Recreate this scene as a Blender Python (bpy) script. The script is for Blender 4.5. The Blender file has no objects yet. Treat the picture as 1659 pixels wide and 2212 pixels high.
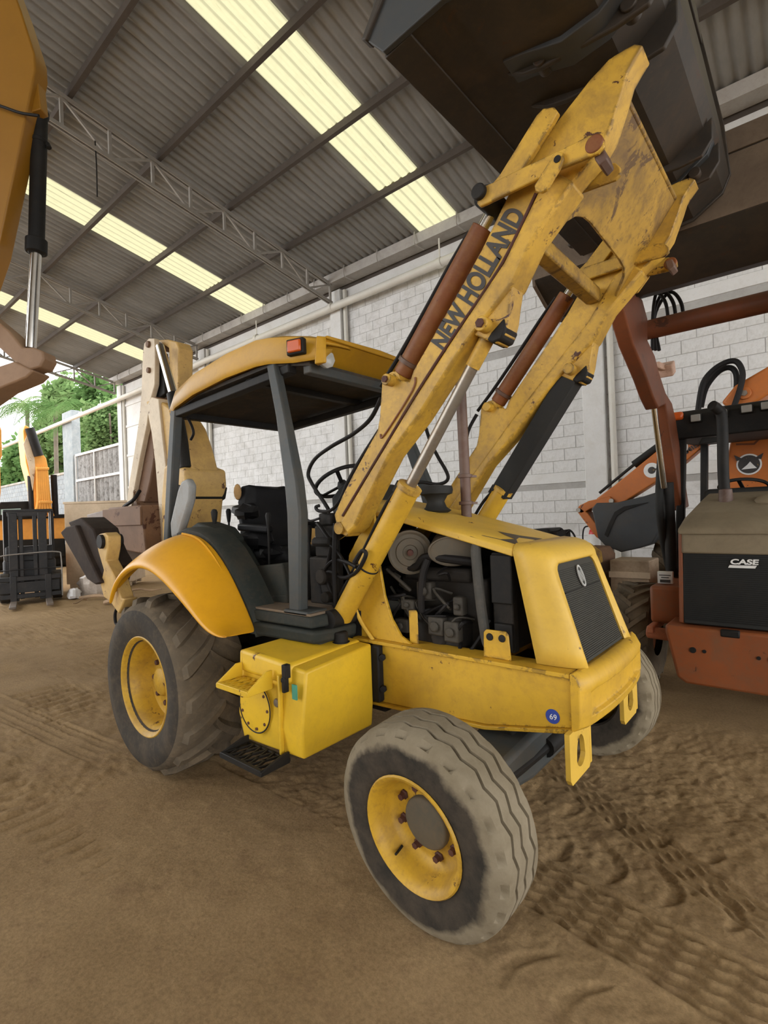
import bpy, bmesh, math, random
import numpy as np
from mathutils import Vector, Matrix

random.seed(7)
sc = bpy.context.scene
COL = sc.collection

# ------------------------------------------------------------------ camera
CAM = Vector((1.2, -2.71, 1.68))
F_PX, CX, CY = 1113.73, 829.5, 1106.0
RGT = Vector((0.76270255, 0.64570883, -0.03667332))
DWN = Vector((-0.03056465, -0.02065423, -0.99931937))
FWD = Vector((-0.6460268, 0.76330434, 0.00398283))
cam_data = bpy.data.cameras.new('camera')
cam_data.sensor_fit = 'HORIZONTAL'
cam_data.sensor_width = 36.0
cam_data.lens = 36.0 * F_PX / 1659.0
cam_data.clip_start = 0.05
cam_data.clip_end = 300
cam = bpy.data.objects.new('camera', cam_data)
COL.objects.link(cam)
cam.matrix_world = Matrix(((RGT.x, -DWN.x, -FWD.x, CAM.x), (RGT.y, -DWN.y, -FWD.y, CAM.y), (RGT.z, -DWN.z, -FWD.z, CAM.z), (0, 0, 0, 1)))
sc.camera = cam

# ------------------------------------------------------------------ world light and exposure
world = bpy.data.worlds.new('sky')
sc.world = world
world.use_nodes = True
wn = world.node_tree
wn.nodes.clear()
w_out = wn.nodes.new('ShaderNodeOutputWorld')
w_bg = wn.nodes.new('ShaderNodeBackground')
w_tc = wn.nodes.new('ShaderNodeTexCoord')
w_ns = wn.nodes.new('ShaderNodeTexNoise')
w_cr = wn.nodes.new('ShaderNodeValToRGB')
w_ns.inputs['Scale'].default_value = 2.2
w_ns.inputs['Detail'].default_value = 5
w_cr.color_ramp.elements[0].color = (0.92, 0.97, 1.04, 1)
w_cr.color_ramp.elements[1].color = (1.0, 0.99, 0.96, 1)
w_cr.color_ramp.elements[0].position = 0.35
w_cr.color_ramp.elements[1].position = 0.62
wn.links.new(w_tc.outputs['Generated'], w_ns.inputs['Vector'])
wn.links.new(w_ns.outputs['Fac'], w_cr.inputs['Fac'])
wn.links.new(w_cr.outputs['Color'], w_bg.inputs['Color'])
w_bg.inputs['Strength'].default_value = 6.0
wn.links.new(w_bg.outputs['Background'], w_out.inputs['Surface'])
sc.view_settings.view_transform = 'Standard'
sc.view_settings.look = 'None'
sc.view_settings.exposure = -0.33
sc.view_settings.gamma = 1.0
sc.view_settings.use_curve_mapping = False
sc.cycles.diffuse_bounces = 4
sc.cycles.glossy_bounces = 3
sc.cycles.max_bounces = 8

# ------------------------------------------------------------------ helpers
def ray(px, py):
    return RGT * ((px - CX) / F_PX) + DWN * ((py - CY) / F_PX) + FWD

def at(px, py, axis, val):
    """the point on the plane (axis = val) that was measured at this place of the photograph"""
    d = ray(px, py)
    return CAM + d * ((val - CAM[axis]) / d[axis])

def PY(y, pts):                       # outline in a plane y = const -> list of (x, z)
    r = []
    for p in pts:
        v = at(p[0], p[1], 1, y)
        r.append((v.x, v.z))
    return r

def PX(x, pts):                       # outline in a plane x = const -> list of (y, z)
    r = []
    for p in pts:
        v = at(p[0], p[1], 0, x)
        r.append((v.y, v.z))
    return r

class B:
    def __init__(s):
        s.bm = bmesh.new()
    def face(s, pts):
        vs = [s.bm.verts.new(p) for p in pts]
        try:
            return s.bm.faces.new(vs)
        except ValueError:
            return None
    def loops(s, rings, closed=True, cap=True):
        vr = [[s.bm.verts.new(p) for p in r] for r in rings]
        n = len(vr[0])
        for a, b in zip(vr[:-1], vr[1:]):
            for i in range(n if closed else n - 1):
                j = (i + 1) % n
                s.bm.faces.new((a[i], a[j], b[j], b[i]))
        if cap and closed:
            s.bm.faces.new(list(reversed(vr[0])))
            s.bm.faces.new(vr[-1])
        return vr
    def box(s, x0, x1, y0, y1, z0, z1):
        s.loops([[(x0, y0, z0), (x1, y0, z0), (x1, y1, z0), (x0, y1, z0)], [(x0, y0, z1), (x1, y0, z1), (x1, y1, z1), (x0, y1, z1)]])
        return s
    def obox(s, c, ux, uy, uz, hx, hy, hz):
        c, ux, uy, uz = Vector(c), Vector(ux), Vector(uy), Vector(uz)
        q = [(-1, -1), (1, -1), (1, 1), (-1, 1)]
        s.loops([[c + ux * hx * a + uy * hy * b + uz * hz * k for a, b in q] for k in (-1, 1)])
        return s
    def bar(s, p0, p1, w, h, up=(0, 0, 1)):
        p0, p1 = Vector(p0), Vector(p1)
        d = (p1 - p0)
        L = d.length
        d.normalize()
        side = d.cross(Vector(up))
        if side.length < 1e-4:
            side = d.cross(Vector((0, 1, 0)))
        side.normalize()
        u = side.cross(d)
        return s.obox((p0 + p1) / 2, d, side, u, L / 2, w / 2, h / 2)
    def exy(s, poly, y0, y1):          # (x, z) outline swept along y
        s.loops([[(x, y0, z) for x, z in poly], [(x, y1, z) for x, z in poly]])
        return s
    def exx(s, poly, x0, x1):          # (y, z) outline swept along x
        s.loops([[(x0, y, z) for y, z in poly], [(x1, y, z) for y, z in poly]])
        return s
    def exz(s, poly, z0, z1):
        s.loops([[(x, y, z0) for x, y in poly], [(x, y, z1) for x, y in poly]])
        return s
    def cyl(s, p0, p1, r0, r1=None, n=20):
        p0, p1 = Vector(p0), Vector(p1)
        r1 = r0 if r1 is None else r1
        d = (p1 - p0).normalized()
        a = d.orthogonal().normalized()
        b = d.cross(a)
        s.loops([[p + (a * math.cos(t) + b * math.sin(t)) * r for t in [2 * math.pi * i / n for i in range(n)]] for p, r in ((p0, r0), (p1, r1))])
        return s
    def lathe(s, prof, c, ax, n=32, closed_prof=False):
        """prof: list of (radius, offset along the axis)"""
        c, ax = Vector(c), Vector(ax).normalized()
        a = ax.orthogonal().normalized()
        b = ax.cross(a)
        rings = []
        for r, h in prof:
            rings.append([c + ax * h + (a * math.cos(t) + b * math.sin(t)) * max(r, 1e-4) for t in [2 * math.pi * i / n for i in range(n)]])
        if closed_prof:
            rings.append(rings[0])
            s.loops(rings, cap=False)
        else:
            s.loops(rings, cap=True)
        return s
    def tube(s, pts, r, n=8, sub=6):
        pts = smooth_path(pts, sub) if sub else [Vector(p) for p in pts]
        rings = []
        prev = None
        for i, p in enumerate(pts):
            d = (pts[min(i + 1, len(pts) - 1)] - pts[max(i - 1, 0)]).normalized()
            if prev is None:
                a = d.orthogonal().normalized()
            else:
                a = (prev - d * prev.dot(d)).normalized()
            prev = a
            b = d.cross(a)
            rr = r[min(i, len(r) - 1)] if isinstance(r, (list, tuple)) else r
            rings.append([p + (a * math.cos(t) + b * math.sin(t)) * rr for t in [2 * math.pi * k / n for k in range(n)]])
        s.loops(rings)
        return s
    def sphere(s, c, r, sx=1, sy=1, sz=1, n=12):
        m = Matrix.Translation(Vector(c)) @ Matrix.Diagonal((r * sx, r * sy, r * sz, 1))
        bmesh.ops.create_uvsphere(s.bm, u_segments=n, v_segments=max(6, n // 2), radius=1, matrix=m)
        return s
    def mirror_y(s):
        geo = bmesh.ops.duplicate(s.bm, geom=list(s.bm.verts) + list(s.bm.edges) + list(s.bm.faces))
        for v in geo['geom']:
            if isinstance(v, bmesh.types.BMVert):
                v.co.y = -v.co.y
        return s
    def flip_y(s):
        for v in s.bm.verts:
            v.co.y = -v.co.y
        return s
    def tf(s, m):
        s.bm.transform(m)
        return s
    def done(s, name, mat, parent=None, bevel=0.0, smooth=30, seg=2):
        bmesh.ops.remove_doubles(s.bm, verts=s.bm.verts, dist=1e-5)
        bmesh.ops.recalc_face_normals(s.bm, faces=s.bm.faces)
        me = bpy.data.meshes.new(name)
        s.bm.to_mesh(me)
        s.bm.free()
        return obj(name, me, mat, parent, bevel, smooth, seg)

def smooth_path(pts, sub=6):
    P = [Vector(p) for p in pts]
    if len(P) < 3:
        return P
    out = []
    for i in range(len(P) - 1):
        p0, p1, p2, p3 = P[max(i - 1, 0)], P[i], P[i + 1], P[min(i + 2, len(P) - 1)]
        for k in range(sub):
            t = k / sub
            out.append(0.5 * ((2 * p1) + (p2 - p0) * t + (2 * p0 - 5 * p1 + 4 * p2 - p3) * t * t + (3 * p1 - p0 - 3 * p2 + p3) * t ** 3))
    out.append(P[-1])
    return out

def obj(name, me, mat, parent=None, bevel=0.0, smooth=30, seg=2):
    o = bpy.data.objects.new(name, me)
    COL.objects.link(o)
    if mat is not None and not me.materials:
        me.materials.append(mat)
    if smooth:
        me.polygons.foreach_set('use_smooth', [True] * len(me.polygons))
        me.set_sharp_from_angle(angle=math.radians(smooth))
    if bevel:
        m = o.modifiers.new('edge', 'BEVEL')
        m.width = bevel
        m.segments = seg
        m.limit_method = 'ANGLE'
        m.angle_limit = math.radians(40)
        m.harden_normals = False
    if parent is not None:
        o.parent = parent
        if parent.type == 'EMPTY':
            o.matrix_parent_inverse = Matrix.Translation(-parent.location)
    return o

def thing(name, label, cat, loc=(0, 0, 0), group=None):
    o = bpy.data.objects.new(name, None)
    o.empty_display_size = 0.2
    COL.objects.link(o)
    o.location = loc
    tag(o, label, cat, group)
    return o

def tag(o, label=None, cat=None, group=None, kind=None):
    if label:
        o['label'] = label
    if cat:
        o['category'] = cat
    if group:
        o['group'] = group
    if kind:
        o['kind'] = kind
    return o

def text_mesh(body, size, extrude=0.0015, bold=0.0, spacing=1.0):
    cu = bpy.data.curves.new('lettering', 'FONT')
    cu.body = body
    cu.size = size
    cu.extrude = extrude
    cu.offset = bold
    cu.space_character = spacing
    o = bpy.data.objects.new('lettering', cu)
    COL.objects.link(o)
    bpy.context.view_layer.update()
    dg = bpy.context.evaluated_depsgraph_get()
    me = bpy.data.meshes.new_from_object(o.evaluated_get(dg))
    bpy.data.objects.remove(o)
    bpy.data.curves.remove(cu)
    return me

def lettering(name, body, size, origin, right, up, mat, parent, length=None, bold=0.0, spacing=1.0, italic=0.0):
    me = text_mesh(body, size, 0.001, bold, spacing)
    xs = [v.co.x for v in me.vertices]
    k = (length / (max(xs) - min(xs))) if length else 1.0
    R, U = Vector(right).normalized(), Vector(up).normalized()
    N = R.cross(U)
    O = Vector(origin)
    x0 = min(xs)
    for v in me.vertices:
        c = v.co.copy()
        v.co = O + R * ((c.x - x0) * k + italic * c.y) + U * c.y + N * c.z
    return obj(name, me, mat, parent, smooth=0)

# ------------------------------------------------------------------ materials
MATS = {}

def principled(name):
    m = bpy.data.materials.new(name)
    m.use_nodes = True
    nt = m.node_tree
    bsdf = nt.nodes['Principled BSDF']
    return m, nt, bsdf

def ramp(nt, fac, stops):
    r = nt.nodes.new('ShaderNodeValToRGB')
    el = r.color_ramp.elements
    while len(el) < len(stops):
        el.new(0.5)
    for e, (p, c) in zip(el, stops):
        e.position = p
        e.color = (c[0], c[1], c[2], 1) if not isinstance(c, (int, float)) else (c, c, c, 1)
    nt.links.new(fac, r.inputs['Fac'])
    return r.outputs['Color']

def noise(nt, scale, detail=4, rough=0.55, vec=None, dist=0.0):
    n = nt.nodes.new('ShaderNodeTexNoise')
    n.inputs['Scale'].default_value = scale
    n.inputs['Detail'].default_value = detail
    n.inputs['Roughness'].default_value = rough
    n.inputs['Distortion'].default_value = dist
    if vec is not None:
        nt.links.new(vec, n.inputs['Vector'])
    return n.outputs['Fac']

def mixc(nt, fac, a, b, mode='MIX'):
    m = nt.nodes.new('ShaderNodeMix')
    m.data_type = 'RGBA'
    m.blend_type = mode
    m.clamp_factor = True
    for sock, v in ((m.inputs[0], fac), (m.inputs[6], a), (m.inputs[7], b)):
        if isinstance(v, (int, float)):
            sock.default_value = v
        elif isinstance(v, (tuple, list)):
            sock.default_value = (v[0], v[1], v[2], 1)
        else:
            nt.links.new(v, sock)
    return m.outputs[2]

def bump(nt, bsdf, h, strength, dist):
    b = nt.nodes.new('ShaderNodeBump')
    b.inputs['Strength'].default_value = strength
    b.inputs['Distance'].default_value = dist
    nt.links.new(h, b.inputs['Height'])
    nt.links.new(b.outputs['Normal'], bsdf.inputs['Normal'])

def paint(name, col, rough=0.5, vary=0.18, rust=0.0, rust_col=(0.07, 0.025, 0.012), dirt=0.25, dirt_col=(0.19, 0.12, 0.06), metallic=0.0, scale=1.0, bumpy=0.0, spec=0.4, edge=0.0, edge_col=(0.045, 0.022, 0.013)):
    if name in MATS:
        return MATS[name]
    m, nt, bsdf = principled(name)
    tc = nt.nodes.new('ShaderNodeTexCoord').outputs['Object']
    d = [max(0, c * (1 - vary)) for c in col]
    u = [min(1, c * (1 + vary)) for c in col]
    c = ramp(nt, noise(nt, 2.3 * scale, 5, 0.6, tc), [(0.3, d), (0.7, u)])
    if dirt > 0:
        f = ramp(nt, noise(nt, 3.1 * scale, 6, 0.72, tc, 0.4), [(0.45, 0.0), (0.66, dirt)])
        c = mixc(nt, f, c, dirt_col)
        f = ramp(nt, noise(nt, 26 * scale, 4, 0.7, tc), [(0.5, 0.0), (0.68, dirt * 0.6)])
        c = mixc(nt, f, c, dirt_col)
    r_sock = None
    if rust > 0:
        f = ramp(nt, noise(nt, 6.5 * scale, 6, 0.72, tc, 0.6), [(0.655 - 0.16 * rust, 0.0), (0.68 - 0.16 * rust, 1.0)])
        c = mixc(nt, f, c, rust_col)
        r_sock = f
    if edge > 0:
        bv = nt.nodes.new('ShaderNodeBevel')
        bv.samples = 2
        bv.inputs['Radius'].default_value = 0.026
        ge = nt.nodes.new('ShaderNodeNewGeometry')
        dt = nt.nodes.new('ShaderNodeVectorMath')
        dt.operation = 'DOT_PRODUCT'
        nt.links.new(bv.outputs[0], dt.inputs[0])
        nt.links.new(ge.outputs['Normal'], dt.inputs[1])
        em = ramp(nt, dt.outputs['Value'], [(0.88, 1.0), (0.994, 0.0)])
        nm = ramp(nt, noise(nt, 9 * scale, 5, 0.75, tc, 0.3), [(0.58 - 0.16 * edge, 0.0), (0.62 - 0.16 * edge, 1.0)])
        c = mixc(nt, mixc(nt, 1.0, em, nm, 'MULTIPLY'), c, edge_col)
    nt.links.new(c, bsdf.inputs['Base Color'])
    bsdf.inputs['Roughness'].default_value = rough
    bsdf.inputs['Metallic'].default_value = metallic
    bsdf.inputs['Specular IOR Level'].default_value = spec
    if bumpy > 0:
        bump(nt, bsdf, noise(nt, 40 * scale, 6, 0.65, tc), bumpy, 0.01)
    MATS[name] = m
    return m

YEL = paint('machine_yellow', (0.56, 0.325, 0.024), 0.48, 0.10, rust=0.10, dirt=0.3, dirt_col=(0.24, 0.13, 0.03), edge=0.35)
YEL_ARM = paint('arm_yellow', (0.57, 0.335, 0.042), 0.5, 0.13, rust=0.22, dirt=0.55, dirt_col=(0.22, 0.125, 0.04), edge=0.55)
YEL_RUST = paint('scraped_yellow', (0.42, 0.245, 0.035), 0.6, 0.25, rust=0.42, rust_col=(0.12, 0.065, 0.022), dirt=0.9, dirt_col=(0.14, 0.08, 0.032), edge=0.6)
YEL_FENDER = paint('fender_orange_yellow', (0.66, 0.315, 0.010), 0.40, 0.07, dirt=0.15, dirt_col=(0.36, 0.16, 0.02))
YEL_HOOD = paint('hood_yellow', (0.63, 0.395, 0.055), 0.5, 0.08, rust=0.05, dirt=0.2, dirt_col=(0.30, 0.18, 0.05))
YEL_TANK = paint('tank_yellow', (0.68, 0.425, 0.022), 0.45, 0.10, rust=0.04, dirt=0.2, dirt_col=(0.32, 0.19, 0.04))
RUST = paint('rusty_cylinder', (0.17, 0.052, 0.014), 0.55, 0.3, rust=0.3, rust_col=(0.07, 0.02, 0.009), dirt=0.5, dirt_col=(0.26, 0.125, 0.04))
PIPE_RUST = paint('rusty_pipe', (0.10, 0.055, 0.04), 0.55, 0.35, rust=0.2, dirt=0.3, dirt_col=(0.2, 0.15, 0.11))
CHROME = paint('chrome_rod', (0.62, 0.60, 0.56), 0.18, 0.05, dirt=0.15, metallic=1.0)
STEEL_OLD = paint('worn_steel_rod', (0.30, 0.27, 0.23), 0.35, 0.15, dirt=0.5, metallic=0.7)
BLACK = paint('black_metal', (0.012, 0.0115, 0.011), 0.6, 0.3, dirt=0.25, dirt_col=(0.04, 0.03, 0.02), spec=0.2)
SHIELD = paint('grey_black_guard', (0.020, 0.020, 0.019), 0.65, 0.15, dirt=0.15, dirt_col=(0.05, 0.042, 0.03), spec=0.2)
GREYBLUE = paint('slate_post_paint', (0.048, 0.054, 0.054), 0.55, 0.18, dirt=0.35, dirt_col=(0.10, 0.075, 0.05), spec=0.3)
PLASTIC = paint('dark_green_grey_plastic', (0.026, 0.030, 0.026), 0.7, 0.2, dirt=0.45, dirt_col=(0.07, 0.053, 0.036), spec=0.2)
DUSTY = paint('dusty_floor_panel', (0.16, 0.12, 0.085), 0.85, 0.2, dirt=0.5)
RUBBER_F = paint('dusty_front_rubber', (0.215, 0.175, 0.115), 0.9, 0.12, dirt=0.45, dirt_col=(0.14, 0.10, 0.062), spec=0.15)
RUBBER_R = paint('dusty_rear_rubber', (0.105, 0.083, 0.058), 0.9, 0.3, dirt=0.7, dirt_col=(0.19, 0.14, 0.088), spec=0.15)
RUBBER_D = paint('dark_sidewall_rubber', (0.042, 0.036, 0.029), 0.85, 0.25, dirt=0.55, dirt_col=(0.11, 0.082, 0.054), spec=0.2)
RIM = paint('wheel_rim_yellow', (0.55, 0.32, 0.025), 0.5, 0.12, rust=0.10, dirt=0.6, dirt_col=(0.22, 0.115, 0.03))
HUB = paint('dusty_hub_grey', (0.085, 0.072, 0.050), 0.75, 0.1, dirt=0.3)
RUSTNUT = paint('rust_brown_nut', (0.07, 0.022, 0.016), 0.7, 0.3, dirt=0.2)
GRILLE = paint('grille_charcoal', (0.042, 0.040, 0.033), 0.75, 0.1, dirt=0.25, dirt_col=(0.065, 0.056, 0.04), spec=0.2)
BUCKET = paint('bucket_dark_steel', (0.030, 0.024, 0.018), 0.6, 0.3, rust=0.2, rust_col=(0.05, 0.028, 0.016), dirt=0.5, dirt_col=(0.065, 0.042, 0.025))
BUCKET_IN = paint('bucket_slate_steel', (0.036, 0.039, 0.041), 0.55, 0.2, dirt=0.4, dirt_col=(0.06, 0.048, 0.035))
ENGINE = paint('engine_dark', (0.016, 0.0145, 0.013), 0.7, 0.5, dirt=0.5, dirt_col=(0.045, 0.034, 0.024), spec=0.2)
FILTER = paint('filter_dusty_grey', (0.0992, 0.0837, 0.0608), 0.7, 0.12, dirt=0.3)
AMBER = paint('amber_lens', (0.55, 0.09, 0.012), 0.25, 0.1, dirt=0.2, dirt_col=(0.3, 0.1, 0.03))
LENS = paint('clear_lamp_lens', (0.36, 0.36, 0.34), 0.2, 0.1, dirt=0.2)
DECAL = paint('dark_decal', (0.038, 0.036, 0.036), 0.6, 0.1, dirt=0.1, rust=0.18, rust_col=(0.45, 0.28, 0.04))
WHITE_DECAL = paint('white_decal', (0.72, 0.72, 0.70), 0.6, 0.05, dirt=0.1)
BLUE_DECAL = paint('blue_decal', (0.03, 0.06, 0.30), 0.5, 0.1, dirt=0.1)
GREEN_DECAL = paint('green_decal', (0.05, 0.26, 0.17), 0.5, 0.1, dirt=0.1)
CREAM = paint('cream_boom_paint', (0.66, 0.55, 0.40), 0.6, 0.12, rust=0.22, rust_col=(0.22, 0.13, 0.07), dirt=0.4, dirt_col=(0.40, 0.28, 0.16))
SAND_YEL = paint('faded_boom_yellow', (0.58, 0.37, 0.12), 0.55, 0.12, rust=0.2, dirt=0.4, dirt_col=(0.25, 0.15, 0.07))
BROWN = paint('brown_bucket_steel', (0.19, 0.105, 0.06), 0.7, 0.25, rust=0.3, dirt=0.5, dirt_col=(0.14, 0.08, 0.05))
GREYSTEEL = paint('grey_bucket_steel', (0.36, 0.31, 0.29), 0.7, 0.15, dirt=0.5, dirt_col=(0.25, 0.18, 0.13))
ORANGE = paint('case_orange', (0.2376, 0.0662, 0.0187), 0.5, 0.14, rust=0.08, dirt=0.55, dirt_col=(0.17, 0.085, 0.045))
ORANGE_B = paint('clean_orange', (0.47, 0.135, 0.022), 0.45, 0.1, rust=0.05, dirt=0.3, dirt_col=(0.25, 0.10, 0.04))
ORANGE_D = paint('dusty_orange_arm', (0.1710, 0.0495, 0.0180), 0.5, 0.2, rust=0.15, dirt=0.5, dirt_col=(0.10, 0.045, 0.026))
TAN = paint('dusty_tan_hood', (0.2070, 0.1638, 0.1030), 0.75, 0.10, dirt=0.4, dirt_col=(0.14, 0.105, 0.065))
EXC_YEL = paint('excavator_yellow', (0.2720, 0.1258, 0.0109), 0.38, 0.08, dirt=0.15, dirt_col=(0.28, 0.13, 0.02))
EXC_ORANGE = paint('excavator_orange', (0.82, 0.38, 0.07), 0.45, 0.1, dirt=0.15, dirt_col=(0.5, 0.22, 0.06))
HOSE = paint('black_hose', (0.010, 0.009, 0.009), 0.6, 0.2, dirt=0.2, dirt_col=(0.04, 0.03, 0.022), spec=0.2)
RED = paint('extinguisher_red', (0.55, 0.02, 0.02), 0.35, 0.1, dirt=0.1)
WOOD = paint('pale_crate_wood', (0.60, 0.47, 0.33), 0.8, 0.12, dirt=0.3, dirt_col=(0.35, 0.24, 0.14))
WRAP = paint('plastic_wrap', (0.55, 0.48, 0.42), 0.4, 0.2, dirt=0.4)
STICK_M = paint('dead_wood', (0.30, 0.20, 0.12), 0.9, 0.3, dirt=0.3)
WHITE_WALL = paint('whitewashed_block', (0.68, 0.675, 0.665), 0.9, 0.09, dirt=0.45, dirt_col=(0.40, 0.385, 0.35), bumpy=0.12, spec=0.15, scale=1.2)
MORTAR = paint('grey_mortar_joint', (0.40, 0.39, 0.37), 0.95, 0.1, dirt=0.3, dirt_col=(0.25, 0.23, 0.2), spec=0.1)
PLASTER = paint('white_column_plaster', (0.68, 0.675, 0.66), 0.85, 0.05, dirt=0.3, dirt_col=(0.52, 0.49, 0.43), bumpy=0.08, spec=0.15)
PVC = paint('white_pvc_pipe', (0.62, 0.60, 0.54), 0.5, 0.04, dirt=0.2, dirt_col=(0.55, 0.48, 0.38))
STEEL_TRUSS = paint('grey_truss_steel', (0.30, 0.28, 0.25), 0.6, 0.12, dirt=0.25, dirt_col=(0.2, 0.16, 0.12))
PURLIN = paint('dark_purlin_steel', (0.085, 0.070, 0.058), 0.6, 0.15, dirt=0.25, dirt_col=(0.06, 0.045, 0.035), spec=0.2)
GUTTER = paint('galvanised_gutter', (0.40, 0.38, 0.35), 0.5, 0.12, dirt=0.35, dirt_col=(0.24, 0.2, 0.16))
PALM_TRUNK = paint('palm_trunk', (0.13, 0.11, 0.085), 0.9, 0.25, dirt=0.3)

def make_roof_mat():
    m, nt, b = principled('fibre_cement_sheet')
    tc = nt.nodes.new('ShaderNodeTexCoord').outputs['Object']
    g = nt.nodes.new('ShaderNodeObjectInfo').outputs['Random']
    c = ramp(nt, noise(nt, 1.4, 7, 0.65, tc), [(0.3, (0.225, 0.222, 0.212)), (0.7, (0.345, 0.34, 0.325))])
    c2 = ramp(nt, g, [(0.0, (0.84, 0.84, 0.84)), (1.0, (1.0, 1.0, 1.0))])
    c = mixc(nt, 1.0, c, c2, 'MULTIPLY')
    nt.links.new(c, b.inputs['Base Color'])
    b.inputs['Roughness'].default_value = 0.75
    b.inputs['Specular IOR Level'].default_value = 0.25
    return m

def make_skylight_mat():
    m = bpy.data.materials.new('yellowed_translucent_sheet')
    m.use_nodes = True
    nt = m.node_tree
    nt.nodes.clear()
    out = nt.nodes.new('ShaderNodeOutputMaterial')
    tc = nt.nodes.new('ShaderNodeTexCoord').outputs['Object']
    mp = nt.nodes.new('ShaderNodeMapping')
    mp.inputs['Scale'].default_value = (16, 3.0, 1)
    nt.links.new(tc, mp.inputs['Vector'])
    f = ramp(nt, noise(nt, 1.0, 8, 0.75, mp.outputs['Vector'], 0.5), [(0.60, 0.0), (0.72, 0.55)])
    f2 = ramp(nt, noise(nt, 9.0, 6, 0.7, tc), [(0.45, 0.0), (0.75, 0.25)])
    c = mixc(nt, f2, (0.30, 0.28, 0.17), (0.20, 0.184, 0.108))
    c = mixc(nt, f, c, (0.07, 0.062, 0.036))
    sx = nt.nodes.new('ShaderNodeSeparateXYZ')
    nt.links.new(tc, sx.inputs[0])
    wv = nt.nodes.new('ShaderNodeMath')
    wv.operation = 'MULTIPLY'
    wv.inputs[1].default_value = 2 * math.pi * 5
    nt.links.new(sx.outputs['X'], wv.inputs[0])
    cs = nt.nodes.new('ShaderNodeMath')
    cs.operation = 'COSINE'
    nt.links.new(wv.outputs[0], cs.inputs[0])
    wave_shade = ramp(nt, cs.outputs[0], [(0.0, 1.0), (0.55, 0.92), (0.9, 0.62)])  # rib shading of the waves, painted into the sheet colour
    c = mixc(nt, 1.0, c, wave_shade, 'MULTIPLY')
    tr = nt.nodes.new('ShaderNodeBsdfTranslucent')
    df = nt.nodes.new('ShaderNodeBsdfDiffuse')
    df.inputs['Color'].default_value = (0.45, 0.42, 0.28, 1)
    mx = nt.nodes.new('ShaderNodeMixShader')
    mx.inputs[0].default_value = 0.14
    nt.links.new(c, tr.inputs['Color'])
    nt.links.new(tr.outputs[0], mx.inputs[1])
    nt.links.new(df.outputs[0], mx.inputs[2])
    nt.links.new(mx.outputs[0], out.inputs['Surface'])
    return m

def make_ground_mat():
    m, nt, b = principled('brown_sandy_dirt')
    tc = nt.nodes.new('ShaderNodeTexCoord').outputs['Object']
    c = ramp(nt, noise(nt, 0.9, 6, 0.6, tc, 0.3), [(0.3, (0.25, 0.162, 0.078)), (0.7, (0.36, 0.245, 0.128))])
    f = ramp(nt, noise(nt, 60, 5, 0.7, tc), [(0.35, 0.75), (0.7, 1.12)])
    c = mixc(nt, 1.0, c, f, 'MULTIPLY')
    f = ramp(nt, noise(nt, 5.5, 8, 0.7, tc, 0.8), [(0.52, 0.0), (0.75, 0.5)])
    c = mixc(nt, f, c, (0.155, 0.09, 0.05))
    nt.links.new(c, b.inputs['Base Color'])
    b.inputs['Roughness'].default_value = 0.95
    b.inputs['Specular IOR Level'].default_value = 0.12
    bump(nt, b, noise(nt, 85, 6, 0.75, tc), 0.5, 0.012)
    return m

def make_leaf_mat(name, c1, c2):
    m = bpy.data.materials.new(name)
    m.use_nodes = True
    nt = m.node_tree
    nt.nodes.clear()
    out = nt.nodes.new('ShaderNodeOutputMaterial')
    tc = nt.nodes.new('ShaderNodeTexCoord').outputs['Object']
    c = ramp(nt, noise(nt, 1.1, 5, 0.6, tc), [(0.3, c1), (0.7, c2)])
    df = nt.nodes.new('ShaderNodeBsdfDiffuse')
    tr = nt.nodes.new('ShaderNodeBsdfTranslucent')
    nt.links.new(c, df.inputs['Color'])
    nt.links.new(c, tr.inputs['Color'])
    mx = nt.nodes.new('ShaderNodeMixShader')
    mx.inputs[0].default_value = 0.45
    nt.links.new(df.outputs[0], mx.inputs[1])
    nt.links.new(tr.outputs[0], mx.inputs[2])
    nt.links.new(mx.outputs[0], out.inputs['Surface'])
    return m

def make_tyre_mat(name, c, ax, R, r0):
    """dusty tread, darker wiped sidewall; the border follows the tyre's own radius"""
    m, nt, b = principled(name)
    tc = nt.nodes.new('ShaderNodeTexCoord').outputs['Object']
    sub = nt.nodes.new('ShaderNodeVectorMath')
    sub.operation = 'SUBTRACT'
    sub.inputs[1].default_value = c
    nt.links.new(tc, sub.inputs[0])
    cr = nt.nodes.new('ShaderNodeVectorMath')
    cr.operation = 'CROSS_PRODUCT'
    cr.inputs[1].default_value = ax
    nt.links.new(sub.outputs['Vector'], cr.inputs[0])
    ln = nt.nodes.new('ShaderNodeVectorMath')
    ln.operation = 'LENGTH'
    nt.links.new(cr.outputs['Vector'], ln.inputs[0])
    ad = nt.nodes.new('ShaderNodeMath')
    ad.operation = 'MULTIPLY_ADD'
    ad.inputs[1].default_value = 0.10
    nt.links.new(noise(nt, 7, 5, 0.6, tc), ad.inputs[0])
    nt.links.new(ln.outputs['Value'], ad.inputs[2])
    f = ramp(nt, ad.outputs[0], [(R * r0 + 0.038, 0.0), (R * r0 + 0.066, 1.0)])
    dark = ramp(nt, noise(nt, 9, 5, 0.7, tc), [(0.35, (0.030, 0.026, 0.021)), (0.65, (0.062, 0.049, 0.036))])
    tread = ramp(nt, noise(nt, 6, 6, 0.7, tc), [(0.3, (0.165, 0.132, 0.085)), (0.65, (0.235, 0.195, 0.135))])
    col = mixc(nt, f, dark, tread)
    nt.links.new(col, b.inputs['Base Color'])
    b.inputs['Roughness'].default_value = 0.9
    b.inputs['Specular IOR Level'].default_value = 0.15
    bump(nt, b, noise(nt, 55, 4, 0.6, tc), 0.25, 0.006)
    return m

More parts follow.
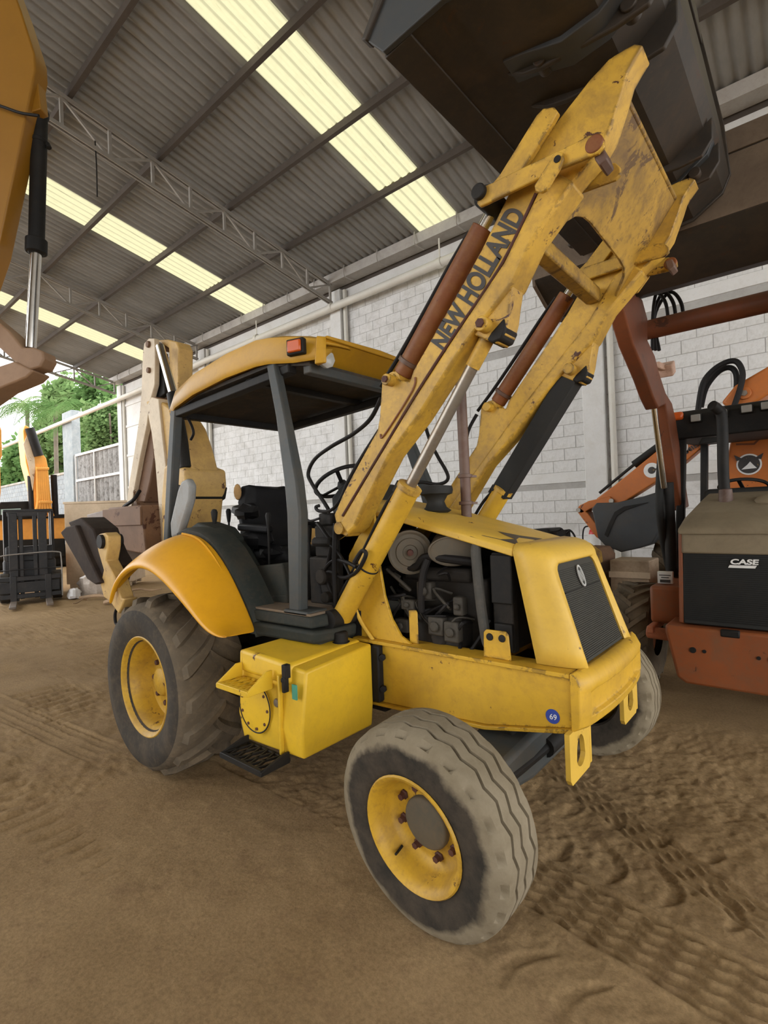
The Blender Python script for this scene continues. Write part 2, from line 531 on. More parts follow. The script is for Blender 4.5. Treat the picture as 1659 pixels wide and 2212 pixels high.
ROOF = make_roof_mat()
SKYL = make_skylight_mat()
DIRT = make_ground_mat()
LEAF_A = make_leaf_mat('leaf_green', (0.065, 0.135, 0.040), (0.14, 0.23, 0.080))
LEAF_B = make_leaf_mat('leaf_pale_green', (0.11, 0.19, 0.065), (0.20, 0.28, 0.115))

# ================================================================== the setting
WALL_Y = 6.0
SLOPE = math.tan(math.radians(11.29))
EAVE = 7.15

def roof_z(y):
    return EAVE + (WALL_Y - y) * SLOPE

# ------------------------------------------------------------------ dirt floor
def value_noise(x, y, seed):
    rs = np.random.RandomState(seed)
    g = rs.rand(256, 256)
    xi, yi = np.floor(x).astype(int), np.floor(y).astype(int)
    fx, fy = x - xi, y - yi
    fx, fy = fx * fx * (3 - 2 * fx), fy * fy * (3 - 2 * fy)
    a = g[xi % 256, yi % 256]
    b = g[(xi + 1) % 256, yi % 256]
    c = g[xi % 256, (yi + 1) % 256]
    d = g[(xi + 1) % 256, (yi + 1) % 256]
    return (a * (1 - fx) + b * fx) * (1 - fy) + (c * (1 - fx) + d * fx) * fy - 0.5

def window(v, lo, hi, s):
    return 1 / (1 + np.exp(-(v - lo) / s)) * 1 / (1 + np.exp(-(hi - v) / s))

def tri(v):
    return 2 * np.abs(v - np.floor(v + 0.5))

def ground_h(x, y):
    h = 0.030 * value_noise(x * 0.7, y * 0.7, 1) + 0.020 * value_noise(x * 2.1, y * 2.1, 2) + 0.012 * value_noise(x * 6, y * 6, 3)
    fine = 0.013 * value_noise(x * 13, y * 13, 4) + 0.009 * value_noise(x * 29, y * 29, 8) + 0.004 * value_noise(x * 62, y * 62, 9)
    busy = np.clip(value_noise(x * 0.9 + 9, y * 0.9, 5) * 3 + 0.75, 0.1, 1.2)
    busy = busy * np.where((y < -1.0 - 0.25 * np.clip(x, -1, 1)) & (x > -2.4) & (x < 0.9), 0.30, 1.0)
    h = h * (0.5 + 0.5 * busy) + fine * busy
    # ribbed front tyre trail leading away from the front wheel
    for (x0, y0, dx, dy, hw, x1, amp, nr) in ((0.0, -0.50, 1.0, -0.11, 0.155, 4.0, 1.0, 5), (-0.3, 0.60, 0.84, -0.52, 0.085, 1.6, 0.7, 3), (-6.5, -1.55, 1.0, 0.10, 0.14, -2.9, 0.5, 4)):
        L = math.hypot(dx, dy)
        ux, uy = dx / L, dy / L
        s = (x - x0) * ux + (y - y0) * uy
        t = -(x - x0) * uy + (y - y0) * ux + 0.012 * value_noise(s * 2, s * 0, 21)
        m = window(t, -hw, hw, 0.006) * window(s, -0.1, x1 - x0, 0.06)
        zig = 0.010 * (2 * tri(s / 0.115) - 1)
        sp = 2 * hw / nr
        d = (t + hw + zig) / sp
        d = (d - np.floor(d) - 0.5) * sp
        ridge = np.exp(-(d / 0.0095) ** 2)
        brk = np.clip(value_noise(s * 3.1, t * 6, 19) * 4 + 1.3, 0.15, 1)
        h = h * (1 - 0.6 * m)
        h += amp * m * brk * (-0.012 + 0.018 * ridge)
        h += amp * 0.012 * window(np.abs(t), hw, hw + 0.025, 0.006) * window(s, -0.1, x1 - x0, 0.1)
    # curved lug prints of the rear tyres either side of the trail
    for (xa, xb, yc, wd, sp, sk, amp, wid) in ((0.05, 3.0, -0.18, 0.15, 0.235, 1.1, 0.55, 0.26), (0.15, 3.0, -0.96, 0.13, 0.22, -1.1, 0.5, 0.26), (-0.9, 2.5, 0.22, 0.14, 0.22, 1.0, 0.5, 0.3), (-6.5, -3.0, -0.95, 0.30, 0.145, 0.35, 0.95, 0.4), (-4.4, -1.3, -1.84, 0.22, 0.125, 0.12, 0.55, 0.4), (-9.0, -3.0, 0.1, 0.3, 0.2, 0.5, 0.7, 0.4), (-11, -4.0, -2.6, 0.4, 0.2, 0.4, 0.6, 0.4)):
        t = (y - yc) / wd
        s = (x - xa) + sk * wd * (t * 0.35 + t * t * 0.45) + 0.05 * value_noise(x * 2.5, y * 2.5, 13) + 0.02 * value_noise(x * 11, y * 11, 14)
        ph = s / sp - np.floor(s / sp)
        taper = np.clip(1.15 - np.abs(t) ** 3, 0, 1)
        bar = window(ph, 0.5 - wid / 2 * taper, 0.5 + wid / 2 * taper, 0.022)
        rim = window(ph, 0.5 + wid / 2 * taper, 0.5 + wid / 2 * taper + 0.10, 0.025)
        brk = np.clip(value_noise(x * 1.9, y * 1.9, 15) * 6 + 0.7, 0, 1)
        w = amp * brk * window(t, -1, 1, 0.05) * window(x, xa, xb, 0.1)
        h += w * (-0.018 * bar + 0.009 * rim)
    return h

def axis(lo, a, b, hi, fine, grow=1.12, mx=0.9):
    mid = list(np.arange(a, b, fine))
    left, st, v = [], fine, a
    while v > lo:
        st = min(st * grow, mx)
        v -= st
        left.append(v)
    right, st, v = [], fine, b
    right.append(b)
    while v < hi:
        st = min(st * grow, mx)
        v += st
        right.append(v)
    return np.array(left[::-1] + mid + right)

gx = axis(-80, -1.3, 1.35, 14, 0.0085, 1.012)
gy = axis(-22, -1.9, 0.75, 26, 0.0085, 1.02)
# print('grid', len(gx), len(gy))
X, Y = np.meshgrid(gx, gy, indexing='ij')
H = ground_h(X, Y)
H = H * np.clip(1.4 - np.maximum(0, -X - 14) * 0.05, 0.2, 1)
nx, ny = len(gx), len(gy)
co = np.stack([X, Y, H - 0.012], -1).reshape(-1, 3).astype(np.float32)
idx = np.arange(nx * ny).reshape(nx, ny)
quads = np.stack([idx[:-1, :-1], idx[1:, :-1], idx[1:, 1:], idx[:-1, 1:]], -1).reshape(-1, 4).astype(np.int32)
me = bpy.data.meshes.new('floor')
me.vertices.add(len(co))
me.vertices.foreach_set('co', co.ravel())
me.loops.add(quads.size)
me.loops.foreach_set('vertex_index', quads.ravel())
me.polygons.add(len(quads))
me.polygons.foreach_set('loop_start', np.arange(0, quads.size, 4, dtype=np.int32))
me.polygons.foreach_set('loop_total', np.full(len(quads), 4, np.int32))
me.polygons.foreach_set('use_smooth', np.ones(len(quads), bool))
me.update(calc_edges=True)
floor = obj('floor', me, DIRT, smooth=0)
me.polygons.foreach_set('use_smooth', np.ones(len(quads), bool))
tag(floor, 'brown sandy dirt floor covered with tyre tracks', None, kind='structure')

# ------------------------------------------------------------------ block wall along the machine hall
X_END, X_NEAR = -19.1, 7.0
b = B()
b.box(X_END, X_NEAR, WALL_Y + 0.008, WALL_Y + 0.2, -0.1, 6.95)
wall = b.done('wall_back', MORTAR)
tag(wall, 'whitewashed concrete block wall of the machine hall', None, kind='structure')

bands = [(2.10, 2.28), (4.62, 4.80), (6.62, 6.95)]
cols = [-1.55, -7.33, -13.2]
blk = bpy.data.meshes.new('brick')
bb = B()
bb.box(-0.1965, 0.1965, 0.0, 0.05, -0.0965, 0.0965)
bmesh.ops.bevel(bb.bm, geom=[e for e in bb.bm.edges if all(v.co.y < 0.01 for v in e.verts)], offset=0.005, segments=1, affect='EDGES')
bb.bm.to_mesh(blk)
bb.bm.free()
blk.materials.append(WHITE_WALL)
cells = []
z = 0.1
row = 0
while z < 6.6:
    if not any(lo - 0.1 < z < hi + 0.1 for lo, hi in bands):
        x = X_END + 0.2 + (0.2 if row % 2 else 0)
        while x < X_NEAR:
            if not any(abs(x - c) < 0.04 for c in cols):
                cells.append((x, z))
            x += 0.4
        row += 1
        z += 0.2
    else:
        hi = [h for l, h in bands if l - 0.1 < z < h + 0.1][0]
        z = hi + 0.1

def seen(p):
    v = Vector(p) - CAM
    d = v.dot(FWD)
    if d < 0.2:
        return None
    return (CX + F_PX * v.dot(RGT) / d, CY + F_PX * v.dot(DWN) / d, d)

def size_key(c):
    s = seen((c[0], WALL_Y, c[1]))
    if s is None or not (-20 < s[0] < 1680 and -20 < s[1] < 1500):
        return 1e6
    hidden = 0
    if s[1] > 1190 or (s[0] > 1440 and s[1] > 880) or (640 < s[0] < 1290 and s[1] > 1130):
        hidden = 500
    return s[2] + hidden

cells.sort(key=size_key)
for i, (x, z) in enumerate(cells[:300]):
    o = obj('brick', blk, None, wall, smooth=0)
    o.location = (x + random.uniform(-.003, .003), WALL_Y + random.uniform(-0.001, 0.003), z)
rest = B()
for x, z in cells[300:]:
    y = WALL_Y + random.uniform(-0.001, 0.003)
    rest.box(x - 0.1965, x + 0.1965, y, y + 0.02, z - 0.0965, z + 0.0965)
tag(rest.done('bricks', WHITE_WALL, wall, smooth=0), kind='stuff')
for lo, hi in bands:
    b = B()
    b.box(X_END, X_NEAR, WALL_Y - 0.012, WALL_Y + 0.1, lo, hi)
    b.done('tie_beam', PLASTER, wall, 0.006)
for c in cols + [X_END, 4.3]:
    b = B()
    b.box(c - 0.17, c + 0.17, WALL_Y - 0.14, WALL_Y + 0.16, -0.1, 6.95)
    b.done('column', PLASTER, wall, 0.012)
    b = B()
    b.tube([(c + 0.27, WALL_Y - 0.07, 6.9), (c + 0.27, WALL_Y - 0.07, -0.05)], 0.05, 12, 0)
    b.done('downpipe', PVC, wall)
# square opening panels at the far bay, seen as pale framed sheets
b = B()
for zz in (3.0, 4.2, 5.3, 6.1):
    b.box(-18.9, -13.4, WALL_Y - 0.05, WALL_Y, zz, zz + 0.09)
b.done('rail', PLASTER, wall, 0.004)
b = B()
b.box(-18.9, -13.4, WALL_Y - 0.022, WALL_Y + 0.05, 0.0, 6.6)
b.done('panel', PLASTER, wall)

# white drain pipe running along the top of the wall and on beyond the open end
b = B()
pz = 6.58
b.tube([(X_NEAR, 5.74, pz), (-13.0, 5.74, pz - 0.1), (-19.0, 5.74, pz - 0.22), (-40.0, 5.74, pz - 0.34)], 0.085, 14, 1)
drain = b.done('drain_pipe', PVC)
tag(drain, 'long white plastic drain pipe fixed along the top of the block wall', 'pipe')
for xx in (-22.5, -20.5, -16.0, -10.2, -7.33, -4.3, -1.5):
    zc = pz - (0.06 if xx > -13 else 0.2)
    b = B()
    b.bar((xx, 5.74, zc), (xx, 5.74, 7.0 if xx > -19 else 6.62), 0.03, 0.012)
    b.cyl((xx - 0.05, 5.74, zc), (xx + 0.05, 5.74, zc), 0.1, n=14)
    b.done('clamp', PVC, drain)

# gutter under the eaves
b = B()
b.exx([(5.98, 7.04), (5.66, 7.04), (5.62, 7.22), (5.66, 7.22), (5.69, 7.07), (5.95, 7.07), (5.95, 7.22), (5.98, 7.22)], X_END - 0.3, X_NEAR)
gut = b.done('trim_1', GUTTER)
tag(gut, 'grey sheet metal gutter under the eaves', None, kind='structure')
b = B()
b.exx([(6.12, 6.90), (6.02, 6.90), (6.02, 7.19), (6.12, 7.17)], X_END, X_NEAR)
b.done('eave_closure', PURLIN, gut)  # dark board added to close the bright gap under the eaves
b = B()
for i in range(28):
    b.tube([(X_END + 0.6 + i * 0.98, 5.60, 7.26), (X_END + 0.6 + i * 0.98, 5.58, 7.05), (X_END + 0.6 + i * 0.98, 5.66, 7.0), (X_END + 0.6 + i * 0.98, 5.9, 7.01)], 0.012, 6, 3)
b.done('hooks', GUTTER, gut)

# ------------------------------------------------------------------ roof of wavy sheets
roof = bpy.data.objects.new('ceiling', None)
COL.objects.link(roof)
tag(roof, 'grey corrugated sheet roof with yellowed skylight strips on steel purlins', None, kind='structure')
PUR = [5.80 - 1.372 * k for k in range(10)]
edges = []
x = X_NEAR
sky_starts = [-16.49, -10.605, -4.72, 1.165]
xs = X_END - 0.35
segs = []
while xs < X_NEAR:
    nxt = min([s for s in sky_starts if s >= xs - 1e-3] or [99])
    if abs(nxt - xs) < 1e-3:
        segs.append((xs, xs + 0.885, True))
        xs += 0.885
    else:
        w = min(1.0, nxt - xs)
        if nxt - xs - w < 0.35 and nxt < 90:
            w = nxt - xs
        segs.append((xs, xs + w, False))
        xs += w

def wavy(name, waves, mat, seg=6, amp=0.026):
    me = bpy.data.meshes.new(name)
    n = waves * seg
    v, f = [], []
    for i in range(n + 1):
        zz = amp * math.cos(2 * math.pi * i / seg)
        for yy in (0.0, 1.0):
            v.append((i / n, yy, zz))
    for i in range(n):
        f.append((2 * i, 2 * i + 2, 2 * i + 3, 2 * i + 1))
    me.from_pydata(v, [], f)
    me.materials.append(mat)
    me.polygons.foreach_set('use_smooth', [True] * n)
    return me

sheet_me = wavy('roof_sheet', 6, ROOF)
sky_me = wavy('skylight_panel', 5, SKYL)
TH = math.atan(SLOPE)
far = {True: ([], []), False: ([], [])}
for k in range(len(PUR)):
    y1 = PUR[k] + (0.28 if k == 0 else 0.05)
    y0 = PUR[k + 1] if k + 1 < len(PUR) else PUR[k] - 1.372
    Ls = (y1 - y0) / math.cos(TH)
    for (xa, xb, sk) in segs:
        inview = (k < 5 and xa < 2.2)
        M = Matrix.Translation((xa, y1, roof_z(y1) + 0.03 + 0.004 * (k % 2))) @ Matrix.Rotation(math.pi - TH, 4, 'X') @ Matrix.Diagonal((xb - xa, Ls, 1, 1))
        # local +y runs up the slope away from the wall
        M = Matrix.Translation((xa, y1, roof_z(y1) + 0.03 + 0.004 * (k % 2))) @ Matrix(((xb - xa, 0, 0, 0), (0, -(y1 - y0), 0, 0), (0, (y1 - y0) * SLOPE, 1, 0), (0, 0, 0, 1)))
        if inview:
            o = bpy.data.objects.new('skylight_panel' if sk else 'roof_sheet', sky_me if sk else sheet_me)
            COL.objects.link(o)
            o.parent = roof
            me2 = o.data
            o.location = M.to_translation()
            o.rotation_euler = (-TH, 0, 0)
            o.scale = (xb - xa, -Ls, 1)
        else:
            vs, fs = far[sk]
            base = len(vs)
            src = sky_me if sk else sheet_me
            vs.extend([tuple(M @ v.co) for v in src.vertices])
            fs.extend([tuple(base + i for i in p.vertices) for p in src.polygons])
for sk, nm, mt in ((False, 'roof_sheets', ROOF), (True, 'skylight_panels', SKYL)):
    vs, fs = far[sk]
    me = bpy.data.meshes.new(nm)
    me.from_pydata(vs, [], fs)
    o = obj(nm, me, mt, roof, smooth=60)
    tag(o, kind='stuff')
for y in PUR:
    b = B()
    zt = roof_z(y) - 0.002
    b.exx([(y - 0.035, zt), (y + 0.035, zt), (y + 0.035, zt - 0.016), (y - 0.02, zt - 0.016), (y - 0.02, zt - 0.10), (y + 0.035, zt - 0.10), (y + 0.035, zt - 0.115), (y - 0.035, zt - 0.115)], X_END - 0.3, X_NEAR)
    b.done('purlin', PURLIN, roof)

# trusses
for i, c in enumerate([-7.33, -13.2, X_END, -1.55, 4.3]):
    root = bpy.data.objects.new('roof_truss', None)
    root.location = (c, WALL_Y, 7)
    COL.objects.link(root)
    tag(root, 'light steel lattice truss carrying the roof sheets', None, kind='structure')
    def top(y): return roof_z(y) - 0.16
    def bot(y): return roof_z(y) - 0.16 - 0.42 - 0.012 * (5.7 - y)
    ye = -6.5 if i < 4 else -6.5
    for nm, fn in (('top_chord', top), ('bottom_chord', bot)):
        b = B()
        for sx in (-0.035, 0.035):
            b.bar((c + sx, 5.75, fn(5.75)), (c + sx, ye, fn(ye)), 0.022, 0.06)
        b.done(nm, STEEL_TRUSS, root)
    y = 5.72
    k = 0
    while y > ye + 0.5:
        b = B()
        b.bar((c, y, top(y)), (c, y, bot(y)), 0.045, 0.045, (0, 1, 0))
        b.done('vertical_bar', STEEL_TRUSS, root)
        b = B()
        ya, yb = y, y - 0.69
        b.bar((c, ya, top(ya)) if k % 2 == 0 else (c, ya, bot(ya)), (c, yb, bot(yb)) if k % 2 == 0 else (c, yb, top(yb)), 0.035, 0.035)
        b.done('diagonal_bar', STEEL_TRUSS, root)
        y -= 0.69
        k += 1

# unseen far slope and side wall, added behind the camera to limit the daylight
RID = PUR[-1] - 1.372
zr = roof_z(RID)
b = B()
yy = RID
n = 0
vs, fs = [], []
me = bpy.data.meshes.new('roof_slope_added')
for i in range(0, 157):
    x = -6.5 + i * (X_NEAR + 6.5) / 156
    zz = 0.026 * math.cos(math.pi * i)
    vs += [(x, RID, zr + 0.03 + zz), (x, RID - 11.0, zr + 0.03 + zz - 11.0 * SLOPE)]
for i in range(156):
    fs.append((2 * i, 2 * i + 2, 2 * i + 3, 2 * i + 1))
me.from_pydata(vs, [], fs)
o = obj('roof_slope_added', me, ROOF, roof, smooth=60)
b = B()
b.box(-6.5, X_NEAR, RID - 11.0, RID - 10.8, -0.1, zr - 11.0 * SLOPE)
wf = b.done('wall_front_added', PLASTER)
tag(wf, 'unseen plain white wall added opposite the block wall to limit the daylight', None, kind='structure')

# unseen gable sheeting, added behind the camera to narrow the daylight opening
b = B()
b.loops([[(X_NEAR, WALL_Y + 0.1, 4.4), (X_NEAR, RID - 11.0, 4.4), (X_NEAR, RID - 11.0, zr - 11.0 * SLOPE), (X_NEAR, RID, zr), (X_NEAR, WALL_Y + 0.1, EAVE)], [(X_NEAR + 0.1, WALL_Y + 0.1, 4.4), (X_NEAR + 0.1, RID - 11.0, 4.4), (X_NEAR + 0.1, RID - 11.0, zr - 11.0 * SLOPE), (X_NEAR + 0.1, RID, zr), (X_NEAR + 0.1, WALL_Y + 0.1, EAVE)]])
wg = b.done('wall_gable_added', PLASTER)
tag(wg, 'unseen gable sheeting added behind the camera to limit the daylight', None, kind='structure')
# ================================================================== yellow backhoe loader
NH = thing('backhoe_loader', 'yellow open-cab backhoe loader with raised front bucket in the foreground', 'backhoe loader', (-1.2, 0, 0))

# ------------------------------------------------------------------ wheels
def wheel_frame(c, ax):
    ax = Vector(ax).normalized()
    u = Vector((0, 0, 1)) - ax * ax.z
    u.normalize()
    v = ax.cross(u)
    return Vector(c), ax, u, v

def ring_point(fr, r, a, t):
    c, ax, u, v = fr
    return c + ax * a + (u * math.cos(t) + v * math.sin(t)) * r

def front_tyre_mesh(fr, R, w, ri, flat):
    """rib tyre with three zig-zag grooves and notched shoulders; a runs from -w (inner) to 0 (outer)"""
    N = 176
    rings = []
    h = w / 2
    for i in range(N):
        t = 2 * math.pi * i / N
        zg = 0.010 * (abs(((i / 4.0) % 2) - 1) * 2 - 1)
        notch = 0.022 if (i % 8) < 3 else 0.0
        prof = [(ri, -w + 0.02), (ri + 0.012, -w + 0.004), (R * 0.80, -w - 0.012), (R * 0.93, -w + 0.002), (R * 0.965 - notch, -w + 0.016), (R * 0.983, -w + 0.028)]
        for g in (-0.062, 0.0, 0.062):
            a = -h + g * (w / 0.27) + zg
            prof += [(R * 0.998, a - 0.0075), (R * 0.998 - 0.022, a - 0.005), (R * 0.998 - 0.022, a + 0.005), (R * 0.998, a + 0.0075)]
        prof += [(R * 0.983, -0.028), (R * 0.965 - notch, -0.016), (R * 0.93, -0.002), (R * 0.87, 0.006), (R * 0.80, 0.012), (ri + 0.05, 0.006), (ri + 0.012, -0.004), (ri, -0.02)]
        ring = []
        for r, a in prof:
            p = ring_point(fr, r, a, t)
            if p.z < flat:
                k = (flat - p.z)
                p.z = flat - 0.1 * k
                p = p + fr[1] * ((a + h) * 0.5 * k / 0.05 * 0.3)
            ring.append(p)
        rings.append(ring)
    b = B()
    vr = [[b.bm.verts.new(p) for p in r] for r in rings]
    n = len(vr[0])
    for i in range(N):
        a, c = vr[i], vr[(i + 1) % N]
        for j in range(n - 1):
            b.bm.faces.new((a[j], c[j], c[j + 1], a[j + 1]))
    return b

def two_tone(o, mats, fn):
    me = o.data
    me.materials.clear()
    for m in mats:
        me.materials.append(m)
    me.polygons.foreach_set('material_index', [fn(p) for p in me.polygons])

def front_wheel(side, steer, camber, cx, cy, cz, R=0.425, w=0.27, ri=0.215):
    ax = Vector((math.sin(steer) * math.cos(camber), side * math.cos(steer) * math.cos(camber), math.sin(camber)))
    fr = wheel_frame((cx, cy, cz), ax)
    c, ax, u, v = fr
    b = B()
    # rim: lip, barrel, disc, centre hole
    b.lathe([(0.236, -0.004), (0.242, 0.004), (0.236, 0.012), (0.222, 0.006), (0.205, -0.03), (0.196, -0.075), (0.182, -0.105), (0.15, -0.115), (0.095, -0.105), (0.085, -0.12), (0.085, -0.14), (0.19, -0.13), (0.21, -0.09), (0.225, -0.05), (0.228, -0.015)], c, ax, 48, closed_prof=True)
    wh = b.done('front_wheel', RIM, NH, smooth=50)
    b = front_tyre_mesh(fr, R, w, ri, 0.006)
    b.done('tyre', make_tyre_mat('front_tyre_rubber', c, ax, R, 0.83), wh, smooth=40)
    b = B()
    b.lathe([(0.108, -0.13), (0.108, -0.092), (0.104, -0.084), (0.096, -0.081), (0.03, -0.079), (0.0, -0.079)], c, ax, 32)
    b.done('hub_cap', HUB, wh, smooth=50)
    for k in range(8):
        t = 2 * math.pi * (k + 0.35) / 8
        p = ring_point(fr, 0.142, -0.112, t)
        b = B()
        b.lathe([(0.022, 0.0), (0.021, 0.006), (0.015, 0.010), (0.0145, 0.03), (0.0, 0.032)], p, ax, 6)
        b.done('lug_nut', RUSTNUT, wh, smooth=40)
    b = B()
    b.tube([ring_point(fr, 0.19, -0.07, 2.4), ring_point(fr, 0.188, -0.035, 2.43), ring_point(fr, 0.18, -0.015, 2.44)], 0.006, 6, 3)
    b.done('valve', BLACK, wh)
    return wh

front_wheel(-1, -0.05, -0.09, -0.08, -1.10, 0.397)
front_wheel(1, -0.05 + math.pi * 0 + 0.08, -0.09, -0.06, 1.10, 0.397)

def rear_wheel(side, cx, cy, cz, R=0.605, w=0.44, ri=0.30):
    ax = Vector((0, side, 0))
    fr = wheel_frame((cx, cy, cz), ax)
    c, ax, u, v = fr
    b = B()
    b.lathe([(0.325, -0.012), (0.342, -0.004), (0.345, 0.006), (0.335, 0.014), (0.318, 0.006), (0.305, -0.03), (0.285, -0.045), (0.275, -0.10), (0.262, -0.17), (0.23, -0.185), (0.13, -0.15), (0.10, -0.14), (0.0, -0.135), (0.0, -0.16), (0.13, -0.18), (0.24, -0.21), (0.285, -0.18), (0.30, -0.06)], c, ax, 56, closed_prof=True)
    wh = b.done('rear_wheel', RIM, NH, smooth=50)
    b = B()
    N = 96
    prof = [(ri, -w + 0.03), (ri + 0.03, -w - 0.005), (R * 0.72, -w - 0.035), (R * 0.86, -w - 0.03), (R * 0.925, -w + 0.01), (R * 0.94, -w + 0.08), (R * 0.945, -w / 2), (R * 0.94, -0.08), (R * 0.925, -0.01), (R * 0.86, 0.03), (R * 0.72, 0.035), (ri + 0.045, 0.012), (ri + 0.02, -0.004), (ri, -0.03)]
    rings = []
    for i in range(N):
        t = 2 * math.pi * i / N
        rings.append([ring_point(fr, r, a, t) for r, a in prof])
    vr = [[b.bm.verts.new(p) for p in r] for r in rings]
    for i in range(N):
        A, D = vr[i], vr[(i + 1) % N]
        for j in range(len(prof) - 1):
            b.bm.faces.new((A[j], D[j], D[j + 1], A[j + 1]))
    # lugs: curved bars from the middle of the tread to each shoulder
    NL = 17
    for sd in (0, 1):
        for k in range(NL):
            t0 = 2 * math.pi * (k + 0.5 * sd) / NL
            A = []
            S = 8
            for q in range(S + 1):
                s = q / S
                a = -w / 2 + (1 if sd else -1) * (-0.03 + (w / 2 + 0.045) * s)
                t = t0 - 0.36 * (s ** 0.75) * side * -1
                rb = R * 0.935 - (0.075 * max(0, s - 0.80) / 0.2)
                rt = R * (1.0 - 0.02 * (s - 0.4) ** 2) - (0.09 * max(0, s - 0.86) / 0.14)
                hw = 0.060 + 0.022 * s
                e = 0.012 / R
                A.append([ring_point(fr, rb, a, t - hw - e), ring_point(fr, rt, a, t - hw + e), ring_point(fr, rt, a, t + hw - e), ring_point(fr, rb, a, t + hw + e)])
            b.loops(A)
    for vtx in b.bm.verts:
        if vtx.co.z < 0.004:
            k = 0.004 - vtx.co.z
            vtx.co.z = 0.004 - 0.15 * k
            mid = c.y - side * w / 2
            vtx.co.y += (vtx.co.y - mid) * 0.9 * k
            vtx.co.x += (vtx.co.x - c.x) * 0.4 * k
    ty = b.done('tyre', RUBBER_R, wh, smooth=45)
    def fn(p):
        d = Vector(p.center) - c
        a = d.dot(ax)
        r = (d - ax * a).length
        return 1 if r < R * 0.88 else 0
    two_tone(ty, [RUBBER_R, RUBBER_D], fn)
    b = B()
    b.lathe([(0.10, -0.22), (0.10, -0.12), (0.085, -0.105), (0.0, -0.10)], c, ax, 28)
    b.done('hub_cap', RIM, wh, smooth=50)
    for k in range(8):
        p = ring_point(fr, 0.155, -0.158, 2 * math.pi * k / 8)
        b = B()
        b.lathe([(0.02, 0.0), (0.018, 0.022), (0.0, 0.026)], p, ax, 6)
        b.done('lug_nut', RUSTNUT, wh, smooth=40)
    return wh

rear_wheel(-1, -2.36, -1.105, 0.565)
rear_wheel(1, -2.36, 1.105, 0.565)

# ------------------------------------------------------------------ chassis
def rail(s):
    poly_top = 0.925
    b = B()
    y = s * 0.45
    b.exy([(-0.84, 0.925), (0.335, 0.925), (0.335, 0.70), (-0.1, 0.615), (-0.84, 0.584)], y, y - s * 0.10)
    o = b.done('frame_rail', YEL, NH, 0.006)
    b = B()
    b.exy([(-0.98, 0.925), (0.335, 0.925), (0.335, 0.945), (-0.98, 0.945)], y - s * 0.13, y + s * 0.022)
    b.done('top_flange', YEL, o, 0.003)
    b = B()
    b.exy([(-0.84, 0.584), (-0.1, 0.615), (0.335, 0.70), (0.335, 0.682), (-0.1, 0.597), (-0.84, 0.566)], y - s * 0.13, y + s * 0.02)
    b.done('bottom_flange', YEL, o, 0.003)
    return o
r_rail = rail(-1)
rail(1)
b = B()
b.lathe([(0.033, 0), (0.033, 0.002), (0.0, 0.0021)], (0.245, -0.4505, 0.735), (0, -1, 0), 24)
st = b.done('round_sticker', BLUE_DECAL, r_rail)
lettering('sticker_number', '69', 0.035, (0.232, -0.4535, 0.722), (1, 0, 0), (0, 0, 1), WHITE_DECAL, r_rail)
# cross members and gearbox underneath
b = B()
b.box(-1.0, -0.8, -0.4, 0.4, 0.5, 0.88)
b.done('cross_member', ENGINE, NH, 0.02)
b = B()
b.box(-0.25, 0.12, -0.36, 0.36, 0.62, 0.80)
b.done('cross_member', ENGINE, NH, 0.02)
b = B()
b.box(-2.55, -1.1, -0.28, 0.28, 0.42, 0.95)
b.cyl((-2.36, -0.85, 0.56), (-2.36, 0.85, 0.56), 0.13, n=24)
b.done('rear_axle', ENGINE, NH, 0.03)
b = B()
b.loops([[(-0.16, -0.85, 0.40), (0.06, -0.85, 0.40), (0.06, -0.85, 0.50), (-0.16, -0.85, 0.50)], [(-0.18, -0.35, 0.36), (0.10, -0.35, 0.36), (0.10, -0.35, 0.58), (-0.18, -0.35, 0.58)], [(-0.18, 0.35, 0.36), (0.10, 0.35, 0.36), (0.10, 0.35, 0.58), (-0.18, 0.35, 0.58)], [(-0.16, 0.85, 0.40), (0.06, 0.85, 0.40), (0.06, 0.85, 0.50), (-0.16, 0.85, 0.50)]])
ax_f = b.done('front_axle', GREYBLUE, NH, 0.03, seg=3)
b = B()
b.cyl((0.05, -0.78, 0.44), (0.09, -0.2, 0.46), 0.028, n=12).cyl((0.09, -0.2, 0.46), (0.09, 0.3, 0.46), 0.05, n=14)
b.done('steering_rod', BLACK, ax_f)
b = B()
b.box(-0.1, 0.02, -0.4, 0.4, 0.55, 0.66)
b.done('axle_pivot', BLACK, ax_f, 0.02)

# bumper with the pressed recess
b = B()
NB = 15
rows = []
prof = [(-0.055, 0.945), (-0.02, 0.952), (0.012, 0.935), (0.03, 0.90), (0.026, 0.868), (0.004, 0.856), (0.0, 0.79), (0.004, 0.764), (0.024, 0.752), (0.02, 0.715), (0.0, 0.70), (-0.055, 0.69)]
for i in range(NB):
    t = -1 + 2 * i / (NB - 1)
    y = 0.475 * t
    bow = 0.405 - 0.035 * t * t - 0.018 * max(0, abs(t) - 0.85) / 0.15
    rec = 1.0 if abs(t) < 0.72 else 0.0
    ring = []
    for k, (dx, z) in enumerate(prof):
        d = dx
        if k in (5, 6, 7) and rec == 0:
            d = 0.026
        ring.append((0.337 if k in (0, len(prof) - 1) else max(bow + d, 0.345), y, z))
    rows.append(ring)
b.loops(rows)
bump_o = b.done('bumper', YEL, NH, 0.004, smooth=40)
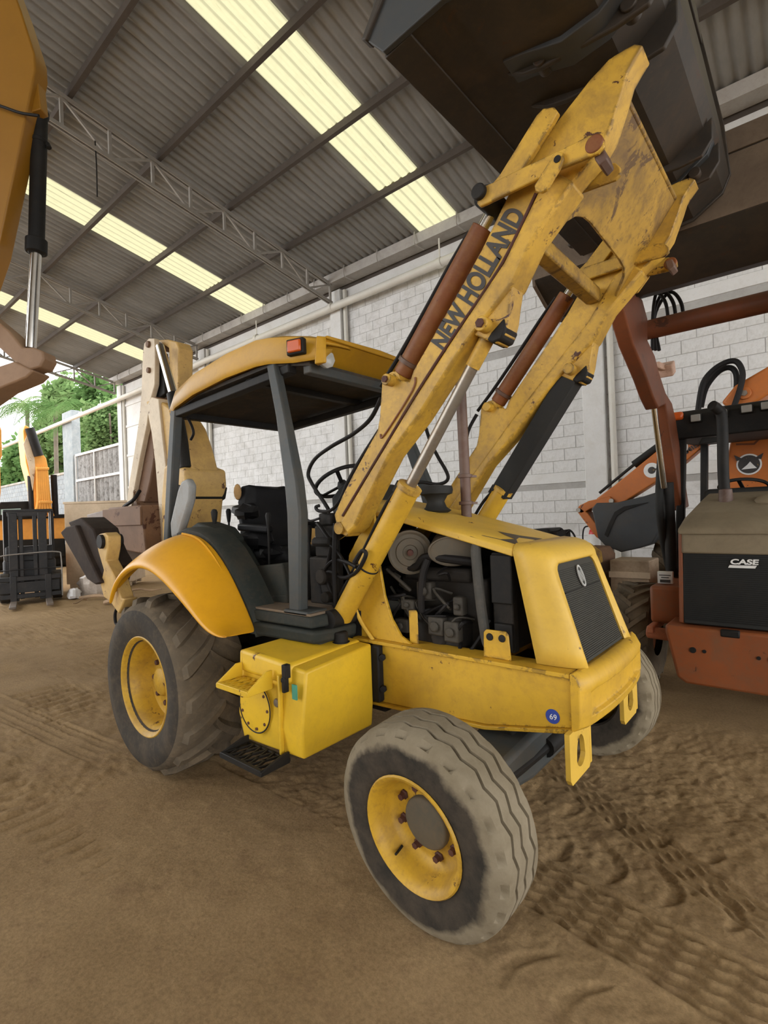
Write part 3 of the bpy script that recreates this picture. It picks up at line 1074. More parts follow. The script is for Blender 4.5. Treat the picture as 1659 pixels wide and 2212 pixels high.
for s in (-1, 1):
    b = B()
    b.cyl((0.36, s * 0.40, 0.80), (0.374, s * 0.40, 0.80), 0.026, n=16)
    b.done('dent', YEL_RUST, bump_o)
    # pierced tow bracket below the bumper
    b = B()
    yc = s * 0.395
    out = [(yc - 0.13, 0.70), (yc + 0.125, 0.70), (yc + 0.12, 0.50), (yc + 0.10, 0.475), (yc - 0.11, 0.475), (yc - 0.13, 0.50)]
    hole = [(yc + 0.055 * math.cos(t) * (1 if math.sin(t) < 0 else 0.9), 0.575 + (0.055 if math.sin(t) < 0 else 0.085) * math.sin(t)) for t in [2 * math.pi * k / 24 for k in range(24)]]
    for xx in (0.325, 0.347):
        pass
    vo = [[b.bm.verts.new((xx, y, z)) for y, z in out] for xx in (0.325, 0.347)]
    vh = [[b.bm.verts.new((xx, y, z)) for y, z in hole] for xx in (0.325, 0.347)]
    for q in (0, 1):
        eds = [b.bm.edges.new((vo[q][i], vo[q][(i + 1) % 6])) for i in range(6)] + [b.bm.edges.new((vh[q][i], vh[q][(i + 1) % 24])) for i in range(24)]
        bmesh.ops.triangle_fill(b.bm, edges=eds, use_beauty=True)
    for i in range(6):
        b.bm.faces.new((vo[0][i], vo[0][(i + 1) % 6], vo[1][(i + 1) % 6], vo[1][i]))
    for i in range(24):
        b.bm.faces.new((vh[0][i], vh[0][(i + 1) % 24], vh[1][(i + 1) % 24], vh[1][i]))
    tb = b.done('tow_bracket', YEL_HOOD, NH, smooth=30)
    b = B()
    b.box(0.30, 0.35, yc + 0.11, yc + 0.13, 0.49, 0.70)
    b.done('flange', YEL_HOOD, tb, 0.003)

# ------------------------------------------------------------------ fuel tank box with steps
b = B()
tx0, tx1, ty0, ty1 = -1.33, -0.80, -1.05, -0.50
b.loops([[(tx0, ty0 + 0.03, 0.44), (tx1 - 0.015, ty0 + 0.03, 0.46), (tx1 - 0.015, ty1, 0.46), (tx0, ty1, 0.44)], [(tx0, ty0, 0.60), (tx1 + 0.0, ty0 + 0.01, 0.60), (tx1, ty1, 0.60), (tx0, ty1, 0.60)], [(tx0, ty0 + 0.02, 0.945), (tx1 + 0.0, ty0 + 0.05, 0.90), (tx1, ty1, 0.935), (tx0, ty1, 0.955)]])
tank = b.done('fuel_tank', YEL_TANK, NH, 0.014, seg=3, smooth=50)
b = B()
b.loops([[(tx0 + 0.03, ty0 + 0.004, 0.83), (tx1 - 0.10, ty0 + 0.012, 0.82), (tx1 - 0.10, ty1, 0.82), (tx0 + 0.03, ty1, 0.83)], [(tx0 + 0.03, ty0 + 0.008, 0.955), (tx1 - 0.10, ty0 + 0.03, 0.925), (tx1 - 0.08, ty1, 0.95), (tx0 + 0.03, ty1, 0.968)]])
b.done('lid', YEL_TANK, tank, 0.022, seg=4, smooth=50)
# recessed battery side and round cover
b = B()
b.lathe([(0.135, 0.0), (0.135, 0.008), (0.128, 0.01), (0.0, 0.011)], (-1.175, ty0 + 0.008, 0.66), (0, -1, 0), 40)
cov = b.done('round_cover', YEL_TANK, tank, smooth=40)
b = B()
b.lathe([(0.137, 0.003), (0.141, 0.007), (0.137, 0.011), (0.133, 0.007)], (-1.175, ty0 + 0.006, 0.66), (0, -1, 0), 40, closed_prof=True)
b.done('gasket', BLACK, cov)
for k in range(9):
    t = 2 * math.pi * k / 9
    b = B()
    b.lathe([(0.009, 0), (0.008, 0.006), (0, 0.007)], (-1.175 + 0.115 * math.cos(t), ty0 - 0.001, 0.66 + 0.115 * math.sin(t)), (0, -1, 0), 6)
    b.done('bolt', RUSTNUT, cov)
b = B()
b.lathe([(0.024, 0), (0.02, 0.006), (0, 0.008)], (-0.985, ty0 + 0.004, 0.72), (0, -1, 0), 14)
b.done('drain_plug', STEEL_OLD, tank)
b = B()
b.box(-0.965, -0.95, ty0 - 0.008, ty0 + 0.02, 0.46, 0.87)
b.done('seam_rib', YEL_TANK, tank, 0.006)
b = B()
b.box(-0.925, -0.895, ty0 - 0.006, ty0 + 0.03, 0.86, 0.93).box(-0.92, -0.90, ty0 - 0.012, ty0 + 0.02, 0.79, 0.87).box(-0.917, -0.903, ty0 - 0.02, ty0 + 0.02, 0.845, 0.865)
b.done('latch', BLACK, tank, 0.003)
b = B()
b.box(-0.86, -0.825, ty0 + 0.004, ty0 + 0.012, 0.765, 0.84)
b.done('green_sticker', GREEN_DECAL, tank, 0.001)
b = B()
b.lathe([(0.042, 0), (0.042, 0.055), (0.036, 0.062), (0, 0.064)], (-0.95, -0.60, 0.945), (0, 0, 1), 20)
b.lathe([(0.052, 0.0), (0.052, 0.008), (0.0, 0.009)], (-0.95, -0.60, 0.942), (0, 0, 1), 20)
b.done('filler_cap', BLACK, tank)

def step(z, x0, x1, d, mat, name, yy, rise):
    b = B()
    # frame with two upswept side plates
    b.bar((x0, yy - d, z), (x1, yy - d, z), 0.022, 0.03)
    b.bar((x0, yy, z), (x1, yy, z), 0.02, 0.02)
    for x in (x0, x1):
        b.exx([(yy + 0.0, z - 0.012), (yy - d - 0.01, z - 0.014), (yy - d - 0.01, z + 0.008), (yy - 0.035, z + rise), (yy, z + rise)], x - 0.007, x + 0.007)
    o = b.done(name, mat, tank, 0.003)
    b = B()
    n = 6
    for i in range(n + 1):
        xx = x0 + (x1 - x0) * i / n
        for a0, a1 in ((0, 1), (1, 0)):
            xe = xx + (x1 - x0) / n * (1 if a1 else -1)
            if x0 - 0.01 <= xe <= x1 + 0.01:
                b.bar((xx, yy, z + 0.006), (xe, yy - d, z + 0.006), 0.010, 0.012)
    tag(b.done('tread_mesh', mat, o), kind='stuff')
    return o
step(0.80, -1.29, -1.02, 0.15, YEL_TANK, 'upper_step', ty0 + 0.005, 0.085)
step(0.435, -1.27, -0.92, 0.17, BLACK, 'lower_step', ty0 + 0.02, 0.045)
# black rubber strip and bolts between tank and rail
b = B()
b.box(-0.815, -0.755, -0.50, -0.452, 0.60, 0.925)
br = b.done('mounting_bracket', BLACK, NH, 0.01)
for zz in (0.68, 0.86):
    b = B()
    b.lathe([(0.022, 0), (0.02, 0.018), (0, 0.02)], (-0.745, -0.475, zz), (0.6, -0.8, 0), 6)
    b.done('bolt', BLACK, br)

# ------------------------------------------------------------------ hood, nose and grille
def hood_sec(x, hw, z, drop, lip):
    return [(x, -hw, z - drop - lip), (x, -hw, z - drop), (x, -hw * 0.94, z - drop * 0.35), (x, -hw * 0.6, z), (x, hw * 0.6, z), (x, hw * 0.94, z - drop * 0.35), (x, hw, z - drop), (x, hw, z - drop - lip), (x, hw - 0.02, z - drop - lip), (x, hw * 0.6, z - 0.025), (x, -hw * 0.6, z - 0.025), (x, -hw + 0.02, z - drop - lip)]
b = B()
b.loops([hood_sec(-1.16, 0.36, 1.795, 0.03, 0.035), hood_sec(-0.7, 0.36, 1.70, 0.03, 0.035), hood_sec(-0.25, 0.36, 1.585, 0.03, 0.035), hood_sec(0.03, 0.355, 1.51, 0.03, 0.035)])
hood = b.done('hood', YEL_HOOD, NH, 0.006, smooth=40)
b = B()
b.box(-0.06, 0.045, -0.345, -0.05, 1.5, 1.512)
HD = paint('bare_hood_patch', (0.055, 0.045, 0.035), 0.7, 0.3, dirt=0.3)
b = B()
pv = [(-0.16, -0.14), (-0.06, -0.08), (0.028, 0.02), (0.03, -0.30), (0.01, -0.345), (-0.10, -0.352), (-0.21, -0.357), (-0.15, -0.325), (-0.06, -0.30), (-0.02, -0.22), (-0.09, -0.19)]
pts = []
for x, y in pv:
    t = (x + 0.25) / 0.28
    zc = 1.585 - 0.075 * t
    zz = zc - 0.0105 * max(0, (abs(y) - 0.216) / 0.12) * 1.0 + 0.002
    if abs(y) > 0.335:
        zz = zc - 0.03 + 0.003
    pts.append((x, y, zz))
b.face(pts)
b.done('bare_patch', HD, hood, smooth=0)

# nose cowl: stations from the open side edge round to the grille frame
def nose_ring(t):
    # t: 0 rear edge .. 1 front face edge;  outline goes right-bottom, right-top, left-top, left-bottom
    xb0, xt0 = 0.155, 0.028
    xb1, xt1 = 0.375, 0.215
    hb0, ht0 = 0.40, 0.365
    hb1, ht1 = 0.338, 0.305
    e = t
    ease = 1 - (1 - e) ** 2
    wb = hb0 + (hb1 - hb0) * e ** 2.2
    wt = ht0 + (ht1 - ht0) * e ** 2.2
    xb = xb0 + (xb1 - xb0) * ease
    xt = xt0 + (xt1 - xt0) * ease
    zt = 1.515 - 0.095 * e ** 1.6
    zb = 0.948
    pts = []
    for k in range(7):
        f = k / 6
        pts.append((xb + (xt - xb) * f * 0.9, -(wb + (wt - wb) * f), zb + (zt - 0.07 - zb) * f))
    for a in (20, 45, 70):
        r = 0.07
        pts.append((xb + (xt - xb) * 0.96, -(wt - r + r * math.cos(math.radians(a))), zt - r + r * math.sin(math.radians(a))))
    return pts
rings = []
for t in [0, 0.2, 0.4, 0.6, 0.75, 0.88, 0.96, 1.0]:
    h = nose_ring(t)
    full = h + [(p[0], -p[1], p[2]) for p in reversed(h)]
    rings.append(full)
b = B()
vr = b.loops(rings, closed=False, cap=False)
# front frame down to the grille opening
def gr(f, side):      # grille outline: f 0 bottom .. 1 top
    return (0.356 + (0.205 - 0.356) * f, side * (0.292 + (0.268 - 0.292) * f), 0.935 + (1.405 - 0.935) * f)
inner = []
for k in range(7):
    inner.append(gr(0.03 + 0.85 * k / 6, -1))
for a in (25, 50, 75):
    p = gr(0.9 + 0.1 * math.sin(math.radians(a)), -1)
    inner.append((p[0], p[1] + 0.06 * (1 - math.cos(math.radians(a))), p[2]))
inner = inner + [(p[0], -p[1], p[2]) for p in reversed(inner)]
vi = [b.bm.verts.new((p[0] + 0.004, p[1], p[2])) for p in inner]
vd = [b.bm.verts.new((p[0] - 0.03, p[1], p[2])) for p in inner]
last = vr[-1]
for i in range(len(inner) - 1):
    b.bm.faces.new((last[i], last[i + 1], vi[i + 1], vi[i]))
    b.bm.faces.new((vi[i], vi[i + 1], vd[i + 1], vd[i]))
b.bm.faces.new((last[0], vi[0], vi[-1], last[-1]))
nose = b.done('nose_cowl', YEL_HOOD, NH, smooth=55)
m = nose.modifiers.new('shell', 'SOLIDIFY')
m.thickness = 0.012
m.offset = -1
b = B()
gp = [(p[0] - 0.006, p[1], p[2]) for p in inner]
gq = [(p[0] - 0.03, p[1], p[2]) for p in inner]
b.loops([gq, gp])
grl = b.done('grille', GRILLE, NH, smooth=30)
# mesh lines of the grille, fine horizontal louvres
gn = Vector((0.455, 0, 0.147)).normalized()
gu = Vector((-0.147, 0, 0.455)).normalized()
b = B()
for k in range(46):
    f = 0.06 + 0.86 * k / 45
    p = gr(f, 1)
    b.bar((p[0] - 0.004, -p[1] + 0.012, p[2]), (p[0] - 0.004, p[1] - 0.012, p[2]), 0.004, 0.0035)
tag(b.done('louvre_mesh', GRILLE, grl), kind='stuff')
b = B()
p = gr(0.70, 1)
b.bar((p[0] - 0.002, -p[1] + 0.02, p[2]), (p[0] - 0.002, p[1] - 0.02, p[2]), 0.006, 0.006)
b.done('crease', BLACK, grl)
pc = Vector(gr(0.82, 0))
pc.y = 0
b = B()
EMB = paint('emblem_silver', (0.45, 0.45, 0.43), 0.35, 0.05, dirt=0.2)
c0 = pc + gn * 0.002
N = 32
ro = [c0 + Vector((0, 1, 0)) * 0.034 * math.cos(2 * math.pi * i / N) + gu * 0.058 * math.sin(2 * math.pi * i / N) for i in range(N)]
ri_ = [c0 + Vector((0, 1, 0)) * 0.026 * math.cos(2 * math.pi * i / N) + gu * 0.048 * math.sin(2 * math.pi * i / N) for i in range(N)]
b.loops([ro, [p + gn * 0.006 for p in ro], [p + gn * 0.006 for p in ri_], ri_], cap=False)
emb = b.done('emblem', EMB, grl, smooth=30)
b = B()
b.loops([[p for p in ri_], [p + gn * 0.002 for p in ri_]])
b.done('emblem_field', GRILLE, emb, smooth=0)
b = B()
for q in ((-0.012, -0.03, -0.012, 0.03), (0.012, -0.03, 0.012, 0.03), (-0.012, 0.028, 0.012, -0.028)):
    b.bar(c0 + Vector((0, q[0], 0)) + gu * q[1] + gn * 0.004, c0 + Vector((0, q[2], 0)) + gu * q[3] + gn * 0.004, 0.004, 0.005, gn)
b.done('emblem_mark', EMB, emb)

# ------------------------------------------------------------------ engine bay seen through the open side
b = B()
b.box(-0.80, -0.20, -0.20, 0.20, 0.85, 1.30)
b.box(-0.74, -0.28, -0.25, 0.24, 1.28, 1.36)
b.box(-0.62, -0.30, -0.33, -0.20, 0.93, 1.10)
b.cyl((-0.45, -0.34, 0.98), (-0.45, -0.2, 0.98), 0.06, n=14)
eng = b.done('engine_block', ENGINE, NH, 0.02)
ENG_L = paint('engine_alloy', (0.055, 0.048, 0.038), 0.65, 0.4, dirt=0.7, dirt_col=(0.02, 0.016, 0.012), spec=0.25)
for (x, y, z, dx, dy, dz) in ((-0.44, -0.345, 1.05, 0.05, 0.03, 0.05), (-0.34, -0.345, 1.03, 0.045, 0.03, 0.055), (-0.52, -0.33, 1.24, 0.05, 0.03, 0.05), (-0.64, -0.33, 1.15, 0.05, 0.03, 0.03), (-0.30, -0.33, 1.17, 0.03, 0.03, 0.05), (-0.70, -0.32, 1.02, 0.05, 0.03, 0.04)):
    b = B()
    b.box(x - dx, x + dx, y - dy, y + dy, z - dz, z + dz)
    b.cyl((x, y - dy - 0.02, z), (x, y - dy, z), min(dx, dz) * 0.6, n=10)
    b.done('pump_body', ENG_L, eng, 0.012)
random.seed(3)
for i in range(16):
    x = random.uniform(-0.78, -0.25)
    z = random.uniform(0.98, 1.34)
    b = B()
    b.tube([(x, -0.27, z), (x + random.uniform(-.08, .08), -0.35, z + random.uniform(-.06, .06)), (x + random.uniform(-.16, .16), -0.34, z + random.uniform(-.14, .08)), (x + random.uniform(-.2, .2), -0.25, z + random.uniform(-.2, .1))], random.choice((0.006, 0.008, 0.011)), 6, 5)
    b.done('engine_hose', random.choice((HOSE, HOSE, ENG_L)), eng)
b = B()
b.tube([(-0.86, -0.30, 1.33), (-0.72, -0.33, 1.36), (-0.58, -0.34, 1.37), (-0.50, -0.35, 1.43), (-0.35, -0.33, 1.42), (-0.2, -0.28, 1.40)], 0.024, 10, 6)
b.done('intake_hose', HOSE, eng)
b = B()
b.tube([(-0.48, -0.36, 1.42), (-0.51, -0.37, 1.34), (-0.53, -0.37, 1.22), (-0.54, -0.36, 1.12)], 0.021, 10, 6)
b.done('breather_pipe', HOSE, eng)
# air cleaner canister and filter housing
ca = Vector((-0.615, -0.345, 1.455))
fa = Vector((0.62, -0.78, -0.06)).normalized()
b = B()
b.lathe([(0.115, -0.24), (0.118, 0.0), (0.128, 0.004), (0.128, 0.014), (0.118, 0.018), (0.105, 0.008), (0.085, 0.01), (0.08, 0.02), (0.045, 0.022), (0.04, 0.012), (0.018, 0.014), (0.0, 0.03)], ca, fa, 36)
ac = b.done('air_cleaner', FILTER, NH, smooth=40)
b = B()
b.lathe([(0.02, 0.0), (0.018, 0.03), (0, 0.034)], ca + fa * 0.012, fa, 8)
b.done('wing_nut', RUSTNUT, ac)
cb = Vector((-0.345, -0.315, 1.465))
fb = Vector((0.50, -0.84, -0.2)).normalized()
b = B()
rg = []
e1 = Vector((0.86, 0.5, 0)).normalized()
e1 = (e1 - fb * e1.dot(fb)).normalized()
e2 = fb.cross(e1)
for r, h in ((0.9, -0.2), (0.98, 0.0), (1.0, 0.004), (1.0, 0.012), (0.94, 0.016), (0.90, 0.010), (0.001, 0.014)):
    rg.append([cb + fb * h + e1 * 0.135 * r * math.cos(2 * math.pi * i / 36) + e2 * 0.085 * r * math.sin(2 * math.pi * i / 36) for i in range(36)])
b.loops(rg)
b.done('filter_housing', FILTER, NH, smooth=40)
# radiator, its hose and the shroud
b = B()
b.box(-0.09, -0.02, -0.30, 0.30, 0.95, 1.46)
b.box(-0.115, 0.0, -0.31, -0.25, 0.95, 1.46)
rad = b.done('radiator', ENGINE, NH, 0.008)
b = B()
b.box(-0.11, 0.01, -0.335, -0.30, 1.20, 1.45)
b.box(-0.10, 0.0, -0.335, -0.30, 0.96, 1.10)
b.done('shroud_plate', BLACK, rad, 0.008)
b = B()
b.tube([(-0.20, -0.24, 1.51), (-0.185, -0.335, 1.49), (-0.18, -0.345, 1.40), (-0.165, -0.345, 1.2), (-0.145, -0.34, 1.02), (-0.13, -0.33, 0.97)], 0.027, 12, 6)
b.done('radiator_hose', paint('dusty_hose', (0.055, 0.052, 0.045), 0.7, 0.2, dirt=0.4, dirt_col=(0.12, 0.10, 0.08)), NH)
b = B()
b.exy([(-0.60, 0.945), (-0.54, 0.945), (-0.54, 1.12), (-0.55, 1.135), (-0.60, 1.13)], -0.40, -0.392)
b.done('hood_bracket', YEL, NH, 0.004)
b = B()
b.exy([(-0.115, 0.945), (0.035, 0.945), (0.025, 1.07), (0.012, 1.085), (-0.095, 1.085), (-0.11, 1.07)], -0.425, -0.413)
hb = b.done('hood_bracket', YEL, NH, 0.005)
for xx in (-0.075, -0.008):
    b = B()
    b.lathe([(0.019, 0), (0.017, 0.006), (0, 0.007)], (xx, -0.425, 1.05), (0, -1, 0), 16)
    b.done('rubber_plug', BLACK, hb)
# exhaust stack
b = B()
ex, ey = -0.50, 0.10
b.tube([(ex, ey, 1.40), (ex, ey, 1.85), (ex - 0.012, ey, 2.75)], [0.036] * 5 + [0.033] * 20, 16, 8)
exh = b.done('exhaust_stack', PIPE_RUST, NH)
for zz in (1.73, 1.90):
    b = B()
    b.lathe([(0.034, -0.012), (0.045, -0.01), (0.045, 0.01), (0.034, 0.012)], (ex, ey, zz), (0, 0, 1), 18, closed_prof=True)
    b.bar((ex, ey + 0.04, zz), (ex + 0.02, ey + 0.10, zz), 0.014, 0.014)
    b.done('exhaust_clamp', PIPE_RUST, exh)
b = B()
b.lathe([(0.0, 1.62), (0.05, 1.62), (0.056, 1.628), (0.0, 1.63)], (ex, ey, 0), (0, 0, 1), 20)
b.done('exhaust_seal', BLACK, exh)
# pre-cleaner bowl
b = B()
b.lathe([(0.055, 0.0), (0.072, 0.012), (0.05, 0.03), (0.04, 0.06), (0.055, 0.09), (0.078, 0.10), (0.082, 0.12), (0.078, 0.14), (0.0, 0.15)], (-0.66, 0.0, 1.675), (0, 0, 1), 28)
b.tf(Matrix.Translation((-0.66, 0, 1.675)) @ Matrix.Diagonal((1.35, 1.35, 1.2, 1)) @ Matrix.Translation((0.66, 0, -1.675)))
b.done('pre_cleaner', SHIELD, NH, smooth=50)

# ------------------------------------------------------------------ loader towers
for s in (-1, 1):
    yy = s * 0.41
    pts = PY(-0.41, [(737, 1165), (760, 1150), (795, 1103), (812, 1108), (822, 1210), (835, 1285), (850, 1335), (870, 1372), (893, 1393), (730, 1372), (722, 1300)])
    pts[-2] = (-1.12, 0.945)
    pts[-3] = (pts[-3][0], 0.945)
    b = B()
    b.exy(pts, yy, yy + s * 0.02)
    tw = b.done('loader_tower', YEL, NH, 0.004)
    b = B()
    b.exy(PY(-0.41, [(737, 1165), (760, 1150), (795, 1103), (790, 1140), (760, 1200), (745, 1372), (730, 1372), (722, 1300)]), yy + s * 0.02, yy - s * 0.14)
    b.done('tower_web', YEL, tw, 0.005)
    b = B()
    q = PY(-0.43, [(770, 1310), (785, 1345), (812, 1385)])
    b.tube([(q[0][0], yy + s * 0.035, q[0][1]), (q[1][0], yy + s * 0.035, q[1][1]), (q[2][0], yy + s * 0.035, q[2][1])], 0.012, 8, 5)
    b.done('tower_rib', YEL_HOOD, tw)
    b = B()
    b.cyl((-1.005, s * 0.38, 1.075), (-1.005, s * 0.64, 1.075), 0.055, n=20)
    b.box(-1.08, -0.94, s * 0.41 - 0.03, s * 0.41 + 0.03, 0.95, 1.10)
    b.done('cylinder_pivot', BLACK, tw)

# ------------------------------------------------------------------ loader arms
arm_px = [(722, 1112), (740, 1070), (760, 1030), (790, 975), (815, 930), (820, 900), (822, 870), (825, 825), (833, 808), (850, 806), (866, 822), (885, 824), (893, 800), (985, 640), (1040, 540), (1098, 420), (1160, 317), (1223, 237), (1272, 174), (1315, 127), (1350, 105), (1371, 94), (1389, 97), (1372, 125), (1355, 156), (1344, 195), (1317, 282), (1290, 330), (1235, 395), (1150, 520), (1108, 617), (1103, 650), (1098, 690), (1090, 722), (1072, 742), (1045, 732), (1022, 722), (1000, 748), (960, 810), (900, 905), (840, 985), (790, 1085), (765, 1140), (748, 1160), (730, 1150)]
arm = PY(-0.585, arm_px)
tube_lo = PY(-0.60, [(733, 1130), (800, 1016), (890, 867), (983, 723), (1087, 567), (1160, 417), (1205, 372), (1240, 392), (1150, 520), (1108, 612), (1010, 735), (960, 810), (900, 905), (840, 985), (790, 1085), (765, 1140), (750, 1155)])
PIN_LIFT = PY(-0.60, [(1047, 703)])[0]
PIN_BASE = PY(-0.60, [(843, 822)])[0]
arms = {}
for s in (-1, 1):
    b = B()
    b.exy(arm, s * 0.585, s * 0.475)
    o = b.done('loader_arm', YEL_ARM, NH, 0.006)
    arms[s] = o
    b = B()
    b.exy(tube_lo, s * 0.60, s * 0.46)
    b.done('arm_tube', YEL_ARM, o, 0.014, seg=3)
    # dark seam between the upper plate and the lower tube
    b = B()
    b.tube([(x, s * 0.590, z + 0.004) for x, z in PY(-0.59, [(740, 1116), (800, 1016), (845, 942), (890, 867), (935, 796), (983, 723), (1040, 640), (1087, 567), (1130, 480), (1158, 420)])], 0.0075, 6, 4)
    b.done('seam', RUSTNUT, o)
    # stiffener plate edges
    b = B()
    q = PY(-0.588, [(897, 815), (890, 845), (830, 940), (822, 938)])
    b.tube([(x, s * 0.588, z) for x, z in q], 0.006, 6, 5)
    b.done('weld_bead', RUST, o)
    for (px, r) in ((PIN_LIFT, 0.034), (PIN_BASE, 0.030)):
        b = B()
        b.cyl((px[0], s * 0.42, px[1]), (px[0], s * 0.64, px[1]), r, n=20)
        pin = b.done('pin', YEL_ARM, o, 0.004)
        b = B()
        b.cyl((px[0], s * 0.64, px[1]), (px[0], s * 0.652, px[1]), r * 0.62, n=6)
        b.done('pin_bolt', RUSTNUT, pin)
    # worn black pad under the lift lug
    b = B()
    q = PY(-0.55, [(1070, 722), (1098, 690), (1102, 715), (1092, 738), (1072, 746), (1060, 738)])
    b.exy(q, s * 0.592, s * 0.47)
    b.done('wear_pad', BLACK, o, 0.01)
    # pivot boss at the tower
    b = B()
    q = PY(-0.55, [(745, 1140)])[0]
    b.cyl((q[0], s * 0.36, q[1]), (q[0], s * 0.605, q[1]), 0.036, n=20)
    b.done('arm_pivot', YEL_RUST, o)
# lettering on the right arm
d = Vector((0.655, 0, 0.756)).normalized()
up = Vector((-d.z, 0, d.x))
o0 = Vector((at(960, 760, 1, -0.588).x, -0.588, at(960, 760, 1, -0.588).z))
o1 = Vector((at(1136, 462, 1, -0.588).x, -0.588, at(1136, 462, 1, -0.588).z))
dd = (o1 - o0)
L = dd.length
dd.normalize()
uu = Vector((-dd.z, 0, dd.x))
lettering('lettering', 'NEW HOLLAND', 0.148, o0, dd, uu, DECAL, arms[-1], length=L, bold=0.0055)

# lift cylinders
for s in (-1, 1):
    p0 = Vector((-1.005, s * 0.53, 1.075))
    p1 = Vector((PIN_LIFT[0], s * 0.53, PIN_LIFT[1]))
    dv = (p1 - p0)
    Lc = dv.length
    dv.normalize()
    pc = p0 + dv * 0.93
    b = B()
    b.cyl(p0 + dv * 0.0, pc, 0.062, n=28)
    b.cyl(p0 - dv * 0.0, p0 + dv * 0.02, 0.05, n=20)
    cy = b.done('lift_cylinder', YEL, NH, 0.004, smooth=50)
    b = B()
    b.lathe([(0.062, -0.03), (0.068, -0.028), (0.068, 0.0), (0.055, 0.004), (0.036, 0.006)], pc, dv, 28)
    b.done('gland', YEL_ARM, cy)
    b = B()
    b.cyl(pc, p1 - dv * 0.18, 0.030, n=22)
    b.done('piston_rod', STEEL_OLD, cy)
    b = B()
    b.cyl(p1 - dv * 0.19, p1 - dv * 0.03, 0.036, n=20)
    b.cyl((p1.x, s * 0.49, p1.z), (p1.x, s * 0.57, p1.z), 0.055, n=22)
    b.done('rod_eye', YEL_ARM, cy)
    b = B()
    e = p0 + dv * 0.86 + Vector((-0.06, 0, 0.03))
    b.cyl(e, e + dv * 0.06, 0.022, n=12)
    b.tube([e, p0 + dv * 0.75 + Vector((-0.075, 0, 0.04)), p0 + dv * 0.5 + Vector((-0.07, 0, 0.04)), p0 + dv * 0.2 + Vector((-0.07, 0, 0.04)), p0 + dv * 0.05 + Vector((-0.10, 0, 0.02))], 0.011, 8, 5)
    b.done('supply_line', HOSE, cy)
    b = B()
    for k in (0.38,):
        b.lathe([(0.062, -0.006), (0.066, 0), (0.062, 0.006)], p0 + dv * k, dv, 28, closed_prof=True)
    b.done('cable_tie', HOSE, cy)
    if s == 1:
        # black guard bolted over the left lift rod
        b = B()
        g0, g1 = pc - dv * 0.05, p1 + dv * 0.02
        sd = Vector((0, 1, 0))
        un = dv.cross(sd).normalized()
        sec = [(-0.062, -0.05), (0.062, -0.05), (0.062, 0.07), (0.052, 0.07), (0.052, -0.04), (-0.052, -0.04), (-0.052, 0.07), (-0.062, 0.07)]
        b.loops([[p - sd * h * 1.0 + un * w for w, h in [(x, y * -1) for x, y in sec]] for p in (g0, g1)])
        gd = b.done('rod_guard', SHIELD, NH, 0.006)

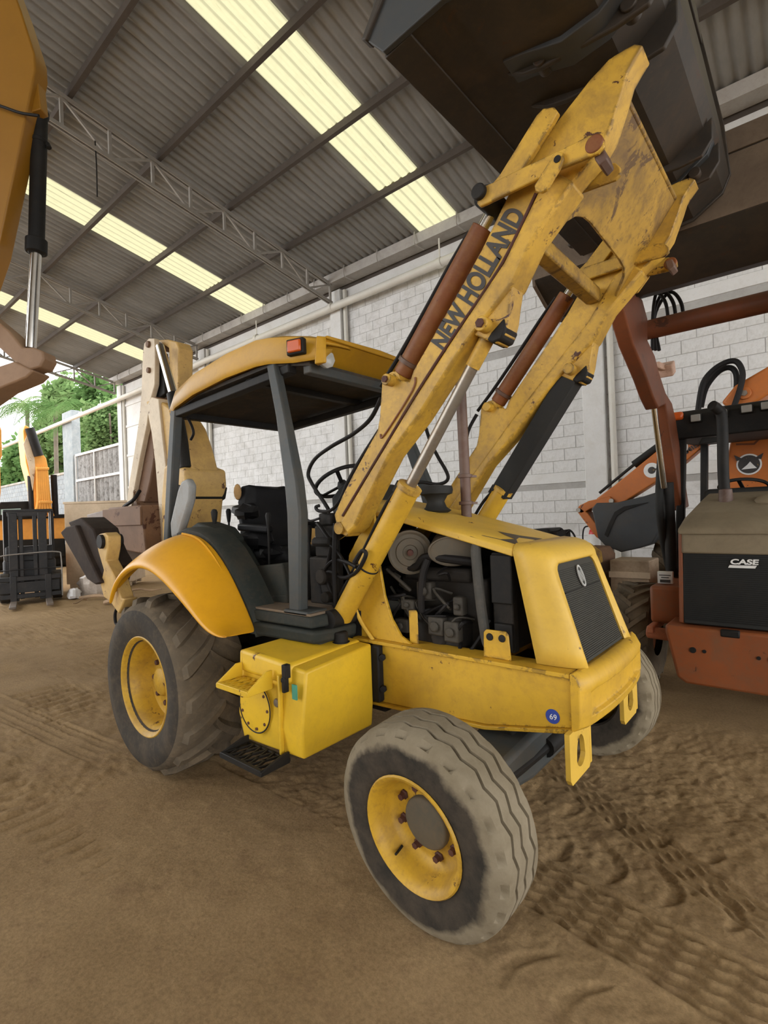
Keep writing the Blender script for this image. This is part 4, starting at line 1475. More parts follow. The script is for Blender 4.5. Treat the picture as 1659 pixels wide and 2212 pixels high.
# bucket cylinders (rust coloured) and linkage
PIN_LEVER = PY(-0.64, [(1043, 422)])[0]
PIN_BC = PY(-0.64, [(1288, 318)])[0]
for s in (-1, 1):
    p0 = Vector((PIN_BASE[0], s * 0.53, PIN_BASE[1]))
    p1 = Vector((PIN_LEVER[0], s * 0.53, PIN_LEVER[1]))
    dv = p1 - p0
    Lc = dv.length
    dv.normalize()
    b = B()
    b.cyl(p0 + dv * 0.05, p0 + dv * (Lc - 0.10), 0.052, n=28)
    cy = b.done('bucket_cylinder', RUST, NH, 0.004, smooth=50)
    b = B()
    b.cyl(p0 - dv * 0.01, p0 + dv * 0.09, 0.045, n=20)
    b.cyl((p0.x, s * 0.48, p0.z), (p0.x, s * 0.58, p0.z), 0.05, n=20)
    b.done('base_eye', YEL_ARM, cy)
    b = B()
    b.lathe([(0.053, -0.012), (0.062, -0.01), (0.062, 0.01), (0.053, 0.012)], p0 + dv * 0.12, dv, 24, closed_prof=True)
    b.done('clamp_ring', PIPE_RUST, cy)
    b = B()
    b.cyl(p0 + dv * (Lc - 0.11), p1, 0.026, n=18)
    b.done('piston_rod', CHROME, cy)
    b = B()
    b.cyl((p1.x, s * 0.47, p1.z), (p1.x, s * 0.63, p1.z), 0.05, n=20)
    b.done('rod_eye', BLACK, cy)
    b = B()
    n_ = Vector((-dv.z, 0, dv.x))
    b.tube([p0 + n_ * 0.10 - dv * 0.08, p0 + n_ * 0.085 + dv * 0.1, p0 + n_ * 0.075 + dv * 0.35, p0 + n_ * 0.07 + dv * 0.6, p0 + n_ * 0.06 + dv * (Lc - 0.14)], 0.012, 8, 6)
    b.done('supply_line', HOSE, cy)
    # lever
    yl0, yl1 = s * 0.665, s * 0.645
    lev = PY(-0.665, [(1030, 440), (1033, 418), (1045, 402), (1062, 395), (1103, 374), (1245, 306), (1272, 292), (1292, 290), (1303, 300), (1305, 316), (1292, 330), (1200, 367), (1050, 440), (1036, 446)])
    b = B()
    b.exy(lev, yl0, yl1)
    b.exy(lev, s * 0.45, s * 0.43)
    lv = b.done('bucket_lever', YEL_ARM, NH, 0.005)
    lnk = PY(-0.65, [(1030, 432), (1033, 412), (1058, 398), (1078, 373), (1156, 246), (1170, 231), (1194, 227), (1203, 238), (1190, 262), (1123, 368), (1098, 394), (1062, 428)])
    b = B()
    b.exy(lnk, s * 0.64, s * 0.61)
    b.exy(lnk, s * 0.48, s * 0.45)
    b.done('tilt_link', YEL_ARM, NH, 0.005)
    stp = PY(-0.68, [(1195, 334), (1204, 327), (1215, 330), (1219, 343), (1212, 360), (1182, 410), (1170, 417), (1158, 414), (1155, 402), (1188, 348)])
    b = B()
    b.exy(stp, s * 0.685, s * 0.668)
    so = b.done('stop_plate', YEL_ARM, NH, 0.004)
    b = B()
    q = PY(-0.685, [(1204, 344)])[0]
    b.cyl((q[0], s * 0.68, q[1]), (q[0], s * 0.689, q[1]), 0.014, n=14)
    b.done('hole', BLACK, so)
    b = B()
    b.exy(PY(-0.63, [(1284, 334), (1306, 322), (1314, 345), (1298, 362), (1288, 350)]), s * 0.645, s * 0.55)
    b.done('pivot_block', PIPE_RUST, lv, 0.006)
    for q, nm, r, mt in ((PIN_LEVER, 'lever_pin', 0.034, BLACK), (PIN_BC, 'lever_pivot', 0.034, RUST)):
        b = B()
        b.cyl((q[0], s * (0.41 if nm == 'lever_pin' else 0.64), q[1]), (q[0], s * (0.688 if nm == 'lever_pin' else 0.670), q[1]), r, n=22)
        b.done(nm, mt, lv, 0.005)
# cross plate between the arms with the arched cut-out
vdir = (Vector((0.30, 0, 2.86)) - Vector((0.64, 0, 3.33)))
VL = vdir.length
vdir.normalize()
vo = Vector((0.64, 0, 3.33))
nrm = vdir.cross(Vector((0, 1, 0))).normalized()
arch = [(-0.475, 0.0), (0.475, 0.0), (0.475, 0.56), (0.45, 0.52), (0.41, 0.44), (0.35, 0.41), (0.25, 0.40), (-0.22, 0.393), (-0.30, 0.40), (-0.37, 0.425), (-0.42, 0.47), (-0.44, 0.54), (-0.475, 0.58)]
b = B()
b.loops([[vo + Vector((0, 1, 0)) * u + vdir * v + nrm * k for u, v in arch] for k in (0.0, 0.016)])
b.done('cross_plate', YEL_RUST, NH, 0.004)
b = B()
b.box(0.60, 0.66, -0.475, 0.475, 3.315, 3.345)
b.done('cross_plate_edge', YEL_RUST, NH, 0.01)
b = B()
b.bar((0.205, -0.47, 2.93), (0.205, 0.47, 2.93), 0.085, 0.085)
b.done('cross_tube', YEL_RUST, NH, 0.012)

# ------------------------------------------------------------------ front bucket, rolled back
bk_prof = [(-0.055, 3.505), (0.22, 3.535), (0.50, 3.475), (0.64, 3.49), (0.80, 3.60), (0.835, 3.68), (0.80, 4.0), (0.70, 4.62)]
b = B()
t_in = 0.018
inn = []
for i, (x, z) in enumerate(bk_prof):
    a = Vector(bk_prof[max(i - 1, 0)])
    c_ = Vector(bk_prof[min(i + 1, len(bk_prof) - 1)])
    tdir = (c_ - a).normalized()
    inn.append((x - tdir.y * t_in, z + tdir.x * t_in))
b.exy(bk_prof + inn[::-1], -1.10, 1.10)
bk = b.done('loader_bucket', BUCKET, NH, 0.003, smooth=25)
side = [(-0.06, 3.50), (-0.145, 3.60), (-0.10, 3.72), (0.02, 3.86), (0.45, 4.30), (0.66, 4.62), (0.72, 4.62), (0.82, 4.0), (0.845, 3.68), (0.80, 3.58), (0.64, 3.475), (0.50, 3.46), (0.22, 3.52)]
for s in (-1, 1):
    b = B()
    b.exy(side, s * 1.10, s * 1.125)
    b.done('side_plate', BUCKET_IN if s < 0 else BUCKET, bk, 0.004)
    b = B()
    b.exy([(-0.16, 3.60), (-0.135, 3.585), (0.0, 3.74), (-0.02, 3.78)], s * 1.085, s * 1.14)
    b.done('side_edge', BUCKET, bk, 0.006)
b = B()
b.exy([(-0.07, 3.495), (0.06, 3.51), (0.06, 3.525), (-0.07, 3.53)], -1.10, 1.10)
b.done('top_lip', BUCKET, bk, 0.004)
b = B()
b.exy([(0.695, 4.55), (0.725, 4.55), (0.70, 4.80), (0.685, 4.80)], -1.13, 1.13)
b.done('cutting_edge', BUCKET, bk, 0.004)
# hinge ears either side of each arm
ear = [(0.24, 3.53), (0.31, 3.485), (0.40, 3.465), (0.68, 3.45), (0.79, 3.46), (0.84, 3.53), (0.84, 3.64), (0.72, 3.56), (0.5, 3.50)]
for s in (-1, 1):
    for yo in (0.655, 0.42):
        b = B()
        b.exy(ear, s * (yo - 0.012), s * (yo + 0.012))
        b.done('hinge_ear', BUCKET, bk, 0.006)
    b = B()
    b.exy([(0.26, 3.515), (0.34, 3.50), (0.50, 3.452), (0.64, 3.468), (0.79, 3.572), (0.82, 3.64), (0.80, 3.66), (0.64, 3.50), (0.50, 3.48), (0.26, 3.535)], s * 0.60, s * 0.74)
    b.done('wear_plate', BUCKET_IN, bk, 0.004)
    for (x, z) in ((0.725, 3.50), (0.39, 3.50)):
        b = B()
        b.cyl((x, s * 0.60, z), (x, s * 0.68, z), 0.03, n=18)
        b.done('hinge_pin', BUCKET, bk, 0.004)
# ------------------------------------------------------------------ cab floor, fenders, consoles
for s in (-1, 1):
    outer = PY(-1.10, [(238, 1297), (246, 1262), (262, 1236), (282, 1220), (302, 1214), (325, 1221), (352, 1242), (382, 1275), (412, 1310), (432, 1338), (452, 1360), (472, 1372), (490, 1376)])
    inner = PY(-0.80, [(362, 1180), (370, 1168), (382, 1160), (395, 1154), (408, 1153), (430, 1158), (452, 1172), (478, 1204), (502, 1246), (520, 1285), (533, 1315), (545, 1345), (552, 1366)])
    rear_x = outer[0][0]
    rows_o, rows_i = [], []
    b = B()
    rings = []
    for (xo, zo), (xi, zi) in zip(outer, inner):
        ring = []
        # rolled outer lip, then a gently bulging sheet up to the inner seam
        lip = 0.035 if len(rings) < 9 else 0.035 * (12 - len(rings)) / 4
        ring.append((xo + 0.0, s * 1.085, zo - lip))
        ring.append((xo, s * 1.11, zo - lip * 0.85))
        for k in range(7):
            f = k / 6
            bul = 0.035 * math.sin(math.pi * f) * (1 - (len(rings) / 12) ** 3)
            ring.append((xo + (xi - xo) * f, s * (1.11 - 0.31 * f), zo + (zi - zo) * f + bul))
        rings.append(ring)
    b.loops(rings, closed=False, cap=False)
    fe = b.done('fender', YEL_FENDER, NH, smooth=60)
    m = fe.modifiers.new('shell', 'SOLIDIFY')
    m.thickness = 0.014
    m.offset = 0
    sb = fe.modifiers.new('round', 'SUBSURF')
    sb.levels = 1
    sb.render_levels = 2
    # crease parallel to the seam
    b = B()
    b.tube([(x - 0.02, s * 0.84, z + 0.003) for x, z in inner[4:]], 0.008, 6, 4)
    b.done('crease', YEL_FENDER, fe)
    # dark trim between fender and cab
    b = B()
    rings = []
    for (x, z) in inner[2:]:
        rings.append([(x, s * 0.80, z - 0.03), (x, s * 0.80, z + 0.025), (x + 0.01, s * 0.77, z + 0.045), (x + 0.02, s * 0.62, z + 0.05), (x + 0.02, s * 0.60, z - 0.04)])
    b.loops(rings)
    b.done('fender_trim', PLASTIC, NH, smooth=40)
# platform under the operator
b = B()
b.box(-2.95, -1.0, -0.72, 0.72, 0.93, 1.02)
plat = b.done('cab_floor', PLASTIC, NH, 0.02)
b = B()
b.loops([[(-1.58, -0.80, 0.955), (-1.00, -0.76, 0.955), (-0.96, -0.62, 0.955), (-0.96, -0.45, 0.955), (-1.58, -0.45, 0.955)], [(-1.56, -0.81, 1.04), (-0.99, -0.77, 1.03), (-0.95, -0.62, 1.03), (-0.95, -0.45, 1.03), (-1.56, -0.45, 1.04)]])
b.done('step_box', PLASTIC, plat, 0.02, seg=3)
b = B()
b.loops([[(-1.60, -0.79, 1.045), (-1.03, -0.755, 1.04), (-1.0, -0.62, 1.04), (-1.0, -0.45, 1.04), (-1.60, -0.45, 1.045)], [(-1.60, -0.78, 1.11), (-1.04, -0.745, 1.11), (-1.01, -0.62, 1.11), (-1.01, -0.45, 1.11), (-1.60, -0.45, 1.11)]])
b.done('step_box_top', PLASTIC, plat, 0.012)
b = B()
b.box(-1.60, -1.03, -0.76, -0.3, 1.11, 1.125)
b.done('dusty_mat', DUSTY, plat, 0.004)
# side console beside the seat
b = B()
b.exy(PY(-0.60, [(428, 1128), (470, 1150), (500, 1190), (530, 1245), (552, 1300), (560, 1330), (480, 1330), (430, 1220)]), -0.62, -0.42)
b.done('inner_arch', PLASTIC, NH, 0.02, seg=3)
b = B()
b.exy(PY(-0.56, [(535, 1225), (612, 1216), (624, 1300), (556, 1322)]), -0.57, -0.30)
con = b.done('side_console', PLASTIC, NH, 0.012)
b = B()
b.exy(PY(-0.56, [(538, 1290), (622, 1284), (624, 1302), (556, 1324)]), -0.575, -0.30)
b.done('console_kick', PLASTIC, con, 0.008)
b = B()
q = PY(-0.62, [(428, 1140), (445, 1128), (480, 1140), (500, 1165), (495, 1180)])
b.exy(q, -0.70, -0.5)
b.done('console_cover', PLASTIC, NH, 0.02, seg=3)
# ------------------------------------------------------------------ seat
SEAT = paint('black_worn_vinyl', (0.008, 0.008, 0.009), 0.6, 0.3, dirt=0.15, dirt_col=(0.03, 0.025, 0.02), spec=0.2)
FOAM = paint('torn_seat_foam', (0.42, 0.25, 0.10), 0.9, 0.2, dirt=0.4)
sx, sy = -2.02, -0.08
b = B()
b.loops([[(sx - 0.25, sy - 0.24, 1.32), (sx + 0.25, sy - 0.24, 1.32), (sx + 0.25, sy + 0.24, 1.32), (sx - 0.25, sy + 0.24, 1.32)], [(sx - 0.26, sy - 0.25, 1.40), (sx + 0.28, sy - 0.25, 1.41), (sx + 0.28, sy + 0.25, 1.41), (sx - 0.26, sy + 0.25, 1.40)], [(sx - 0.22, sy - 0.21, 1.45), (sx + 0.22, sy - 0.21, 1.46), (sx + 0.22, sy + 0.21, 1.46), (sx - 0.22, sy + 0.21, 1.45)]])
seat = b.done('seat', SEAT, NH, 0.03, seg=3)
b = B()
rr = []
for k in range(9):
    f = k / 8
    w = 0.25 - 0.06 * f ** 3
    x = sx - 0.22 - 0.10 * f + 0.02 * math.sin(f * 9)
    z = 1.42 + 0.52 * f
    rr.append([(x + 0.06, sy - w * 0.7, z), (x + 0.035, sy - w, z), (x - 0.05, sy - w, z), (x - 0.08, sy - w * 0.6, z), (x - 0.08, sy + w * 0.6, z), (x - 0.05, sy + w, z), (x + 0.035, sy + w, z), (x + 0.06, sy + w * 0.7, z)])
b.loops(rr)
for v in b.bm.verts:
    v.co += Vector((random.uniform(-.02, .02), random.uniform(-.02, .02), random.uniform(-.015, .025)))
b.done('backrest', SEAT, seat, 0.02, seg=3, smooth=50)
for (x, y, z, r, kx, kz) in ((-2.28, -0.30, 1.74, 0.10, 1.5, 0.6), (-2.10, -0.33, 1.52, 0.10, 1.8, 0.7), (-2.30, -0.30, 1.40, 0.11, 1.2, 0.7), (-1.95, -0.30, 1.42, 0.09, 1.6, 0.6), (-1.80, -0.2, 1.36, 0.12, 1.2, 0.8)):
    b = B()
    b.sphere((x, y, z), r, kx, 0.8, kz, 10)
    for v in b.bm.verts:
        v.co += Vector((random.uniform(-.018, .018), random.uniform(-.018, .018), random.uniform(-.018, .018)))
    b.done('torn_padding', SEAT, seat, smooth=25)
b = B()
b.sphere((sx - 0.34, sy - 0.23, 1.90), 0.055, 0.7, 0.5, 1.2, 12)
b.done('torn_corner', FOAM, seat)
for s in (-1, 1):
    b = B()
    b.bar((sx - 0.22, sy + s * 0.30, 1.62), (sx + 0.16, sy + s * 0.30, 1.60), 0.06, 0.055)
    b.done('armrest', SEAT, seat, 0.015)
b = B()
b.box(sx - 0.2, sx + 0.2, sy - 0.18, sy + 0.18, 1.10, 1.32)
b.box(sx - 0.24, sx + 0.24, sy - 0.2, sy + 0.2, 1.02, 1.10)
b.done('seat_base', BLACK, seat, 0.02)
# levers around the seat
for (x, y, h, k) in ((-2.30, -0.58, 1.74, 0.02), (-1.86, -0.42, 1.70, 0.016), (-1.45, -0.40, 1.60, 0.016), (-2.62, -0.25, 1.75, 0.018), (-2.62, 0.1, 1.75, 0.018)):
    b = B()
    b.tube([(x, y, 1.02), (x + 0.02, y, 1.3), (x + 0.03, y, h - 0.08)], 0.009, 6, 4)
    lv = b.done('control_lever', BLACK, NH)
    b = B()
    b.lathe([(0.012, -0.09), (k, -0.05), (k * 1.3, 0.0), (k * 0.9, 0.02), (0, 0.025)], (x + 0.03, y, h), (0, 0, 1), 12)
    b.done('knob', BLACK, lv)
# dark valve and pedal block ahead of the seat
b = B()
b.box(-1.34, -1.08, -0.48, -0.20, 1.12, 1.42).box(-1.30, -1.10, -0.46, -0.10, 1.42, 1.62).box(-1.28, -1.16, -0.44, -0.22, 1.62, 1.70)
b.cyl((-1.2, -0.52, 1.30), (-1.2, -0.42, 1.30), 0.05, n=14).cyl((-1.14, -0.55, 1.18), (-1.14, -0.42, 1.18), 0.035, n=12).cyl((-1.26, -0.5, 1.52), (-1.1, -0.5, 1.52), 0.03, n=12)
tag(b.done('valve_block', ENGINE, NH, 0.012), kind='stuff')
# steering column, dash and wheel
b = B()
b.loops([[(-1.30, -0.30, 1.68), (-1.08, -0.34, 1.70), (-1.08, 0.34, 1.70), (-1.30, 0.30, 1.68)], [(-1.34, -0.27, 1.80), (-1.06, -0.30, 1.80), (-1.06, 0.30, 1.80), (-1.34, 0.27, 1.80)], [(-1.34, -0.16, 1.90), (-1.12, -0.20, 1.89), (-1.12, 0.20, 1.89), (-1.34, 0.16, 1.90)]])
dash = b.done('dashboard', SHIELD, NH, 0.03, seg=3, smooth=50)
b = B()
b.box(-1.20, -1.06, -0.33, 0.33, 1.1, 1.72)
b.done('firewall', BLACK, NH, 0.01)
c = Vector((-1.545, 0.05, 1.935))
ax = Vector((-0.50, 0.05, 0.86)).normalized()
a1 = ax.orthogonal().normalized()
a2 = ax.cross(a1)
b = B()
pts = [c + (a1 * math.cos(t) + a2 * math.sin(t)) * 0.205 for t in [2 * math.pi * i / 40 for i in range(40)]]
rings = []
for i, p in enumerate(pts):
    rad = (p - c).normalized()
    rings.append([p + rad * 0.015 * math.cos(q) + ax * 0.015 * math.sin(q) for q in [2 * math.pi * k / 8 for k in range(8)]])
rings.append(rings[0])
b.loops(rings, cap=False)
sw = b.done('steering_wheel', BLACK, NH, smooth=60)
for k in range(3):
    t = 2 * math.pi * k / 3 + 0.5
    b = B()
    b.bar(c - ax * 0.03, c + (a1 * math.cos(t) + a2 * math.sin(t)) * 0.2, 0.03, 0.012, ax)
    b.done('spoke', BLACK, sw, 0.003)
b = B()
b.lathe([(0.03, -0.10), (0.045, -0.05), (0.045, 0.0), (0.03, 0.03), (0, 0.035)], c - ax * 0.03, ax, 16)
b.done('wheel_boss', SHIELD, sw, smooth=50)
b = B()
b.cyl(c - ax * 0.1, c - ax * 0.55, 0.04, 0.055, n=14)
b.done('steering_column', BLACK, NH)

# ------------------------------------------------------------------ canopy and posts
CANOPY = paint('canopy_mustard', (0.50, 0.265, 0.016), 0.45, 0.1, dirt=0.25, dirt_col=(0.26, 0.14, 0.03))
CN_X0, CN_X1, CN_W = -2.86, -1.06, 0.66
st = []
def can_ring(x, w, zb, zt, r):
    zt = zt + 0.045 * min(1, (zt - zb) / 0.1)
    zb = zb - 0.012
    return [(x, -w + 0.10, zb + 0.02), (x, -w + 0.02, zb), (x, -w, zb + 0.03), (x, -w + 0.03, zt - r * 0.5), (x, -w + 0.16, zt), (x, 0, zt + 0.015), (x, w - 0.16, zt), (x, w - 0.03, zt - r * 0.5), (x, w, zb + 0.03), (x, w - 0.02, zb), (x, w - 0.10, zb + 0.02)]
top_ring = [can_ring(-2.89, 0.53, 2.56, 2.585, 0.02), can_ring(-2.86, 0.60, 2.57, 2.64, 0.05), can_ring(-2.72, 0.645, 2.60, 2.72, 0.08), can_ring(-2.40, 0.67, 2.645, 2.79, 0.09), can_ring(-1.95, 0.67, 2.685, 2.845, 0.09), can_ring(-1.62, 0.66, 2.695, 2.86, 0.09), can_ring(-1.50, 0.645, 2.69, 2.85, 0.09), can_ring(-1.30, 0.595, 2.665, 2.81, 0.07), can_ring(-1.12, 0.545, 2.66, 2.755, 0.05), can_ring(-1.10, 0.53, 2.72, 2.75, 0.02)]
b = B()
vr = b.loops(top_ring, closed=False, cap=False)
b.bm.faces.new(vr[0])
can = b.done('canopy', CANOPY, NH, smooth=50)
m = can.modifiers.new('shell', 'SOLIDIFY')
m.thickness = 0.02
m.offset = -1
# front brow with the two lamp bays
for s in (-1, 1):
    b = B()
    b.loops([[(-1.14, s * 0.555, 2.615), (-1.07, s * 0.53, 2.615), (-1.07, s * 0.515, 2.615), (-1.16, s * 0.505, 2.615)], [(-1.12, s * 0.55, 2.785), (-1.085, s * 0.525, 2.775), (-1.085, s * 0.495, 2.785), (-1.14, s * 0.485, 2.80)]])
    b.done('canopy_corner', CANOPY, can, 0.012, seg=3)
b = B()
b.exx([(-0.50, 2.77), (0.50, 2.77), (0.50, 2.79), (0.0, 2.808), (-0.50, 2.79)], -1.10, -1.075)
b.done('brow', CANOPY, can, 0.008)
b = B()
b.loops([[(-1.085, -0.50, 2.775), (-1.085, 0.50, 2.775), (-1.085, 0.50, 2.785), (-1.085, -0.50, 2.785)], [(-1.29, -0.55, 2.665), (-1.29, 0.55, 2.665), (-1.29, 0.55, 2.675), (-1.29, -0.55, 2.675)]])
b.done('brow_underside', CANOPY, can)
LINER = paint('dark_canopy_liner', (0.03, 0.027, 0.024), 0.8, 0.2, dirt=0.2)
b = B()
b.loops([[(-2.82, -0.58, 2.565), (-2.82, 0.58, 2.565), (-2.82, 0.58, 2.60), (-2.82, -0.58, 2.60)], [(-2.4, -0.61, 2.63), (-2.4, 0.61, 2.63), (-2.4, 0.61, 2.66), (-2.4, -0.61, 2.66)], [(-1.5, -0.61, 2.665), (-1.5, 0.61, 2.665), (-1.5, 0.61, 2.69), (-1.5, -0.61, 2.69)], [(-1.22, -0.52, 2.63), (-1.22, 0.52, 2.63), (-1.22, 0.52, 2.66), (-1.22, -0.52, 2.66)]])
b.done('roof_liner', LINER, can)
for (p, q) in (((-2.80, -0.57, 2.555), (-1.35, -0.55, 2.63)), ((-2.80, 0.57, 2.555), (-1.35, 0.55, 2.63)), ((-1.25, -0.52, 2.615), (-1.25, 0.52, 2.615)), ((-2.79, -0.57, 2.555), (-2.79, 0.57, 2.555)), ((-1.8, -0.57, 2.645), (-1.8, 0.57, 2.645))):
    b = B()
    b.bar(p, q, 0.07, 0.06)
    b.done('roof_bar', GREYBLUE if abs(p[1] - q[1]) > 0.5 and p[0] > -1.3 else BLACK, can, 0.008)
for s in (-1, 1):
    ic = Vector((-1.25, s * 0.598, 2.735))
    iu = Vector((0.965, s * -0.26, 0)).normalized()
    iN = Vector((0.26, s * 0.965, 0)).normalized()
    b = B()
    b.obox(ic, iu, iN, Vector((0, 0, 1)), 0.062, 0.022, 0.05)
    ind = b.done('indicator', BLACK, can, 0.008)
    b = B()
    b.obox(ic + iN * 0.022, iu, iN, Vector((0, 0, 1)), 0.048, 0.014, 0.037)
    b.done('indicator_lens', AMBER, ind, 0.008)
    b = B()
    la = Vector((1, s * 0.25, -0.10)).normalized()
    lc = at(700, 778, 1, -0.46)
    lc = Vector((lc.x + 0.03, s * 0.46, lc.z))
    b.lathe([(0.03, -0.07), (0.055, -0.03), (0.058, 0.0), (0.05, 0.004), (0.0, 0.008)], lc, la, 8)
    lamp = b.done('work_lamp', LENS, can, 0.004)
    b = B()
    b.bar(lc - la * 0.04, (lc.x - 0.04, s * 0.45, lc.z + 0.06), 0.03, 0.02)
    b.done('lamp_bracket', BLACK, lamp)

def post(pts, w, d, name='roof_post', mat=GREYBLUE):
    b = B()
    P = [Vector(p) for p in pts]
    rings = []
    for i, p in enumerate(P):
        ww = w[i] if isinstance(w, list) else w
        dd = d[i] if isinstance(d, list) else d
        rings.append([p + Vector((-ww / 2, -dd / 2, 0)), p + Vector((ww / 2, -dd / 2, 0)), p + Vector((ww / 2, dd / 2, 0)), p + Vector((-ww / 2, dd / 2, 0))])
    b.loops(rings)
    return b.done(name, mat, NH, 0.012, seg=3, smooth=50)
for s in (-1, 1):
    def pp(px, py, y):
        v = at(px, py, 1, -abs(y))
        return (v.x, s * abs(y), v.z)
    post([pp(590, 782, 0.58), pp(613, 900, 0.63), pp(636, 1040, 0.68), pp(643, 1110, 0.70), pp(645, 1330, 0.70)], [0.085, 0.09, 0.115, 0.12, 0.10], [0.06, 0.06, 0.07, 0.07, 0.07])
    post([pp(382, 880, 0.57), pp(375, 1000, 0.60), pp(366, 1170, 0.64)], [0.08, 0.09, 0.08], [0.07, 0.07, 0.07], mat=BLACK if s > 0 else GREYBLUE)
b = B()
b.box(-1.27, -1.05, -0.76, -0.60, 1.105, 1.135)
b.done('post_foot', GREYBLUE, NH, 0.01)
# grey guard plate standing behind the fender
b = B()
q = PY(-0.70, [(388, 1060), (396, 1040), (408, 1033), (416, 1048), (414, 1080), (402, 1120), (390, 1158), (374, 1162), (372, 1130)])
b.exy(q, -0.72, -0.66)
b.done('side_guard', paint('scratched_grey_paint', (0.25, 0.25, 0.24), 0.55, 0.15, dirt=0.4), NH, 0.02, seg=3)

# ------------------------------------------------------------------ hoses and wiring
def hose_px(name, pts, r, mat=HOSE, sub=8):
    P = [tuple(at(px, py, 1, y)) for px, py, y in pts]
    b = B()
    b.tube(P, r, 8, sub)
    return b.done(name, mat, NH)
hose_px('hydraulic_hose', [(823, 860, -0.45), (800, 905, -0.42), (762, 938, -0.40), (715, 965, -0.38), (680, 992, -0.36), (666, 1022, -0.35), (674, 1045, -0.36), (700, 1085, -0.38), (712, 1105, -0.40)], 0.013)
hose_px('hydraulic_hose', [(820, 928, -0.45), (780, 990, -0.46), (752, 1040, -0.47), (735, 1080, -0.48), (715, 1102, -0.48), (690, 1104, -0.46), (682, 1096, -0.45), (690, 1092, -0.44)], 0.011)
hose_px('cab_cable', [(402, 898, -0.50), (412, 915, -0.48), (418, 935, -0.47), (412, 950, -0.47)], 0.011)
hose_px('valve_hose', [(765, 1215, -0.62), (782, 1190, -0.62), (790, 1200, -0.62), (770, 1235, -0.60), (742, 1248, -0.55), (715, 1235, -0.50), (700, 1240, -0.48)], 0.012)
hose_px('valve_hose', [(770, 1225, -0.60), (750, 1215, -0.57), (725, 1210, -0.52), (705, 1225, -0.50), (690, 1260, -0.48), (700, 1300, -0.48)], 0.012)
hose_px('valve_hose', [(705, 1170, -0.50), (722, 1185, -0.52), (738, 1205, -0.54), (760, 1250, -0.56)], 0.010)
hose_px('valve_hose', [(685, 1130, -0.48), (700, 1150, -0.5), (715, 1180, -0.5), (705, 1240, -0.48), (720, 1290, -0.5)], 0.013)
hose_px('hydraulic_hose', [(725, 1130, -0.52), (722, 1200, -0.54), (724, 1290, -0.55), (728, 1350, -0.52)], 0.014)
hose_px('hydraulic_hose', [(912, 900, 0.38), (930, 955, 0.38), (945, 985, 0.4), (968, 1030, 0.42), (948, 1046, 0.42), (905, 1042, 0.40), (880, 1060, 0.38)], 0.013)
hose_px('hydraulic_hose', [(1030, 895, 0.47), (1012, 930, 0.45), (1004, 970, 0.44), (995, 1000, 0.43)], 0.012)
hose_px('cab_cable', [(655, 1055, -0.3), (662, 1120, -0.45), (690, 1120, -0.48)], 0.008)

# ------------------------------------------------------------------ backhoe folded at the rear
b = B()
b.box(-3.32, -2.95, -0.72, 0.72, 0.62, 1.02)
b.done('rear_frame', SAND_YEL, NH, 0.02)
b = B()
b.exy(PY(0.0, [(398, 1010), (412, 1000), (446, 1014), (448, 1050), (440, 1085), (432, 1180), (395, 1180), (392, 1080)]), -0.22, 0.22)
sp = b.done('swing_post', SAND_YEL, NH, 0.03, seg=3)
b = B()
b.exy(PY(0.0, [(418, 1044), (446, 1052), (442, 1078), (432, 1085), (418, 1060)]), -0.235, 0.235)
b.done('post_recess', BLACK, sp, 0.01)
b = B()
b.box(-3.46, -3.30, -0.232, -0.222, 1.55, 1.585).box(-3.46, -3.30, -0.232, -0.222, 1.49, 1.52)
b.done('label_strips', DECAL, sp)
b = B()
b.exy(PY(-0.10, [(322, 868), (345, 862), (372, 880), (398, 922), (412, 965), (425, 1018), (402, 1030), (372, 1004), (356, 990), (338, 915)]), -0.14, 0.14)
boom = b.done('boom', SAND_YEL, NH, 0.02)
b = B()
b.exy(PY(-0.15, [(319, 878), (330, 858), (345, 862), (352, 930), (360, 1000), (364, 1090), (366, 1182), (352, 1184), (346, 1100), (338, 1000), (330, 935)]), -0.165, 0.10)
b.done('boom_side_plate', CREAM, boom, 0.008)
b = B()
b.exy(PY(-0.06, [(306, 850), (322, 850), (330, 880), (331, 940), (335, 988), (326, 1040), (315, 1085), (283, 1090), (284, 1066), (300, 960)]), -0.07, 0.16)
stick = b.done('dipper_stick', BROWN, NH, 0.015)
b = B()
b.exy(PY(-0.12, [(309, 765), (312, 742), (322, 731), (334, 731), (336, 760), (335, 830), (324, 870), (318, 918), (304, 985), (290, 1060), (284, 1100), (274, 1100), (277, 1060), (291, 975), (302, 900), (306, 850)]), -0.125, -0.07)
b.done('stick_side_plate', CREAM, stick, 0.008)
b = B()
b.exy(PY(-0.10, [(322, 731), (345, 729), (364, 734), (370, 748), (369, 800), (368, 860), (352, 868), (346, 830), (350, 790), (348, 748)]), -0.02, 0.14)
b.done('clevis_plate', SAND_YEL, stick, 0.012)
b = B()
b.exy(PY(-0.06, [(328, 760), (352, 762), (356, 850), (340, 862), (328, 840)]), -0.06, 0.0)
b.done('gap_shade', BLACK, stick, 0.01)  # black block put in for the shade between the clevis plates
p0, p1 = at(346, 748, 1, -0.14), at(374, 850, 1, -0.16)
p2 = at(402, 1012, 1, -0.16)
b = B()
b.cyl(p0, p1, 0.042, n=18)
rod = b.done('piston_rod', CHROME, NH)
b = B()
b.cyl(p1, p2, 0.062, n=20)
b.done('boom_cylinder', BLACK, NH, 0.006)
for (px, py, r) in ((321, 744, 0.035), (322, 800, 0.03), (338, 868, 0.05), (296, 1092, 0.05)):
    q = at(px, py, 1, -0.13)
    b = B()
    b.cyl((q.x, -0.15, q.z), (q.x, 0.15, q.z), r, n=18)
    b.done('pin', BROWN, stick, 0.006)
